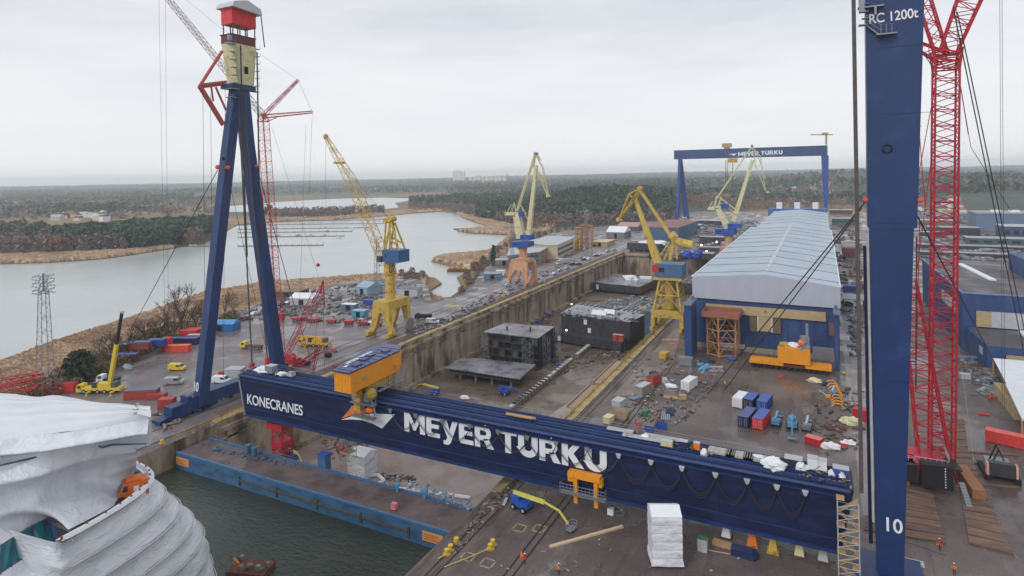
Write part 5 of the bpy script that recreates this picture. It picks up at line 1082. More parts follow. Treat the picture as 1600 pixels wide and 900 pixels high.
def hut(lb,px,py,w_,d_,h,matw,matr,rz=0,z=0,gable=True,name='shed_hut',cat='hut',door=True):
    p=at(px,py,z); t=thing(name,lb,cat,p,rz=rz); M().box(0,0,0,w_,d_,h).b('wall',matw,t,local=True)
    mb=M(); g_=.22*d_ if gable else .12; hx,hy=w_/2+.25,d_/2+.25
    mb.add([(-hx,-hy,h),(hx,-hy,h),(hx,hy,h),(-hx,hy,h),(-hx,0,h+g_),(hx,0,h+g_)],[(0,1,5,4),(2,3,4,5),(0,4,3),(1,2,5),(3,2,1,0)]); mb.b('roof',matr,t,local=True)
    if door: M().box(0,-d_/2-.03,0,min(2.6,w_*.35),.08,h*.8).b('door',dark,t,local=True)
    return t
hut('white roofed storage tent behind the red derrick mast',478,474,12,9,3.4,lgrey,white,rad(15))
hut('flat brown roofed shed left of the white storage tent',457,462,13,11,3.2,pm('old_wall',(96,86,78),.8),pm('brown_roof',(134,116,100),.8,0,.15,.5),rad(15),gable=False)
hut('pale blue gabled boat shed on the left yard',578,458,9,11,4,pm('pale_blue',(136,164,184),.6),pm('pale_blue_roof',(146,170,188),.5),rad(-10))
hut('pale blue container hut in the middle of the left yard',563,494,6,4,2.8,tealp,pm('hut_roof',(150,180,196),.5),rad(10),gable=False)
hut('white roofed little hut left of the pale blue container hut',547,483,7,4,2.6,pm('old_blue',(90,120,150),.6),white,rad(10),gable=False)
hut('grey roofed open store behind the yellow portal crane',640,462,12,7,4.2,lgrey,pm('store_roof',(110,118,122),.6),rad(12),gable=False)
hut('long blue tent pavilion at the edge of the left yard',349,515,12,6,3.0,tblue,pm('tent_roof',(86,146,196),.5),rad(20))
hut('blue container store behind the crane portal legs',588,478,13,3,2.8,dblue,dblue,rad(8),gable=False)
hut('blue and white store on the bank left of the orange portal',770,434,10,8,3.0,pm('store_blue',(92,130,160),.6),pm('store_roof2',(150,154,158),.6),rad(25),gable=False)
hut('white roofed hut on the bank above the blue store',788,412,12,9,3.2,pm('grey_wall',(130,130,132),.7),lgrey,rad(25),gable=False)
hut('small white walled hut beside the parked orange car',782,430,5,4,3,white,white,rad(25),gable=False)
hut('white gabled boat hall at the far end of the road',967,371,18,22,6,pm('hall_grey',(120,120,124),.7),white,rad(0))
hut('cream flat hut beside the white gabled boat hall',943,383,14,22,4,pm('hut_tan',(170,150,120),.7),pm('hut_cream',(206,192,160),.6),rad(0),gable=False)
hut('pinkish roofed hut behind the white gabled boat hall',985,360,22,18,5,pm('hut_dark',(84,80,84),.7),pm('hut_pink',(176,140,140),.6),rad(0))
t=thing('storage_hall','long slate blue storage hall with rusty roof panels beyond the dock','hall',(-130,600,0))
M().prism([(-147,556),(-116,556),(-114,640),(-146,650)],0,11.4).b('wall',pm('slate_blue',(70,98,124),.6,0,.12,.3,stretch=(1,1,.3)),t); M().prism([(-147.4,555.6),(-115.6,555.6),(-113.6,640.4),(-146.4,650.4)],11.4,11.8).b('roof',pm('slate_roof',(126,112,112),.6),t)
for k in range(6): M().box(-131,562+k*14,11.85,29,6,.3).b('roof_panel',pm('rusty_panel',(158,108,96),.7,0,.2,.3),t)
# right side halls
HZ=19.5
t=thing('workshop_hall','big blue workshop hall with dark felt roof at the right edge','hall',(60,300,0))
M().prism([(41.3,250.5),(75,250.5),(82,337),(40.7,337.3)],0,HZ).b('wall',shedblue,t); M().prism([(42,251.3),(74.4,251.3),(81,336.4),(41.4,336.6)],HZ-.8,HZ+.02).b('roof',roofdark,t)
mb=M(); mb.bar((41.4,250.3,HZ),(40.8,337.5,HZ),.4,.5); mb.bar((41.4,250.3,HZ),(75,250.3,HZ),.4,.4); mb.b('parapet',pm('parapet_blue',(110,140,176),.5),t)
for k in range(4): M().bar((41.05,262+k*7,HZ*.63),(41.02,267+k*7,HZ*.63),.25,4.2,up=(0,0,1)).b('window',lgrey,t)
M().box(60,250.3,8.6,24,.3,5.2).b('window_band',lgrey,t); M().box(47,250.25,8.6,4,.3,5.2).b('brown_window',tanm,t)
M().prism([(54.2,281),(56.6,280),(53.6,322),(51.4,322)],HZ+.05,HZ+.6).b('skylight',white,t)
M().box(74,300,HZ,14,24,7).b('roof_house',shedblue,t); mb=M(); mb.bar((56,250,8),(70,250,18),.3,.5); mb.b('stair',grey,t)
t=thing('workshop_annexe','lower blue annexe with dark roof in front of the workshop hall','hall',(60,230,0))
M().prism([(43.2,226),(78,224),(80,250),(42,250)],0,8.2).b('wall',shedblue,t); M().prism([(43.8,226.6),(78,224.8),(79,249.6),(42.8,249.6)],7.6,8.26).b('roof',roofdark,t)
for k in range(3): M().bar((42.95,231+k*5,5.2),(42.85,234.6+k*5,5.2),.25,2.2,up=(0,0,1)).b('window',lgrey,t)
M().box(50,225.4,2.5,5,.3,3.6).b('brown_window',tanm,t); M().box(60,225,2.2,12,.3,3.6).b('window_band',lgrey,t); M().box(46,225.7,0,8,.5,1.6).b('plinth',conc,t); M().prism([(55,238),(60,236),(60,247),(55.5,248)],8.3,8.9).b('skylight',white,t)
t=thing('white_canopy','white fabric roof over timber stacks at the right edge below the annexe','canopy',(48,190,0))
q=[at(1552,560,5.5),at(1700,572,5.5),at(1700,660,5.5),at(1597,655,5.5)]; mb=M(); mb.prism([(p.x,p.y) for p in (q[3],q[2],q[1],q[0])],5.2,5.6); mb.b('roof',white,t)
mb=M(); [mb.tube((p.x,p.y,0),(p.x,p.y,5.2),.2,5) for p in (q[0],q[3],q[0].lerp(q[3],.5))]; mb.b('post',timber,t); M().box(q[3].x+9,(q[0].y+q[3].y)/2,0,14,20,3).b('timber_stack',tanm,t)
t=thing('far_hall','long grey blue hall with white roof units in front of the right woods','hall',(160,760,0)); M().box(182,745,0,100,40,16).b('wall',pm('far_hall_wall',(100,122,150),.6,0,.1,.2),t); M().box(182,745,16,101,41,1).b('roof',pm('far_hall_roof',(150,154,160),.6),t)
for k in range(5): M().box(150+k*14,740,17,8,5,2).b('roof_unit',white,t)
# rows of distant low workshops and stored sections right of the leg
BT=[((1440,1490,352),5,16,'low brown roofed workshop behind the red tower, farthest row',rubm,lgrey),((1452,1530,368),7,14,'grey flat workshop with pale roof behind the red tower',hullm,pm('pale_roof',(158,160,166),.6)),((1515,1640,386),6,16,'long dark workshop with pale roof in the far right row',pm('wall_slate',(84,92,104),.6),pm('pale_roof',(158,160,166),.6)),((1440,1475,372),5,8,'small grey store left of the red tower row',hullm,lgrey),
 ((1440,1650,392),3,10,'very long low store with pale roof in the second right row',hullm,pm('grey_roof3',(140,142,148),.6)),((1440,1640,404),3,8,'very long low store with pale roof nearest the blue hall',hullm,pm('grey_roof4',(150,152,158),.6)),((1570,1650,378),12,24,'dark blue glazed building at the far right edge',pm('wall_navy',(62,82,112),.6),lgrey),((1300,1336,352),7,14,'dark hut with small round windows right of the shed end',pm('wall_green',(72,88,96),.6),steel2),((1296,1332,334),5,14,'rusty store beyond the hut with round windows',rust,lgrey)]
for i,((a,b_,y),h,d_,lb,mw,mr) in enumerate(BT): longbox('storage_building',lb,'storage building',a,b_,y,h,d_,mw,mr,windows=6 if i in (2,6,7) else 0)
t=thing('moored_hulk','dark red hull section on supports beside the right edge of the shed','hull section',(14,380,0)); p=at(1326,405); M().box(p.x+1,p.y+8,2,9,24,6).b('hull_plating',pm('hulk_red',(98,50,54),.6,0,.25,.5),t); M().box(p.x+1,p.y+8,8,10,24,1.2).b('deck_plate',pm('hulk_deck',(140,132,128),.6),t); mb=M(); [mb.box(p.x+1,p.y+k*6-2,0,6,1,2) for k in range(4)]; mb.b('support_row',grey,t)
one('blue_crate','blue container beside the shed right eave','container',M().box(*at(1328,455),6,5,3),cblue)
t=thing('open_store','open store with grey roof beside the right eave of the shed','store',at(1330,480)); p=at(1330,482); M().box(p.x+1,p.y,5,9,13,.4).b('roof',pm('store_roof3',(158,160,164),.6),t); mb=M(); [mb.box(p.x+1+a*4,p.y+b_*6,0,.4,.4,5) for a in (-1,1) for b_ in (-1,0,1)]; mb.b('post',rust,t)
# blocks beyond dock head, right part
for (a,b_,y,h,d_,lb,m_) in ((1092,1135,382,6,10,'dark stacked deck section left of the cream crane',hullm),(1090,1160,394,3,9,'low dark deck section in front of the cream crane',steel),(1085,1125,352,5,22,'pale cluttered store behind the cream crane',hullm),(1055,1095,358,4,20,'grey low store right of the storage hall',steel),(1060,1115,405,4,10,'dark open section beyond the right dock corner',steel)):
    longbox('deck_section',lb,'deck section',a,b_,y,h,d_,m_,steel2)
for k,(px,lb) in enumerate(((1074,'left of two blue wrapped drums beyond the dock corner'),(1090,'right of two blue wrapped drums beyond the dock corner'))):
    p=at(px,405,0); one('blue_wrapped_drum',lb,'wrapped drum',M().ball((p.x,p.y,3.3),3.4,1.1,1,1,10,7,.4),dblue)
heap('debris','',[(1090,392),(1160,388),(1200,350),(1180,345),(1090,350)],260,1,3.2,rubw,z=0)
heap('debris','',[(1440,360),(1600,372),(1600,410),(1440,405)],420,.8,3.4,rubw,z=0,flat=.4)
heap('debris','',[(1430,330),(1520,335),(1520,350),(1430,348)],200,1,4,rubw,z=0)
heap('debris','',[(1296,345),(1345,345),(1346,450),(1318,500),(1310,430)],160,.5,2.2,rubm,z=0)
heap('debris','',[(1322,470),(1346,470),(1346,560),(1332,560)],90,.3,1.2,rubw,z=0)
# floodlight masts
def mast(lb,foot,h,w0,w1,rows,lit=False):
    t=thing('floodlight_mast',lb,'floodlight mast',foot); x,y,z=foot
    M().lat((x,y,z),(x,y,z+h*.86),w0,w1,14,.11,.05).b('lattice',grey,t)
    hd=M(); 
    for k in range(rows): hd.box(x,y,z+h*(.82+.18*k/rows),w1*2.3,.16,.14); hd.box(x,y,z+h*(.82+.18*k/rows)+.15,.16,w1*2.3,.14); 
    hd.tube((x,y,z+h*.84),(x,y,z+h),.3,6); hd.b('head_frame',grey,t)
    for k in range(rows):
        for s in range(8):
            a=s*math.pi/4; zz=z+h*(.83+.18*k/rows); rq=1.0+.35*((s+k)%2); M().bar((x+math.cos(a)*w1*rq,y+math.sin(a)*w1*rq,zz),(x+math.cos(a)*w1*(rq+.2),y+math.sin(a)*w1*(rq+.2),zz-.1),.5,.45).b('floodlight',lgrey,t)
mast('tall lattice floodlight mast on the left shore beside the red boom parts',tuple(at(71,606,0)),35,3.6,1.9,6)
mast('thin lattice floodlight mast behind the yellow portal crane',tuple(at(590,482,0)),33,2.4,1.2,3)
mast('far lattice floodlight mast beside the orange scaffold towers',tuple(at(917,388,0)),34,2.6,1.6,2)
mast('lattice mast behind the cream crane at the left dock edge',tuple(at(801,420,0)),30,2.0,1.2,3)
# ---- city on the horizon
t=thing('tower_block','pale slab tower block on the horizon, tallest of the far town','tower block',at(717,290,0)); p=at(717,286,0); k=p.length/950
for px,w1,hh in ((711,7,17),(718.5,7,17.5),(725,5,16)):
    q=p+V3((px-717)*k,0,0); M().box(q.x,q.y,0,w1*k,20,(hh)*k+12).b('slab',pm('far_pale',(214,206,204),.8,0,.1,.02,stretch=(1,1,.2)),t)
for i,px in enumerate((736,743,749,756,762,769,776,782,789)):
    q=at(px,287,0); k=q.length/950; h=(10+3*((i*37)%5)/5)*k
    tt=thing('apartment_block','pale apartment block in the far town right of the tall slab','apartment block',(q.x,q.y,0),'far town blocks'); M().box(q.x,q.y,0,5.2*k,25,h).b('wall',pm('far_pale2',(206,198,190),.8) if i%2 else pm('far_cream',(214,206,186),.8),tt); M().box(q.x,q.y,h,5.4*k,26,1.5).b('roof',lgrey,tt)
q=at(792.5,287,0); k=q.length/950*1.2; one('chimney','thin dark chimney at the right end of the far town','chimney',M().tube((q.x,q.y,0),(q.x,q.y,15*k),.55*k,8,r2=.4*k),pm('chimney_dark',(96,90,92),.7))
rg_=random.Random(4)
def village(n,x0,x1,y0,y1,grp,lb,s0=9,s1=22):
    for i in range(n):
        px,py=rg_.uniform(x0,x1),rg_.uniform(y0,y1); q=at(px,py,LO); z=gz(q.x,q.y); w1=rg_.uniform(s0,s1); d1=rg_.uniform(8,14); h=rg_.uniform(5,9)
        t=thing('house',lb,'house',(q.x,q.y,z),grp,rz=rg_.uniform(-.6,.6)); c=rg_.choice((white,lgrey,cream,pm('house_red',(150,84,70),.8),white)); M().box(0,0,-2,w1,d1,h+2).b('wall',c,t,local=True); mb=M(); mb.add([(-w1/2-.4,-d1/2-.4,h),(w1/2+.4,-d1/2-.4,h),(w1/2+.4,d1/2+.4,h),(-w1/2-.4,d1/2+.4,h),(-w1/2,0,h+3.2),(w1/2,0,h+3.2)],[(0,1,5,4),(2,3,4,5),(0,4,3),(1,2,5),(3,2,1,0)]); mb.b('roof',rg_.choice((lgrey,pm('dark_tile',(96,84,84),.7),pm('red_tile',(150,96,82),.7))),t,local=True)
village(26,80,170,336,346,'white houses behind the left peninsula','small pale house in the village behind the left pine peninsula',9,20)
village(40,1080,1260,268,292,'far houses under the goliath crane','tiny pale house in the far suburb under the goliath crane',14,40)
village(14,1240,1300,300,312,'houses on the right ridge','tiny house below the right wooded ridge')
village(12,540,620,292,300,'farm houses beyond the lagoon','tiny farm building beyond the far lagoon',12,34)
village(20,1430,1500,322,342,'pale stores at the wood edge','pale small store at the wood edge right of the box leg',8,16)
# ---- marina
for i,(x0,x1,y) in enumerate(((372,600,352),(372,575,358.5),(372,550,364),(372,538,371),(372,505,385),(270,330,386),(400,620,346))):
    a,b_=at(x0,y,WL),at(x1,y-(x1-x0)*.012,WL); mb=M(); mb.bar(a+V3(0,0,.4),b_+V3(0,0,.4),2.2,.5,up=(0,0,1)); [mb.tube(a.lerp(b_,k/14),a.lerp(b_,k/14)+V3(0,0,2.4),.25,4) for k in range(15)]; one('floating_jetty',('fourth','third','second','first long','nearest long','left shore','farthest')[i]+' floating jetty of the marina in the bay','jetty',mb,pm('jetty_grey',(112,104,98),.8))
def boat(lb,px,py,L_,matb,rz=0,grp=None,cab=True,mastv=False):
    p=at(px,py,WL); t=thing('motor_boat' if not mastv else 'sailing_boat',lb,'boat',p,grp,rz=rz); w1=L_*.3
    mb=M(); n=6; rows=[]
    for i in range(n+1):
        s=i/n; ww=w1/2*(1-.9*max(0,(s-.5)*2)**2); x=-L_/2+s*L_; rows.append([(x,-ww,1.1),(x,-ww*.7,-.3),(x,0,-.5),(x,ww*.7,-.3),(x,ww,1.1),(x,-ww,1.1)])
    mb.grid(rows); mb.b('hull',matb,t,local=True); M().box(-L_*.1,0,1.05,L_*.5,w1*.7,1.1).b('cabin',white,t,local=True); M().box(-L_*.02,0,1.5,L_*.36,w1*.72,.4).b('window',glass,t,local=True)
    if mastv: M().tube((0,0,1),(0,0,L_*1.1),.12,4).b('mast',grey,t,local=True)
boat('white cabin boat at the end of the first long jetty',530,372.5,11,white,.1)
boat('sailing boat with tall mast at the end of the third jetty',550,358,10,white,.1,None,True,True)
boat('grey barge moored at the right reed bank of the bay',719,358.5,17,hullm,.05)
for i in range(22):
    row=rg_.choice(((385,590,351),(385,560,357.5),(385,540,363),(380,530,369.5),(275,325,384),(430,640,344.5)))
    px=rg_.uniform(row[0],row[1]); boat('small pale boat moored along the marina jetties',px,row[2]-(px-380)*.012,rg_.uniform(5,8),white if i%3 else lgrey,rg_.choice((0,1.5,1.7)),'small boats in the marina')
t=thing('work_barge','rusty work barge with yellow gear moored at the bank left of the orange crane','barge',at(722,424,WL)); p=at(722,424,WL); M().box(p.x,p.y,WL-.3,20,8,2.2,.3).b('hull',rust,t); M().box(p.x+4,p.y+1,WL+1.9,5,4,3,.3).b('cabin',cream,t); mb=M(); [mb.box(p.x-7+k*2.6,p.y-1+(k%2)*2,WL+1.9,1.8,1.8,1+.5*(k%3),.5*k) for k in range(5)]; mb.b('deck_gear',yel3,t)
# ================================================================== WHITE-WRAPPED SHIP
t=thing('cruise_ship','ship under construction shrouded in white sheeting in the basin at the lower left','ship',(-100,20,WL))
def hullpt(th,z,k=0):
    Yc=14; L_=40.3+.78*(20-z) if z>8 else 49.7+.40*(8-z); W1=18.6+2.2*max(0,min(1,(z+6)/20)); p_=3.0+2.0*max(0,min(1,(z+6)/26))
    c,s=math.cos(th),math.sin(th); e=2/p_
    return (-100+ (W1+k)*math.copysign(abs(c)**e,c), Yc+(L_+k)*abs(s)**e)
def tierrows(z0,z1,nt):
    rows=[]
    ths=[0.0]+[ (i/130)*math.pi*.62 for i in range(1,131)]
    for i in range(nt*9+1):
        z=z0+(z1-z0)*i/(nt*9); ph=(i%9)/9; sc_=(.42-.95*ph) if ph<.34 else (.10-.30*math.sin(math.pi*(ph-.34)/.66)+.32*(ph-.34)/.66)
        row=[]
        for j in range(10): 
            y=-70+84*j/10; RC=17*max(0,min(1,(z-13)/2.5)); n=.3*noise.noise(Vector((y*.22,z*.5,1)))+.16*noise.noise(Vector((y*.9+z,z*.8,4))); x,_=hullpt(0,z,sc_+n); row.append((x-RC,y,z+.25*noise.noise(Vector((y*.08,z,2)))))
        for th in ths:
            x0,y0=hullpt(th,z,0); n=.20*noise.noise(Vector((x0*.22+y0*.22,z*.5,1)))+.07*noise.noise(Vector((y0*.9+z,z*.8,4))); x,y=hullpt(th,z,sc_+n); RC=17*max(0,min(1,(z-13)/2.5))*max(0,min(1,(38.5-y)/2)); row.append((x-RC,y,z+.25*noise.noise(Vector((y0*.1+x0*.1,z,2)))+.9*math.sin(th)*0))
        rows.append(row)
    return rows
cover=sheeting('hull_sheeting',(216,219,226),(198,203,211),(1,1,2.6),.4,.34); drape=sheeting('drape_sheeting',(216,219,226),(200,204,212),(1.5,1.5,.3),.4,.4)
hp=M(); hp.grid(tierrows(-6.4,20.6,8)); hp.b('hull_sheeting',cover,t,smooth=True)
bt=M()
for z in [-6.4+27*k/8 for k in range(1,9)]:
    bt.path([(*hullpt(i/60*math.pi*.62,z,.5),z) for i in range(61) if z<13.5 or hullpt(i/60*math.pi*.62,z,0)[1]>38.5],.07,3)
    z<13 and bt.tube((hullpt(0,z,.74)[0],-60,z),(hullpt(0,z,.74)[0],14,z),.09,3)
bt.b('batten_row',pm('batten',(206,204,200),.6),t)
mb=M()
for k in range(26):
    th=random.random()*1.7; z=-6.4+27*random.randint(1,8)/8; x,y=hullpt(th,z,.22); x2,y2=hullpt(th,z-.8,.12); mb.bar((x2,y2,z-.8),(x,y,z+.2),.2,.08,up=(1,0,0))
mb.b('tape_patch',wrapline,t)
# deck inside the bulwark, bulwark posts
ths=[i/90*math.pi*.62 for i in range(91) if hullpt(i/90*math.pi*.62,20,0)[1]>38.2]
dk=[hullpt(th,20,-.5) for th in ths]; mb=M(); mb.prism([(-112,41.5),(-86,41.5)]+[q for q in dk if q[1]>41.5]+[(-112,45)],19.2,19.5); mb.b('deck',pm('deck_grey',(120,116,114),.8,0,.25,.6),t)
bw=M(); bw.path([(*hullpt(th,20,.1),20.75) for th in ths],.3,6); rows=[[(*hullpt(th,20,-.55),z) for th in ths] for z in (19.4,20.7)]; bw.grid(rows); rows=[[(*hullpt(th,20,k),20.7) for th in ths] for k in (-.55,.55)]; bw.grid(rows); bw.b('bulwark',white,t)
for k in range(12):
    th=.30+k*.10; x,y=hullpt(th,20,.1); M().box(x,y,20.7,.18,.18,.5).b('bulwark_post',pm('post_red',(150,70,60),.6),t)
# superstructure: loft of draped rows measured on the photo
def row(pts,z,n=70):
    P=[at(px,py,z) for px,py in pts]; Ls=[0]
    for a,b_ in zip(P,P[1:]): Ls.append(Ls[-1]+(b_-a).length)
    out=[]
    for i in range(n):
        s=Ls[-1]*i/(n-1); j=max(k for k in range(len(Ls)) if Ls[k]<=s+1e-6); j=min(j,len(P)-2); f_=(s-Ls[j])/max(1e-6,Ls[j+1]-Ls[j]); out.append(P[j].lerp(P[j+1],f_))
    return out
keys=[row([(-500,800),(-200,727),(0,688),(80,678),(160,667),(206,659),(233,655)],30.6),
 row([(-500,830),(-200,748),(0,712),(80,704),(160,690),(206,681),(230,678)],29.4),
 row([(-500,836),(-200,752),(0,716),(80,706),(160,692),(200,684),(213,681)],28.6),
 row([(-500,900),(-200,808),(0,757),(70,742),(120,722),(165,712),(212,706)],26.4),
 row([(-500,920),(-200,826),(0,774),(70,757),(115,735),(160,722),(213,716)],24.6),
 row([(-500,960),(-200,866),(0,806),(60,788),(85,772),(125,752),(180,738),(213,728)],22.6),
 row([(-500,1010),(-200,915),(0,852),(45,822),(80,806),(92,806),(106,828),(130,816),(168,796),(182,788),(196,764),(213,738)],19.8)]
SUB=7; rows=[]
for a,b_,k in zip(keys,keys[1:],range(9)):
    for s in range(SUB):
        f_=s/SUB; rr_=[]
        for i,(p,q) in enumerate(zip(a,b_)):
            c=p.lerp(q,f_); nn=.28*noise.noise(Vector((i*.16,k+f_*.7,3)))+.13*noise.noise(Vector((i*.55,(k+f_)*1.6,8))); c=c+V3(.9,-.5,0)*(-.22*math.sin(math.pi*f_) +nn*.6)*(0 if (i in(0,)) else 1); rr_.append(c+V3(0,0,.12*noise.noise(Vector((i*.12,k*3+f_*2,11)))))
        rows.append(rr_)
rows.append(keys[-1]); sp=M(); sp.grid(rows); sp.b('superstructure_sheeting',drape,t,smooth=True)
# end wall of the superstructure towards the bow (faces away, closes the volume)
far=[V3(-96,57,0),V3(-112,52,0)]
ew=M(); z1=30.4; a=keys[2][-1]; ew.add([(a.x,a.y,z1),(keys[-1][-1].x,keys[-1][-1].y,19.4),(-108,keys[-1][-1].y-3,19.4),(-108,a.y-3,z1)],[(0,1,2,3)]); ew.b('end_sheeting',cover,t)
# ribbed tent roof
n_=60; A_=row([(-500,800),(-200,727),(0,688),(80,678),(160,667),(206,659),(233,655)],30.6,n_); B_=row([(-500,640),(-200,618),(-60,614),(0,616),(22,618),(34,621),(60,624),(86,620),(120,626),(150,634),(190,640),(236,652)],31.6,n_)
RW=[]
for i in range(25):
    f_=i/24; rr_=[]
    for j in range(n_):
        c=A_[j].lerp(B_[j],f_); c=c+V3(0,0,1.3*math.sin(math.pi*f_)+.34*abs(math.sin(math.pi*f_*9))+.1*noise.noise(Vector((j*.3,f_*20,5)))); rr_.append(c)
    RW.append(rr_)
rm=M(); rm.grid(RW); rm.b('tent_roof',pm('tent_white',(214,217,223),.45,0,.03,.3,bump=.2,bscale=1),t,smooth=True)
# overhang lip at the bow corner
lp=M(); rws=[]
for k in range(6):
    z=30.6-.75*k; rws.append([at(px+(-1.5*k if i>5 else 0),py+ (6.2)*k*.62,30.6)+V3(0,0,0) for i,(px,py) in enumerate(((213,657),(220,655),(226,654),(231,654),(235,655),(233,658)))])
lp.grid([[V3(p.x,p.y,30.6-.7*k)+V3(.1*k,.0,0)*0 for p in [at(px,py,30.6) for px,py in ((150,669),(180,663),(206,659),(233,655),(236,652),(228,648))]] for k in range(6)]); lp.b('roof_lip',pm('lip_grey',(198,203,210),.5,0,.08,.5,bump=.4,bscale=2),t,smooth=True)
# straps and hose on the side
sb=M()
for (p0,p1) in (((118,683),(132,690)),): 
    pts=[at(p0[0]+(p1[0]-p0[0])*k/6,p0[1]+(p1[1]-p0[1])*k/6,28.6-(k/6)*3.4)+V3(.9,-.5,.2) for k in range(7)]; sb.path(pts,.11,3)
sb.b('strap',wrapline,t)
M().path([at(px,py,28.2)+V3(1.0,-.6,0) for px,py in ((-60,730),(0,722),(80,704),(150,690),(160,694),(175,690),(228,688))],.12,4).b('edge_hose',pm('hose_blue',(70,80,110),.6),t)
# teal ribbon windows
a=row([(-500,1015),(-200,920),(0,855),(45,824),(88,804)],19.6,24); b_=row([(-500,1060),(-200,965),(0,897),(45,868),(90,850)],17.2,24)
M().grid([a,[p+V3(-.3,.1,0) for p in b_]]).b('window_band',teal,t)
for i in range(0,24): M().bar(a[i]+V3(.12,-.08,0),b_[i]+V3(.12,-.08,0),.22,.16).b('mullion',pm('mullion_teal',(30,74,88),.5),t)
M().bar(at(84,806,19.8)+V3(.4,-.3,0),at(94,850,17.0)+V3(.4,-.3,0),.7,.5).b('corner_post',pm('post_purple',(92,98,140),.5),t)
lw=M(); rws=[]
for k,(z,dy) in enumerate(((17.3,0),(16.2,26),(14.8,60),(13.4,94),(11.6,134))):
    rws.append([p+V3(.3*noise.noise(Vector((i*.4,k,2))),0,0) for i,p in enumerate(row([(-500,1060+dy),(-200,965+dy),(0,897+dy),(45,868+dy),(97,847+dy)],z,24))])
lw.grid(rws); lw.b('lower_sheeting',cover,t,smooth=True)
# rescue cabin on deck
p=at(209,772,19.6); SC=.8
tt=thing('orange_cabin','orange cabin with dark front window on the ship bow deck inside the white bulwark','cabin',p); cb=M()
rz=rad(62)
def L2(x,y,z):
    x,y,z=x*SC,y*SC,z*SC; return (p.x+x*math.cos(rz)-y*math.sin(rz),p.y+x*math.sin(rz)+y*math.cos(rz),p.z+z)
cb.add([L2(-2.2,-1.3,0),L2(2.2,-1.3,0),L2(2.2,1.3,0),L2(-2.2,1.3,0),L2(-1.5,-1.2,2.5),L2(2.0,-1.2,2.6),L2(2.0,1.2,2.6),L2(-1.5,1.2,2.5),L2(-2.2,-1.3,1.1),L2(-2.2,1.3,1.1)],[(3,2,1,0),(4,5,6,7),(0,1,5,4,8),(1,2,6,5),(2,3,9,7,6)[:0] or (3,9,7,6,2),(9,8,4,7),(0,8,9,3)]); cb.b('body',pm('cabin_orange',(214,108,48),.45,0,.12,.8),tt)
mb=M(); mb.add([L2(-2.23,-1.1,1.2),L2(-1.56,-1.05,2.4),L2(-1.56,1.05,2.4),L2(-2.23,1.1,1.2)],[(0,1,2,3)]); mb.ext([L2(-1.7,-1.33,1.3),L2(-.9,-1.33,1.3),L2(-.9,-1.30,2.2),L2(-1.4,-1.30,2.2)],(0,0,.01)); mb.b('window',glass,tt)
mb=M(); a=L2(.3,-1.36,1.1); mb.box(a[0],a[1],a[2],.6,.08,.6,rz); mb.b('notice_plate',white,tt)
mb=M(); mb.box(p.x,p.y,p.z+2.6*SC,2.2*SC,1.6*SC,.3,rz); mb.b('roof_box',oran,tt)
mb=M(); q=at(190,792,19.5); mb.ball((q.x,q.y,20),.7,1.4,1,.8,8,5,.5); one('deck_bundle','dark bundle beside the orange cabin on the ship deck','bundle',mb,dark)
# work raft at the bottom edge
p=at(392,892,WL); t=thing('work_raft','small rusty raft with yellow frame at the bottom edge right of the wrapped ship','raft',p); M().box(p.x,p.y,WL-.2,7,4,1.0,.3).b('deck',rust,t); mb=M(); [mb.box(p.x+random.uniform(-3,3),p.y+random.uniform(-1.5,1.5),WL+.8,.8,.6,random.uniform(.3,.9),k) for k in range(9)]; mb.b('gear',rubm,t); mb=M(); mb.tube((p.x-3,p.y-1,WL+.8),(p.x-3,p.y-1,WL+2),.12,5); mb.tube((p.x-3,p.y-1,WL+2),(p.x-1,p.y-1.6,WL+2),.12,5); mb.b('frame',yel2,t)
# ================================================================== CONTAINERS, VEHICLES, PEOPLE, CLUTTER
def container(lb,px,py,z,mb_,mt_,deg,L_=6.1,grp=None,w1=2.45,h=2.6,doorm=None):
    p=at(px,py,z) if not isinstance(px,Vector) else px; t=thing('shipping_container',lb,'container',p,grp,rz=rad(deg)); b=M(); n=int(L_*3)
    b.box(0,0,.12,L_-.1,w1-.1,h-.2)
    for k in range(n):
        x=-L_/2+(k+.5)*L_/n
        for s in (-1,1): b.box(x,s*(w1/2-.03),.2,L_/n*.5,.06,h-.4)
    for k in range(7): b.box(L_/2-.03,-w1/2+(k+.5)*w1/7,.2,.06,w1/7*.5,h-.4)
    for x in (-1,1):
        for y in (-1,1): b.box(x*(L_/2-.08),y*(w1/2-.08),0,.18,.18,h)
    b.b('body',mb_,t,local=True); M().box(0,0,h-.05,L_-.06,w1-.06,.1).b('roof',mt_,t,local=True)
    for s in (-.5,.5): d=M().box(-L_/2-.02,s*w1*.48,.2,.07,w1*.46,h-.4).b('door',doorm or mb_,t,local=True); e=M(); e.tube((-L_/2-.09,s*w1*.3,.25),(-L_/2-.09,s*w1*.3,h-.3),.035,4); e.tube((-L_/2-.09,s*w1*.66,.25),(-L_/2-.09,s*w1*.66,h-.3),.035,4); e.b('lock_rod',lgrey,d,local=True)
    return t
D_=62
cr2=pm('container_bright_red',(214,66,62),.5,0,.1,.5); cs=pm('slate_top',(96,112,136),.5,0,.15,.6,wet=.1); cpur=pm('blue_top',(78,98,170),.5,0,.12,.6)
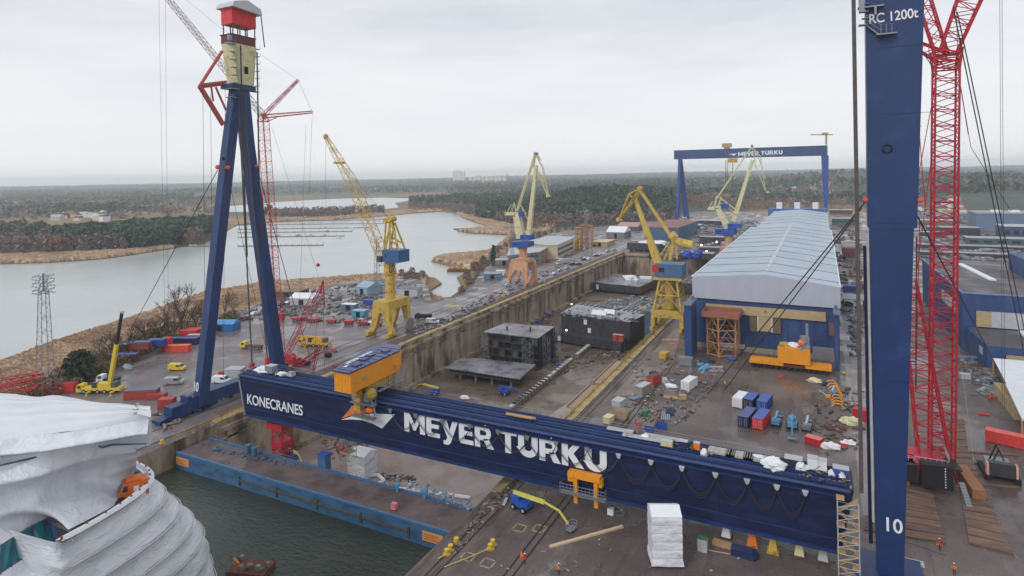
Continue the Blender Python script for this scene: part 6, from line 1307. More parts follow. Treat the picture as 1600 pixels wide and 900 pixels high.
for a in (
 ('red container with slate blue roof in the open left yard',222,622,0,red2,cs,32,9),
 ('small low red container right of the slate roofed one',245,623,0,red2,pm('brown_top',(150,84,76),.6),32,5.0,None,2.2,1.5),
 ('short red container nearest to the A-frame foot',261,637,0,red2,red2,32,4.0),
 ('dark brown container with blue roof at the front of the shore stack',193,564,0,pm('cont_brown',(104,60,58),.6),cpur,25,10),
 ('brick red container with blue roof behind the long brown one',200,548,0,red2,cpur,25,6),
 ('second brick red container with blue roof in the shore row',212,544,0,red2,cpur,25,5.5),
 ('red container under the brown stacked one',222,545,0,red2,rust,25,6),
 ('brown red container stacked on the shore row',222,545,2.65,pm('cont_brownred',(140,72,66),.6),cs,25,6),
 ('dark container below the blue stacked one',246,541,0,cdark,cdark,25,6),
 ('bright blue container stacked on the dark one',246,541,2.65,cblue,cpur,25,6),
 ('upright red frame container in the middle of the shore row',261,547,0,cr2,cr2,25,3,None,2.4,4.6),
 ('dark blue container with purple roof right of the red frame',272,538,0,cdark,cpur,25,7),
 ('long bright orange red container in front of the shore row',279,550,0,pm('cont_orangered',(226,84,62),.5),pm('cont_orange_top',(226,110,84),.5),25,8.5),
 ('dark blue container behind the long orange red one',297,538,0,cdark,cpur,25,6.5),
 ('grey roofed red container next to the A-frame leg',306,533,0,red2,lgrey,25,6),
 ('bright red container behind the dark blue ones, left of two',295,526,0,cr2,cr2,25,7),
 ('bright red container behind the dark blue ones, right of two',306,523,0,cr2,cr2,25,7),
 ('long red container lying behind the red boom sections',88,613,0,cr2,red,32,11),
 ('white container standing alone between yard clutter and blue containers',1077,606,0,white,white,78,6),
 ('white container behind the blue ones in the middle yard',1157,632,0,white,white,80,6),
 ('left blue container, farther one of the middle yard group',1174,634,0,cdark,cpur,80,6),
 ('left dark blue container, nearer one of the middle yard group',1168,660,0,cdark,pm('grey_blue_top',(84,96,140),.5),80,7.4),
 ('right blue container, farther one of the middle yard group',1195,637,0,cblue,cpur,80,6.4),
 ('red container with blue roof, nearer right one of the middle yard group',1190,663,0,cr2,cpur,80,7.4),
 ('small red container beside the timber in the pit side yard',1022,600,0,red2,rust,70,4.5),
 ('grey site container left of the yard clutter',1005,615,0,pm('site_grey',(150,140,128),.6),lgrey,75,5),
 ('long red tank container at the right edge of the picture',1576,695,0,pm('tank_red',(214,70,66),.5),pm('tank_top',(226,96,88),.5),-16,8),
 ('small red container on the quay right of the lifts',1272,694,0,red,pm('pink_top',(222,120,120),.6),-20,3.4,None,2,1.6),
 ('red container in front of the girder at the far right yard',1345,655,0,red,red,-20,3),
 ('orange red long container far up the left road',938,384,0,pm('cont_orangered',(226,84,62)),pm('cont_orangered',(226,84,62)),65,14)): container(*a)
def wheels(t,pts,r,w1,mat_r=None):
    for x,y in pts:
        wl=M().tube((x,y-w1/2,r),(x,y+w1/2,r),r,12).b('wheel',black,t,local=True); M().tube((x,y-w1/2-.02,r),(x,y+w1/2+.02,r),r*.5,8).b('rim',lgrey,wl,local=True)
def car(lb,px,py,deg,mat,kind='car',grp=None):
    p=at(px,py,.01); nm={'car':'parked_car','van':'delivery_van'}[kind]; t=thing(nm,lb,'car' if kind=='car' else 'van',p,grp,rz=rad(deg)); L_=4.4 if kind=='car' else 5.4; w1=1.8 if kind=='car' else 2.0
    if kind=='car': pr=[(-2.2,.35),(2.2,.35),(2.2,.8),(1.2,.95),(.6,1.42),(-1.1,1.46),(-1.9,1.0),(-2.2,.9)]; gl=[(.55,1.38),(1.12,.98),(-1.7,1.0),(-1.05,1.4)]
    else: pr=[(-2.7,.35),(2.7,.35),(2.7,1.0),(2.0,1.25),(1.3,2.05),(-2.6,2.1),(-2.7,1.9)]; gl=[(1.2,1.95),(1.85,1.3),(.2,1.3),(.2,1.95)]
    b=M(); b.ext([(x,-w1/2,z) for x,z in pr],(0,w1,0)); b.b('body',mat,t,local=True)
    b=M(); b.ext([(x,-w1/2-.015,z) for x,z in gl],(0,w1+.03,0)); b.b('side_window',glass,t,local=True)
    i=3 if True else 0; a,c=pr[3],pr[4]; b=M(); b.add([(a[0]-.02,-w1/2+.12,a[1]+.06),(a[0]-.02,w1/2-.12,a[1]+.06),(c[0]+.04,w1/2-.2,c[1]-.03),(c[0]+.04,-w1/2+.2,c[1]-.03)],[(0,1,2,3)]); b.v=[(x+.03,y,z+.03) for x,y,z in b.v]; b.b('windscreen',glass,t,local=True)
    for y in (-.6,.6): M().box(L_/2 if kind=='car' else 2.7,y,.6,.06,.35,.18).b('headlight',lgrey,t,local=True)
    wheels(t,[(x,y) for x in (-L_*.31,L_*.31) for y in (-w1/2+.05,w1/2-.05)],.33,.22); return t
car('silver delivery van parked in the open left yard',272,600,35,pm('silver',(176,180,186),.35,.3,.05,.5),'van')
car('yellow van with roof gear driving in the left yard',277,578,20,pm('van_yellow',(224,196,60),.5,0,.05,.5),'van')
car('white van beside the red tractor near the A-frame foot',346,598,20,white,'van')
car('white van parked beside the dock rails behind the yellow crane',676,505,20,white,'van')
car('small white car on the pavement under the orange crane',795,447,40,pm('pale_blue_car',(160,190,210),.4))
for k,(px,py,lb,m_) in enumerate(((874,405,'white van in front of the office block',white),(887,398,'second white car by the office block',white),(857,409,'red car before the long office',red),(832,418,'dark car left of the red one by the office',cdark),(930,385,'dark blue car on the road near the scaffold towers',cdark),(944,377,'white car far up the left road',white),(916,404,'white car parked at the dock rails',white),(924,400,'grey car parked at the dock rails',lgrey),(931,400,'white truck body near the orange one',white),(370,502,'dark car in the row behind the A-frame, left one',black),(379,500,'dark red car in the row behind the A-frame',pm('maroon',(96,44,48),.4)),(388,499,'dark maroon car in the row behind the A-frame, right one',pm('maroon',(96,44,48))),(785,428,'orange car on the bank left of the portal crane',pm('car_orange',(222,84,44),.4)),(1338,575,'person sized white cart near the shed corner',white))[:13]): car(lb,px,py,30 if k<9 else 10,m_)
for k in range(11):
    px=868+k*9+rg_.uniform(-2,2); py=428-(px-868)*.40+rg_.uniform(-1.5,1.5)-(2 if k%2 else 0); car('parked car in the row along the dock edge before the offices',px,py,62+rg_.uniform(-6,6),rg_.choice((white,lgrey,cdark,red,black)),grp='cars along the dock edge')
for k in range(9):
    car('parked car at the edge of the cluttered left yard',398+k*7.5,492-k*2.4+rg_.uniform(-1,1),100,rg_.choice((white,lgrey,cdark,black,pm('maroon',(96,44,48)))),grp='cars at the left yard edge')
for i in range(16):
    px=1310+rg_.random()*36; car('small car in the distant parking rows right of the shed end',px,322+rg_.random()*14,rg_.choice((0,90)),rg_.choice((white,lgrey,cdark,red)),grp='distant parked cars')
def person(lb,px,py,jac,z=0,helm=None,sx=0,pose=0):
    p=at(px,py,z); t=thing('person',lb,'person',p,rz=random.uniform(0,6.28)); me=bpy.data.meshes.new('body'); bm=bmesh.new()
    J=[(0,0,.95),(0,0,1.2),(0,0,1.42),(0,0,1.52),(0,.02,1.66),(.09,0,.9),(.11,.02+.08*pose,.5),(.12,-.05*pose,.06),(.13,.14-.05*pose,.03),(-.09,0,.9),(-.11,.02-.08*pose,.5),(-.12,.1*pose,.06),(-.13,.14+.1*pose,.03),(.19,0,1.4),(.26,.03,1.12),(.25,.16,.92),(-.19,0,1.4),(-.26,.03,1.12),(-.25,.16,.92)]
    R=[.15,.14,.15,.06,.105,.1,.07,.055,.045,.1,.07,.055,.045,.07,.05,.04,.07,.05,.04]; E_=[(0,1),(1,2),(2,3),(3,4),(0,5),(5,6),(6,7),(7,8),(0,9),(9,10),(10,11),(11,12),(2,13),(13,14),(14,15),(2,16),(16,17),(17,18)]
    me.from_pydata(J,E_,[]); o=bpy.data.objects.new('body',me); sc.collection.objects.link(o); o.parent=t; md=o.modifiers.new('skin','SKIN')
    for i,r in enumerate(R): me.skin_vertices[0].data[i].radius=(r,r)
    me.skin_vertices[0].data[0].use_root=True
    md.use_smooth_shade=True; o.modifiers.new('sub','SUBSURF').levels=1; o.modifiers['sub'].render_levels=1; me.materials.append(trous)
    j=M(); j.grid([[(.19*math.cos(a*math.pi/5)*k,.14*math.sin(a*math.pi/5)*k,z_) for a in range(11)] for z_,k in ((.84,1.05),(1.1,1.0),(1.35,1.12),(1.47,.7))]); 
    for s in (-1,1): j.tube((s*.19,0,1.41),(s*.27,.03,1.12),.085,7,r2=.07); j.tube((s*.27,.03,1.12),(s*.255,.14,.96),.07,7,r2=.055)
    j.b('jacket',jac,t,local=True); h=M(); h.ball((0,.02,1.74),.13,1,1.1,.7,8,5); h.b('helmet',helm or white,t,local=True); return t
for a in (('person in yellow vest standing left of two on the wet middle yard',1133,604,hivis,0),('person in red work clothes standing right of two on the middle yard',1141,604,hired,0),('person in yellow jacket beside the shed corner column',1319,588,hivis,0),
 ('person in dark red clothes, left of a pair near the trolley roof',510,556,pm('dark_red_cloth',(130,40,50),.7),0),('person in dark red clothes, right of a pair near the trolley roof',514.5,556,pm('dark_red_cloth',(130,40,50)),0),
 ('person in orange clothes at the bottom edge of the quay',873,898,oran,0),('person in red clothes near the steel plates at bottom',820,882,hired,0),('person in red clothes beside the left timber mats',1468,858,hired,0),('person in orange clothes at the bottom right edge',1491,898,oran,0),
 ('person in red clothes on the ship bow deck by the orange cabin',194,776,hired,19.5),('person in red clothes on the superstructure of the red crawler crane',1436,690,hired,0),('person in white clothes on the dock gate rim',641,765,white,-2.3)): person(*a[:4],z=a[4],pose=random.choice((-1,0,1)))
# ---- mobile crane with raised boom
def mobcrane(lb,px,py,deg,boom,el,black_ext,L_=12,colr=None):
    p=at(px,py,0); t=thing('mobile_crane',lb,'mobile crane',p,rz=rad(deg)); c=colr or pm('mob_yellow',(216,190,60),.5,0,.1,.5)
    M().box(0,0,.9,L_,2.5,.8).b('chassis',c,t,local=True); mb=M(); mb.ext([(-L_/2-1.2,-1.25,.5),(-L_/2+.6,-1.25,.5),(-L_/2+.6,-1.25,2.6),(-L_/2-.8,-1.25,2.6),(-L_/2-1.2,-1.25,1.5)],(0,2.5,0)); k_=mb.b('cab',c,t,local=True); mb=M(); mb.ext([(-L_/2-1.22,-1.1,1.6),(-L_/2-.86,-1.1,2.5),(-L_/2-.80,-1.1,2.5),(-L_/2-1.16,-1.1,1.6)],(0,2.2,0)); mb.ext([(-L_/2-.8,-1.28,1.6),(-L_/2+.3,-1.28,1.6),(-L_/2+.3,-1.28,2.4),(-L_/2-.7,-1.28,2.4)],(0,2.56,0)); mb.b('window',glass,k_,local=True)
    M().box(1.2,0,1.72,4.6,2.3,1.2).b('superstructure',c,t,local=True); M().box(4.0,0,1.8,1.3,2.4,1.4).b('counterweight',pm('cw_grey',(90,90,92),.6),t,local=True); M().box(-1.6,-.9,1.8,1.5,.8,1.5).b('crane_cab',glass,t,local=True)
    wheels(t,[(-L_/2+1.2+k*2.1,s*1.1) for k in range(5) for s in (-1,1)],.6,.4)
    q0=Vector((2.4,0,2.9)); d=Vector((-math.cos(el),0,math.sin(el))); q1=q0+d*boom*.55; mb=M(); mb.bar(q0,q1,.9,1.1); mb.b('boom',c,t,local=True); mb=M(); mb.bar(q1-d*.5,q0+d*boom,.6,.75); mb.b('boom_extension',black if black_ext else c,t,local=True); M().box((q0+d*boom).x,0,(q0+d*boom).z-.2,.9,.7,.7).b('boom_head',lgrey,t,local=True)
    for s in (-1,1):
        for x in (-2.6,4.6): mb=M(); mb.box(x,s*2.0,.7,.4,2.2,.35); mb.tube((x,s*3,0),(x,s*3,.9),.14,5); mb.tube((x,s*3,.0),(x,s*3,.12),.4,8); mb.b('outrigger',c,t,local=True)
mobcrane('yellow mobile crane with raised black telescopic boom in the left yard',160,612,205,0,0,True) if 0 else None
mobcrane('yellow mobile crane with raised black telescopic boom in the left yard',160,613,25,21,rad(101),True)
mobcrane('yellow mobile crane with lowered boom behind the red lattice mast',493,541,14,11,rad(3),False,11,pm('mob_gold',(206,164,56),.5,0,.1,.5))
def truck(lb,px,py,deg,cabm,bed,bl=5,bh=.5,name='flatbed_truck'):
    p=at(px,py,0); t=thing(name,lb,'truck',p,rz=rad(deg)); mb=M(); mb.ext([(-bl/2-2.2,-1.15,.5),(-bl/2-.2,-1.15,.5),(-bl/2-.2,-1.15,2.5),(-bl/2-1.7,-1.15,2.5),(-bl/2-2.2,-1.15,1.5)],(0,2.3,0)); c=mb.b('cab',cabm,t,local=True); mb=M(); mb.add([(-bl/2-2.22,-1,1.55),(-bl/2-2.22,1,1.55),(-bl/2-1.78,1,2.42),(-bl/2-1.78,-1,2.42)],[(0,1,2,3)]); mb.ext([(-bl/2-1.7,-1.17,1.5),(-bl/2-.6,-1.17,1.5),(-bl/2-.6,-1.17,2.3),(-bl/2-1.6,-1.17,2.3)],(0,2.34,0)); mb.b('window',glass,c,local=True)
    M().box(.1,0,.8,bl,2.4,bh).b('load_bed',bed,t,local=True); wheels(t,[(x,s*1.0) for x in (-bl/2-1.1,bl*.1,bl*.38) for s in (-1,1)],.48,.3)
truck('yellow flatbed truck behind the lifting strands in the left yard',397,545,12,pm('van_yellow',(224,196,60)),rust,6)
truck('white cab truck behind the yellow mobile crane',175,597,30,white,cdark,4,.6)
truck('grey box trailer truck parked beside the road near the dock',882,412,60,white,lgrey,9,2.6,'box_truck')
truck('black trailer with stacked black drums behind the yellow crane',665,499,20,black,black,5,1.4)
truck('white work boat trailer left of the yellow portal crane',575,507,20,lgrey,white,4,.5,'trailer_truck')
# SPMT with yellow house
t=thing('heavy_transporter','long orange self propelled platform trailer with rows of wheels before the shed','transporter',(-10,209,0)); 
for x0,x1 in ((-21.5,-11.6),(-5.6,1.6)): M().box((x0+x1)/2,207.6,1.3,x1-x0,5.0,.9).b('platform',yel2,t)
M().box(-8.6,207.6,1.1,6.2,5,.8).b('coupling_frame',pm('coupling_brown',(96,50,44),.6),t)
for k in range(13):
    for y in (205.4,209.8): w=M().tube((-20.4+k*1.72,y-.3,.62),(-20.4+k*1.72,y+.3,.62),.6,10).b('wheel',black,t)
t=thing('machine_house','golden yellow machinery house with white covers riding on the transporter','machinery house',(-8.6,207.6,2.3)); M().prism([(-13.2,204.8),(-4.2,204.8),(-4.2,211),(-12.6,211)],2.4,7.2).b('house',yel2,t); mb=M(); mb.box(-11.6,208,7.2,2.4,5.4,.3); mb.b('hatch',yel3,t); mb=M(); mb.ball((-8.3,208,7.3),2.2,1,.9,.35,10,6,.5); mb.b('white_cover',white,t)
mb=M(); mb.box(-5.6,206,6.6,2.2,2,4.4,.3); mb.box(-4.9,206,10.6,.7,.7,4.2); mb.tube((-7,205,6.8),(-5,205,9.8),.3,6); mb.b('hoist_unit',pm('hoist_grey',(134,136,142),.5,0,.3,1),t); M().ball((-6.5,205.4,9.0),1.1,1,1,.9).b('motor',oran,t)
# rust-orange scaffold platform frame
t=thing('platform_tower','rusty orange tubular tower with a boxed platform on top before the shed','platform tower',(-31,216,0)); mb=M(); ring=[(-35.6,213.4),(-31.6,211.0),(-26.6,213.6),(-26.2,219.5),(-34.6,219.8)]
for x,y in ring: mb.tube((x,y,0),(x,y,13.2),.28,6)
for z in (.4,4.5,8.8,12.6):
    for a,b_ in zip(ring,ring[1:]+ring[:1]): mb.tube((*a,z),(*b_,z),.2,5)
for z in (.4,4.5,8.8):
    for a,b_ in zip(ring,ring[1:]+ring[:1]): c=((a[0]+b_[0])/2,(a[1]+b_[1])/2); mb.tube((*a,z),(*c,z+4),.14,4); mb.tube((*b_,z),(*c,z+4),.14,4)
mb.b('lattice',rustor,t); mb=M(); mb.box(-31,215.6,13.2,12,9.6,.5); 
for y in (210.9,220.3): mb.box(-31,y,13.7,12,.25,1.2)
for x in (-36.9,-25.1): mb.box(x,215.6,13.7,.25,9.2,1.2)
mb.b('platform',pm('platform_brown',(150,98,80),.7,0,.2,.6),t)
for i,(px,py,h,lb) in enumerate(((905,388,17,'left of three tall orange scaffold frames by the left road'),(913,387,19,'middle of three tall orange scaffold frames by the left road'),(922,383,17,'right of three tall orange scaffold frames by the left road'))):
    p=at(px,py,0); t=thing('scaffold_rack',lb,'scaffold',p); M().lat(p,p+V3(0,0,h),4.2,4.2,6,.4,.25).b('frame',rustor,t); M().box(p.x,p.y,h,5.4,5.4,.4).b('platform',rustor,t)
p=at(899,388,0); t=thing('yellow_block','yellow machinery block at the left foot of the orange scaffolds','block',p); M().box(p.x-1,p.y,0,6,6,7).b('body',pm('block_yellow',(216,176,40),.5),t); M().box(p.x-1,p.y,7,6.4,6.4,.5).b('lid',yel3,t)
# boom lifts
def lift(lb,px,py,deg,base,boomm,raised=False,s=1.0,z=0,L_=9.5):
    p=at(px,py,z); t=thing('boom_lift',lb,'boom lift',p,rz=rad(deg)); mb=M(); mb.box(0,0,.7*s,3.6*s,2.2*s,.9*s); mb.box(-1.2*s,0,1.6*s,1.9*s,1.7*s,.7*s); mb.b('chassis',base,t,local=True); wheels(t,[(x*s,y*s) for x in (-1.2,1.2) for y in (-1.15,1.15)],.55*s,.4*s)
    q=[Vector((-2.0*s,0,2.5*s)),Vector((L_*.62*s,0,3.0*s)),Vector((L_*s,0,2.6*s)),Vector((L_*1.22*s,0,1.0*s))]; mb=M(); mb.bar(q[0],q[1],.5*s,.6*s); mb.b('boom',boomm,t,local=True); mb=M(); mb.bar(q[1],q[2],.26*s); mb.bar(q[2],q[3],.22*s,.3*s); mb.b('jib',boomm,t,local=True)
    b=M(); c=q[3]; b.box(c.x+.7*s,0,c.z-.6*s,1.2*s,2.0*s,.12*s)
    for x in (.1,1.3):
        for y in (-1,1): b.tube((c.x+x*s,y*s,c.z-.6*s),(c.x+x*s,y*s,c.z+.5*s),.05*s,3)
    for zz in (0,.5): [b.tube((c.x+.1*s,y*s,c.z+zz*s),(c.x+1.3*s,y*s,c.z+zz*s),.05*s,3) for y in (-1,1)]; b.tube((c.x+1.3*s,-s,c.z+zz*s),(c.x+1.3*s,s,c.z+zz*s),.05*s,3); b.tube((c.x+.1*s,-s,c.z+zz*s),(c.x+.1*s,s,c.z+zz*s),.05*s,3)
    b.b('basket',grey,t,local=True)
ly=pm('lift_yellow',(214,206,96),.5)
lift('blue boom lift with long yellow boom lowered over the front quay',816,795,-14,tblue2,ly,False,1.0,0,8.6)
lift('pale blue boom lift, left of three beside the blue containers',1213,664,85,tealp,tealp,False,.8,0,5)
lift('pale blue boom lift with long boom, middle of three beside the containers',1238,668,-88,tealp,tealp,False,.95,0,6)
lift('grey telehandler like lift, right of three beside the containers',1261,672,85,grey,lgrey,False,.8,0,5)
lift('blue boom lift on the dock floor below the flat deck section',788,616,-10,tblue2,tblue2,False,1.0,FLOOR,7)
lift('blue and yellow boom lift on the dock floor behind the trolley',678,616,180,tblue2,ly,False,1.0,FLOOR,7)
lift('small blue lift behind the blue cabinet beside the gate',456,717,-20,tblue2,ly,False,.9,FLOOR,6)
lift('blue truck like lift parked right of the middle yard containers',1302,618,80,tealp,lgrey,False,.7,0,4)
# bollards + ropes on the front quay
for px,py,lb in ((698,866,'yellow mooring bollard at the quay edge, nearest of three'),(704,859,'yellow mooring bollard at the quay edge, second of three'),(713,848,'yellow mooring bollard at the quay edge beside the gate end'),(766,858,'yellow mooring bollard standing back on the quay'),(770,851,'second yellow bollard standing back on the quay'),(253,693,'yellow machine bollard at the end of the A-frame sill')):
    p=at(px,py,0); t=thing('mooring_bollard',lb,'bollard',p); mb=M(); mb.tube(p,p+V3(0,0,.6),.30,10,r2=.25); mb.tube(p+V3(0,0,.6),p+V3(0,0,.85),.42,10); mb.b('post',pm('bollard_yellow',(214,178,60),.5,0,.15,1),t); M().tube(p,p+V3(0,0,.1),.7,10).b('base_plate',yel3,t)
rope=pm('rope_yellow',(190,170,96),.7)
def ropeo(P,r_,lb,m_=None): one('mooring_rope',lb,'rope',M().path(P,r_,5),m_ or rope)
ropeo([at(698,866,.8),at(660,884,-1.5),at(628,905,-5)],.09,'yellow mooring rope running from the quay bollards down to the basin water')
ropeo([at(766,856,.7),at(730,872,.3),at(694,886,.1)],.08,'yellow rope lying from the rear bollard to the quay edge')
ropeo([at(360,722,-2),at(335,738,-4),at(275,757,-5.9)],.07,'dark mooring line from the gate rim to the water',cablem)
ropeo([at(958,862,.05)]+[at(958-k*13,862-k*1,.05) for k in range(1,3)],.05,'short rope on the quay',rope) if 0 else None
# timber beams, plates and other clutter on the front quay
def plank(p,q,w1,h,lb,m_=None,name='timber_beam'): a,b_=at(*p),at(*q); one(name,lb,'beam',M().bar((a.x,a.y,h/2+.03),(b_.x,b_.y,h/2+.03),w1,h),m_ or pm('pale_timber',(206,182,150),.7,0,.12,1))
plank((859,856),(973,824),.55,.3,'long pale timber beam lying on the front quay')
plank((845,777),(852,763),1.0,.1,'short grey plank behind the blue boom lift',pm('grey_plank',(140,128,120),.8))
plank((986,795),(1004,770),.5,.1,'thin plank beside the orange clamp') if 0 else None
plank((786,790),(792,778),.6,.06,'pale strip on the quay edge rails',lgrey)
plank((1114,848),(1160,862),1.4,.5,'timber load on a pallet before the trestles',timber)
plank((1090,857),(1150,868),.12,.1,'red and white barrier rail lying before the trestles',pm('barrier',(206,160,150),.6)) 
cable(at(1180,838,.2),at(1305,892,.2),.07,'red and white barrier tape running past the trestles')
cable(at(1410,845,.5),at(1478,868,.5),.05,'barrier tape beside the left timber mats')
for (px,py,a_) in ((1163,869,0),(1098,860,1)):
    p=at(px,py,0)
    if a_: t=thing('waste_bin','white and green cabinet standing on the front quay','cabinet',p); M().box(p.x,p.y,0,1.5,1.1,2.0).b('body',lgrey,t); M().box(p.x,p.y,2.0,1.5,1.1,.12).b('lid',green,t)
    else: t=thing('tarp_boat','dark blue covered skip before the orange trestles','skip',p); mb=M(); mb.prism([(p.x-2,p.y-.7),(p.x+1.6,p.y-.9),(p.x+2.2,p.y),(p.x+1.6,p.y+.8),(p.x-2,p.y+.8)],0,1.1); mb.b('body',cdark,t); M().box(p.x-.3,p.y,1.1,3.2,1.3,.25).b('cover',pm('cover_blue',(50,60,96),.5),t)
RG=random.Random(21)
def clutter(lb,name,cat,px,py,kind,m_,s=1.0,deg=0,z=0):
    p=at(px,py,z); r=rad(deg); mb=M()
    if kind=='beams': 
        for k in range(5): c,s_=math.cos(r),math.sin(r); o=(k-2)*.45*s; mb.bar((p.x-c*2.4*s-s_*o,p.y-s_*2.4*s+c*o,z+.2+.06*(k%2)),(p.x+c*2.4*s-s_*o,p.y+s_*2.4*s+c*o,z+.2+.06*(k%2)),.3*s,.35*s)
    elif kind=='tarp': mb.ball((p.x,p.y,z+.25*s),1.2*s,1.5,.8,.7,10,6,.6)
    elif kind=='crate': 
        mb.box(p.x,p.y,z+.15,2*s,1.4*s,1.1*s,r); [mb.box(p.x+math.cos(r)*o*s,p.y+math.sin(r)*o*s,z,.2*s,1.4*s,.15,r) for o in (-.8,0,.8)]; mb.box(p.x,p.y,z+.15+1.1*s,2.1*s,1.5*s,.08,r)
    elif kind=='skip': mb.add([(p.x-1.2*s,p.y-.8*s,z),(p.x+1.2*s,p.y-.8*s,z),(p.x+1.2*s,p.y+.8*s,z),(p.x-1.2*s,p.y+.8*s,z),(p.x-1.7*s,p.y-s,z+1.3*s),(p.x+1.7*s,p.y-s,z+1.3*s),(p.x+1.7*s,p.y+s,z+1.3*s),(p.x-1.7*s,p.y+s,z+1.3*s)],[(3,2,1,0),(0,1,5,4),(1,2,6,5),(2,3,7,6),(3,0,4,7)])
    elif kind=='drum': 
        for k in range(5): mb.tube((p.x+RG.uniform(-1.2,1.2)*s,p.y+RG.uniform(-1,1)*s,z),(p.x,p.y,z+1) if 0 else (p.x+RG.uniform(-1.2,1.2)*s,p.y+RG.uniform(-.1,.1),z+1*s),.32*s,8)
    elif kind=='frame': mb.lat((p.x-2*s,p.y,z+.5),(p.x+2*s,p.y+.6,z+.9),1.0*s,1.0*s,5,.09,.06)
    one(name,lb,cat,mb,m_)
blst=pm('steel_blue',(132,150,170),.5)
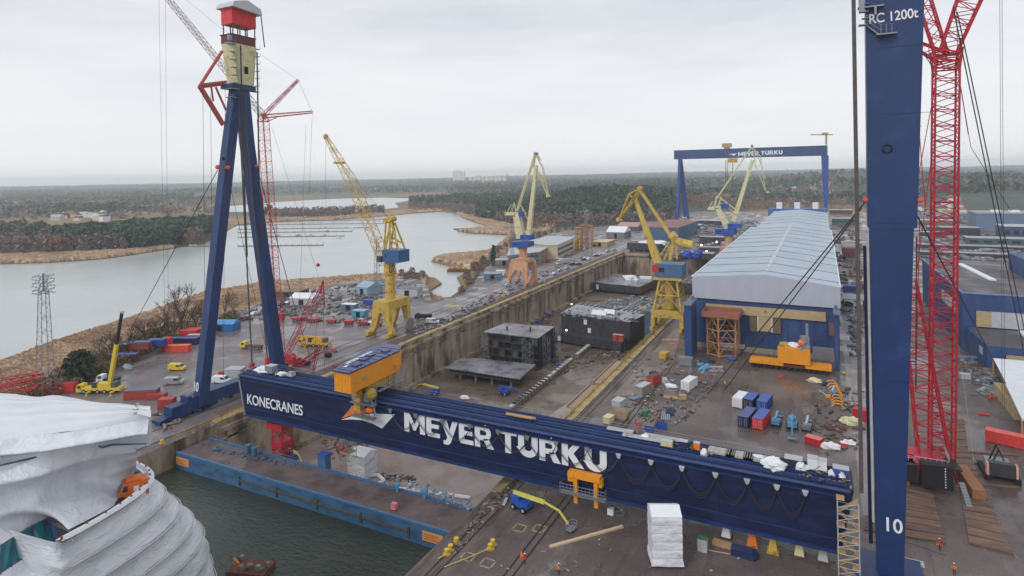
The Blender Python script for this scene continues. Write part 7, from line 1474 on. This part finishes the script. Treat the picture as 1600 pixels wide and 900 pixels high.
for a in (
 ('pale steel beams beside the brown beams, middle yard left','beam_stack','beams',1040,652,'beams',blst,1,100),
 ('dark steel beams lying behind the green skip','beam_stack','beams',1047,644,'beams',cdark,1,100),
 ('rusty beams before the pale timber crate','beam_stack','beams',1030,662,'beams',rust,.8,95),
 ('white plates propped beside the white container','plate_stack','plates',1035,597,'tarp',lgrey,1.3,0),
 ('white sheet pile left of the white container','sheet_pile','sheet',1047,605,'tarp',white,1.0,0),
 ('light steel plates behind the brown timber pile','plate_stack','plates',994,622,'beams',blst,.8,60),
 ('green skip standing in the yard clutter','waste_skip','skip',1009,648,'crate',green,.9,80),
 ('blue skip near the girder deck rail','waste_skip','skip',1034,669,'skip',tblue2,.8,0),
 ('second blue skip left of the first, near the girder rail','waste_skip','skip',1015,674,'skip',dblue,.7,0),
 ('red drums beside the blue skips','drum_group','drums',998,665,'drum',red,.7,0),
 ('open topped beige bin left of the yard clutter','open_bin','bin',968,652,'skip',pm('beige_bin',(164,148,128),.7),1.6,0),
 ('grey roofed site cabin behind the beige bin','site_cabin','cabin',967,636,'crate',lgrey,1.7,80),
 ('white flat roof cabin at the girder rail','site_cabin','cabin',951,660,'crate',cream,1.3,80),
 ('timber crate stack in the middle of the clutter','timber_crate','crate',1067,624,'crate',timber,.9,10),
 ('long timber beside the timber crate','timber_stack','timber',1048,622,'beams',timber,.8,5),
 ('grey machine base behind the white container','machine_bed','machine',1072,570,'crate',grey,2.0,0),
 ('light blue crate heap near the tubular tower','crate_heap','crates',1099,577,'drum',tealp,1.6,0),
 ('bent white frame beside the light blue heap','steel_trestle','trestle rack',1117,580,'frame',lgrey,1.2,0),
 ('blue tarpaulin heap behind the light blue crates','tarpaulin_heap','tarpaulin',1104,566,'tarp',cdark,1.3,0),
 ('blue tarpaulin and yellow hoses at the tubular tower foot','tarpaulin_heap','tarpaulin',1143,562,'tarp',dblue,.9,0),
 ('yellow equipment block left of the shed door guide','equipment_block','equipment',1038,560,'crate',yel3,1.7,80),
 ('red white scaffold frame above the yellow equipment block','steel_trestle','trestle rack',1047,537,'frame',pm('pale_red',(206,150,140),.6),1.4,60),
 ('blue tarpaulin on the small red container','tarpaulin_heap','tarpaulin',1022,584,'tarp',cdark,.8,0),
 ('red forklift like pallet truck in front of the transporter','pallet_truck','pallet truck',1217,590,'drum',red,.7,0),
 ('row of white bundles right of the red truck','bundle_row','bundles',1272,597,'tarp',cream,1.1,0),
 ('dark bundle next to the white bundle row','bundle_row','bundles',1290,602,'drum',cdark,.9,0),
 ('yellow pump beside the yellow frames','pump','pump',1294,622,'crate',yel2,.6,0),
 ('grey drum group left of the yellow frames','drum_group','drums',1285,615,'drum',grey,.8,0),
 ('white crumpled sheeting left of the right yard red container','sheeting_heap','sheeting',1297,700,'tarp',white,1.2,0),
 ('second white sheet strip near the box leg','sheeting_heap','sheeting',1325,694,'tarp',white,.9,0),
 ('red plates beside the white sheeting','plate_stack','plates',1312,696,'beams',red,.7,0),
 ('white crates near the box leg on the quay','crate_group','crates',1330,662,'tarp',cream,1.5,0),
 ('brown plank pile behind the white crates','timber_stack','timber',1306,670,'beams',rust,.9,20),
 ('light steel parts pile right of the red lattice tower','steel_parts','steel parts',1508,565,'frame',blst,1.6,0),
 ('steel frame pile behind the light steel parts','steel_parts','steel parts',1520,578,'frame',rust,1.4,30),
 ('white equipment box right of the red tower','equipment_box','equipment',1508,592,'crate',lgrey,1.2,10),
 ('pale tarpaulin heap beside the white canopy','tarpaulin_heap','tarpaulin',1543,615,'tarp',rubw,1.5,0),
 ('red scrap pieces heap left of the white canopy','scrap_heap','scrap',1550,622,'drum',pm('scrap_red',(190,80,70),.6),.8,0),
 ('red fallen barrier on the right road','fallen_barrier','barrier',1537,648,'beams',pm('barrier_red',(222,60,70),.6),.45,0),
 ('grey bundle at the quay foot of the box leg','bundle_row','bundles',1424,880,'beams',lgrey,.7,0),
 ('timber sticks left of the long red container','timber_stack','timber',120,605,'beams',timber,.9,20),
 ('red winch frame behind the long red container','winch_rack','winch frame',108,590,'frame',red,1.5,20),
 ('grey wrapped machine behind the yellow mobile crane','wrapped_machine','machine',200,577,'tarp',grey,1.4,0),
 ('dark trailer behind the mobile crane','flat_trailer','trailer',153,593,'beams',pm('trailer_dark',(70,72,72),.6),1.6,25),
 ('white cylinder pallet left of the A-frame foot','cylinder_pallet','pallet',215,634,'drum',lgrey,.6,0),
 ('red pipe stack near the A-frame foot','pipe_stack','pipes',276,632,'drum',rust,.7,0),
 ('pale plates left of the A-frame sill','plate_stack','plates',250,655,'beams',conc,1.1,30),
 ('white upright panel stack behind the girder end','panel_stack','panels',368,590,'crate',lgrey,2.6,20),
 ('red cabinet beside the white van','cabinet','cabinet',346,586,'crate',red,.8,20),
 ('white sheeting lumps behind the A-frame foot','sheeting_heap','sheeting',333,618,'tarp',white,1.3,0),
 ('blue and white net rack beside the panels','net_rack','rack',368,600,'frame',blst,.9,0),
 ('red spool near the trolley','cable_spool','spool',524,574,'drum',pm('spool_red',(176,80,80),.6),.8,0),
 ('red tarpaulin boat shape right of the two people','red_cover','cover',522,549,'tarp',red,.8,0),
 ('white oval sheet right of the dark machine','sheeting_heap','sheeting',523,550,'tarp',white,.7,0) if 0 else ('dark compressor right of the red crane ballast','compressor','compressor',513,558,'crate',dark,1.0,0),
 ('white fenced cage on the road beside the dock rails','fenced_cage','cage',709,484,'frame',cream,2.2,25),
 ('yellow frame on the rusty rail apron','yellow_trestle','trestle rack',782,465,'frame',yel3,1.5,25),
 ('blue lump on the rail apron','blue_machine','machine',734,486,'tarp',dblue,.8,0),
 ('white rumpled sheet on the dock floor behind the girder','sheeting_heap','sheeting',726,623,'tarp',white,1.1,0,FLOOR),
 ('blue machine on the dock floor by the far left wall','blue_machine','machine',853,494,'crate',tblue,1.4,0,FLOOR),
 ('white cylinder tank on the dock floor near the left wall','white_tank','tank',826,500,'drum',white,1.4,0,FLOOR),
 ('blue cargo on the dock floor right of the tank','blue_machine','machine',838,503,'tarp',tblue,1.4,0,FLOOR),
 ('blue generator right of the open four-deck block','generator','generator',875,573,'crate',tblue2,1.0,0,FLOOR),
 ('crane hook block heap at the orange crane foot','hook_heap','hook',718,480,'drum',grey,.5,0) if 0 else ('grey rigging heap at the left foot of the orange crane','rigging_heap','rigging',850,442,'drum',grey,1.3,0)): 
    nm=a[1]; clutter(a[0],nm,a[2],*a[3:])
one('blue_locker','tall blue locker block beside the yellow lattice tower crane','locker',M().box(*at(1020,520,FLOOR+9)[:2],FLOOR+6,5,8,13),pm('locker_blue',(66,94,120),.6,0,.2,.6))
p=at(1007,520,FLOOR); t=thing('grey_tank','tall grey cylinder with timber top beside the large black block','tank',p); M().tube(p,p+V3(0,0,11.5),1.6,12).b('body',grey,t); M().tube(p+V3(-2,0,11.6),p+V3(1.5,0,11.8),1.2,8).b('timber_top',timber,t)
# yellow stacked ring frames near the shed column
for k in range(9): p=at(1303+abs(4-k)*-.9+k*1.2,600+k*4.6,0); t=thing('curved_brace','curved yellow frame in the stack near the shed corner','frame','' if 0 else p,'stacked yellow frames'); M().path([(-1.4,0,.1),(-.7,.3,.9),(.6,.3,.9),(1.4,0,.1)],.16,4).b('tube',yel2,t,local=True)
# red modular transporter row behind the yellow crane
for k in range(7):
    p=at(437+k*0+ (k*27 if k<4 else 108+(k-4)*22),500+k*1.6,0); t=thing('red_transporter_module','red platform module with wheels in the row behind the red derrick mast','transporter module',p,'red transporter modules',rz=rad(20)); M().box(0,0,.9,4.2,2.4,.7 if k else 2.0).b('platform',red,t,local=True); wheels(t,[(x,y) for x in (-1.3,0,1.3) for y in (-1,1)],.45,.3)
# red boom sections on the ground at lower left
for i,(p0,p1,lb) in enumerate((((-20,622),(62,602),'nearest red lattice boom section lying at the left edge'),((-20,610),(60,596),'rear red lattice boom section lying at the left edge'),((40,625),(68,612),'short red lattice section before the long red container'))):
    a,b_=at(*p0),at(*p1); t=thing('boom_section',lb,'boom section',a); M().lat(a+V3(0,0,1.4),b_+V3(0,0,1.4),2.4,2.4,9,.16,.09).b('lattice',red,t); M().box(b_.x,b_.y,.1,2.2,2.4,2.5).b('end_frame',red,t)
# compact crane base at the far right
p=at(1562,745,0); t=thing('crane_carbody','dark tracked crane body with red white corners at the right edge','crane body',p)
M().box(p.x,p.y-1.6,.9,4.4,1.4,2.6).b('counterweight',pm('cw_dark',(60,62,66),.5),t); M().box(p.x,p.y+1.4,.9,4,4.4,1.6).b('body',grey,t); mb=M(); [mb.bar((p.x+a*1.2,p.y+2,2.5),(p.x,p.y+2.5,5.4),.2) for a in (-1,1)]; mb.tube((p.x-.8,p.y+1,2.6),(p.x+.4,p.y+2.2,4.6),.16,5); mb.b('mast_frame',black,t)
for a in (-1,1): M().box(p.x+a*2.3,p.y-1.7,1.0,.35,1.5,2.4).b('corner_marking',pm('corner_red',(220,170,160),.6),t); M().box(p.x+a*2.4,p.y+.8,.1,.9,7,.9).b('crawler_track',black,t)
for k in range(4): a_=at(1520+k*6,700+k*18); plank((1500+k*6,706+k*17),(1592,712+k*17),.6,.2,'%s sleeper under the dark tracked crane body'%('first','second','third','fourth')[k],mat_wood,'timber_sleeper')
# traffic cones and marker on quay
for k,(px,py,lb) in enumerate(((815,868,'orange cone left of the person in red at the bottom'),(1467,851,'orange marker cone at the left timber mats'),(1497,760,'orange cone by the right timber mats'))):
    p=at(px,py,0); t=thing('traffic_cone',lb,'cone',p); M().tube(p,p+V3(0,0,.8),.28,8,r2=.04).b('cone',oran,t); M().box(p.x,p.y,0,.6,.6,.05).b('base',oran,t)
# bright work lamps
for k,(px,py,z,lb) in enumerate(((225,641,.6,'bright work lamp on the ground below the slate roofed container'),(885,516,-8,'work lamp on the black ship block corner'),(893,475,-6,'work lamp at the dock left wall'),(1096,383,3,'work lamp among the far deck sections'),(1120,378,4,'second work lamp among the far deck sections'),(1104,393,2,'third work lamp among the far deck sections'),(800,578,FLOOR+1,'work lamp before the open four-deck block'))):
    p=at(px,py,z); t=thing('work_lamp',lb,'work lamp',p); M().ball(p,.35 if k==0 or py>450 else .7).b('lamp_glass',lampm,t); M().tube(p-V3(0,0,1.2 if z>1 else .5),p,.06,4).b('stand',black,t)
heap('yard_debris','',[(395,478),(450,462),(520,448),(596,440),(650,440),(664,455),(640,478),(560,492),(480,488),(440,494),(400,500),(375,496)],430,.25,1.2,rubw)
heap('yard_debris','',[(440,470),(596,446),(650,452),(600,500),(520,505),(450,500)],200,.3,1.2,rubm)
heap('apron_debris','',[(640,512),(700,492),(790,448),(900,402),(935,388),(930,396),(800,460),(650,528)],190,.2,.7,pm('brown_scrap',(96,72,66),.8,island=.5))
heap('apron_debris','',[(640,512),(700,492),(790,448),(900,402),(935,388),(930,396),(800,460),(650,528)],130,.3,1.0,rubw)
heap('yard_debris','',[(240,650),(300,615),(380,598),(385,612),(330,632),(262,676)],170,.2,.8,rubm)
heap('yard_debris','',[(990,560),(1060,560),(1130,566),(1120,600),(1075,660),(1020,676),(975,672),(985,620)],240,.12,.55,rubw)
heap('yard_debris','',[(990,560),(1060,560),(1130,566),(1120,600),(1075,660),(1020,676),(975,672),(985,620)],160,.15,.6,rubm)
heap('yard_debris','',[(1260,640),(1345,600),(1346,700),(1290,712)],140,.15,.7,rubm)
heap('quay_debris','',[(705,850),(745,798),(805,748),(820,748),(760,812),(712,870)],110,.12,.5,rubm)
heap('quay_debris','',[(620,742),(742,790),(735,800),(620,755)],60,.12,.5,blst,z=-2.3)
heap('quay_debris','',[(270,684),(470,728),(470,736),(266,690)],60,.1,.4,gblue,z=-2.3)
heap('yard_debris','',[(1500,560),(1560,590),(1580,640),(1520,590)],170,.2,.9,rubw)
heap('quay_debris','',[(740,900),(960,800),(1300,860),(1320,895)],70,.05,.25,rubw)
heap('deck_debris','',[(880,488),(1000,498),(990,503),(880,494)],40,.3,.9,rubw,z=-3.8)
# deck rows on the girder right half
heap('cable_debris','',[(1196,716),(1330,744),(1336,766),(1210,735)],70,.06,.3,rubm,z=GZ1+.6)
heap('cable_debris','',[(960,668),(1120,700),(1120,712),(965,678)],90,.1,.4,rubm,z=GZ1+.6)
heap('cable_debris','',[(385,572),(460,578),(455,588),(390,582)],70,.1,.4,rubw,z=GZ1+.6)
# ------------------------------------------------------------------ haze
hz=M(); hz.box(-800,4300,-9,17000,10000,146); o=hz.b('haze',bpy.data.materials.new('haze_air')); tag(o,kind='stuff')
mt=o.data.materials[0]; mt.use_nodes=True; n=mt.node_tree; n.nodes.clear(); ou=n.nodes.new('ShaderNodeOutputMaterial'); pv=n.nodes.new('ShaderNodeVolumePrincipled'); pv.inputs['Color'].default_value=(.9,.96,1,1); pv.inputs['Density'].default_value=.00013; pv.inputs['Anisotropy'].default_value=0; n.links.new(pv.outputs[0],ou.inputs['Volume'])
# ================================================================== SHORE TREES
def leafobj(name,C,Hh,wr,k,mat,parent=None,conical=False,lo=.2,sz=.1):
    V,F=crownquads(np.array(C,dtype=float),np.array(Hh,dtype=float),np.array(Hh,dtype=float)*wr,k,conical,lo,sz); o=npmesh(name,V,F,mat)
    if parent: o.parent=parent
    return o
def bare_tree(seed,h):
    rg=random.Random(seed); tr=M(); cr_=M()
    def grow(p,d,L_,r,dep):
        q=p+d*L_; (tr if dep<2 else cr_).tube(p,q,r,5 if dep<2 else 3,r2=r*.65)
        if dep>=5: return
        for k in range(3 if dep else 4):
            nd=(d+Vector((rg.uniform(-1,1),rg.uniform(-1,1),rg.uniform(-.15,.7)))*.75).normalized(); grow(p+d*L_*rg.uniform(.55,1),nd,L_*rg.uniform(.55,.8),r*.6,dep+1)
    t=thing('bare_tree','',''); grow(Vector((0,0,-.5)),Vector((rg.uniform(-.08,.08),rg.uniform(-.08,.08),1)).normalized(),h*.38,h*.02,0)
    tr.b('trunk',barkm,t,local=True); cr_.b('crown',barkm,t,local=True); return t
def conifer(h,seed):
    t=thing('spruce_tree','',''); tr=M(); tr.tube((0,0,-.5),(0,0,h*.92),h*.018,6,r2=.04); tr.b('trunk',barkm,t,local=True)
    leafobj('crown',[(0,0,0)],[h],.45,420,pinem,t,True,.08,.05); return t
def bush(h,mat,n=260,wr=1.2,name='shrub'):
    t=thing(name,'',''); leafobj('crown',[(0,0,0)],[h],wr,n,mat,t,False,.02,.055)
    tr=M(); [tr.tube((0,0,-.3),(random.uniform(-.4,.4)*h,random.uniform(-.4,.4)*h,h*.8),.05,3,r2=.02) for _ in range(7)]; tr.b('stem',barkm,t,local=True); return t
bts=[bare_tree(s,12) for s in (3,5,11)]; used=set()
def place(proto,loc,rz,label,cat,group,scale=1):
    if proto.name not in used: used.add(proto.name); o=proto; o.location=loc; o.rotation_euler=(0,0,rz); o.scale=(scale,)*3
    else: o=copy(proto,loc,rz,scale=scale)
    return tag(o,label,cat,group)
i=0
for px,py,s in ((212,558,.8),(228,552,.95),(246,546,1.0),(262,536,1.25),(283,528,1.5),(294,524,1.1),(306,518,1.0),(318,514,.9),(197,562,.9),(184,570,.8),(168,578,.8),(150,588,.75),(138,594,.7),(352,505,1.0),(366,500,.8),(176,566,.9),(240,540,.8),(272,530,.8)):
    a=at(px,py,-2); big=(px==283)
    place(bts[i%3],a,i*1.3,'tallest bare tree behind the stacked containers on the reedy shore' if big else 'leafless shore tree between the reeds and the yard of containers','tree',None if big else 'bare trees on the reedy shore',s*1.3); i+=1
cf=conifer(9,2); leafy=bush(11,pm('dark_evergreen',(60,72,54),.9,0,.3,.4,island=.4),700,.8,'evergreen_tree')
place(leafy,at(124,604,-1.5),0,'big bushy dark green tree beside the yellow mobile crane','tree',None,1.0)
place(cf,at(248,548,-1.5),1,'small dark spruce behind the blue stacked container','tree',None,.8)
place(cf,at(771,412,-3),1,'dark spruce on the bank left of the orange portal crane','tree',None,1.5)
b1=bush(4.8,bushm,420); b2=bush(5.4,autm,420)
for k,(px,py) in enumerate(((90,620),(100,612),(112,608),(140,600),(152,595),(165,590),(188,578),(203,570),(222,560),(300,526),(325,512),(270,538),(75,628),(30,642),(50,634),(10,650),(118,615),(108,592),(96,600),(146,580),(160,574),(172,566),(186,560),(196,552),(210,546),(224,540),(236,534),(252,530),(268,524),(284,518),(306,510),(134,588),(352,508),(364,504),(84,610),(64,618))):
    place(b1 if k%3 else b2,at(px,py,-1.8),k,'leafy shrub at the foot of the shore trees along the left yard','shrub','shrubs along the left shore',random.uniform(.8,1.2))
b3=bush(8,autm,420,.9,'autumn_tree'); b4=bush(8,birchm,380,.9,'thicket_tree')
for k,(px,py) in enumerate(((752,430),(745,440),(735,452),(762,420),(755,412),(768,405),(775,398),(782,392),(790,388),(800,384),(808,381),(818,378),(830,375),(842,372),(852,369),(862,366),(872,363),(884,360),(742,425),(730,440),(722,462),(896,362),(905,360),(942,356),(952,354),(650,440),(640,437),(628,434),(660,436),(644,431),(634,440))):
    n=k>24; place(b4 if (k%2 or n) else b3,at(px,py,-4),k,'bare thicket tree on the reedy spit behind the blue cabin crane' if n else ('leafless tree on the bank beside the dockside road' if k%2 else 'orange leaved tree on the bank beside the dockside road'),'tree','thicket on the spit' if n else ('bare bank trees' if k%2 else 'autumn bank trees'),random.uniform(.6,.95) if not n else .7)
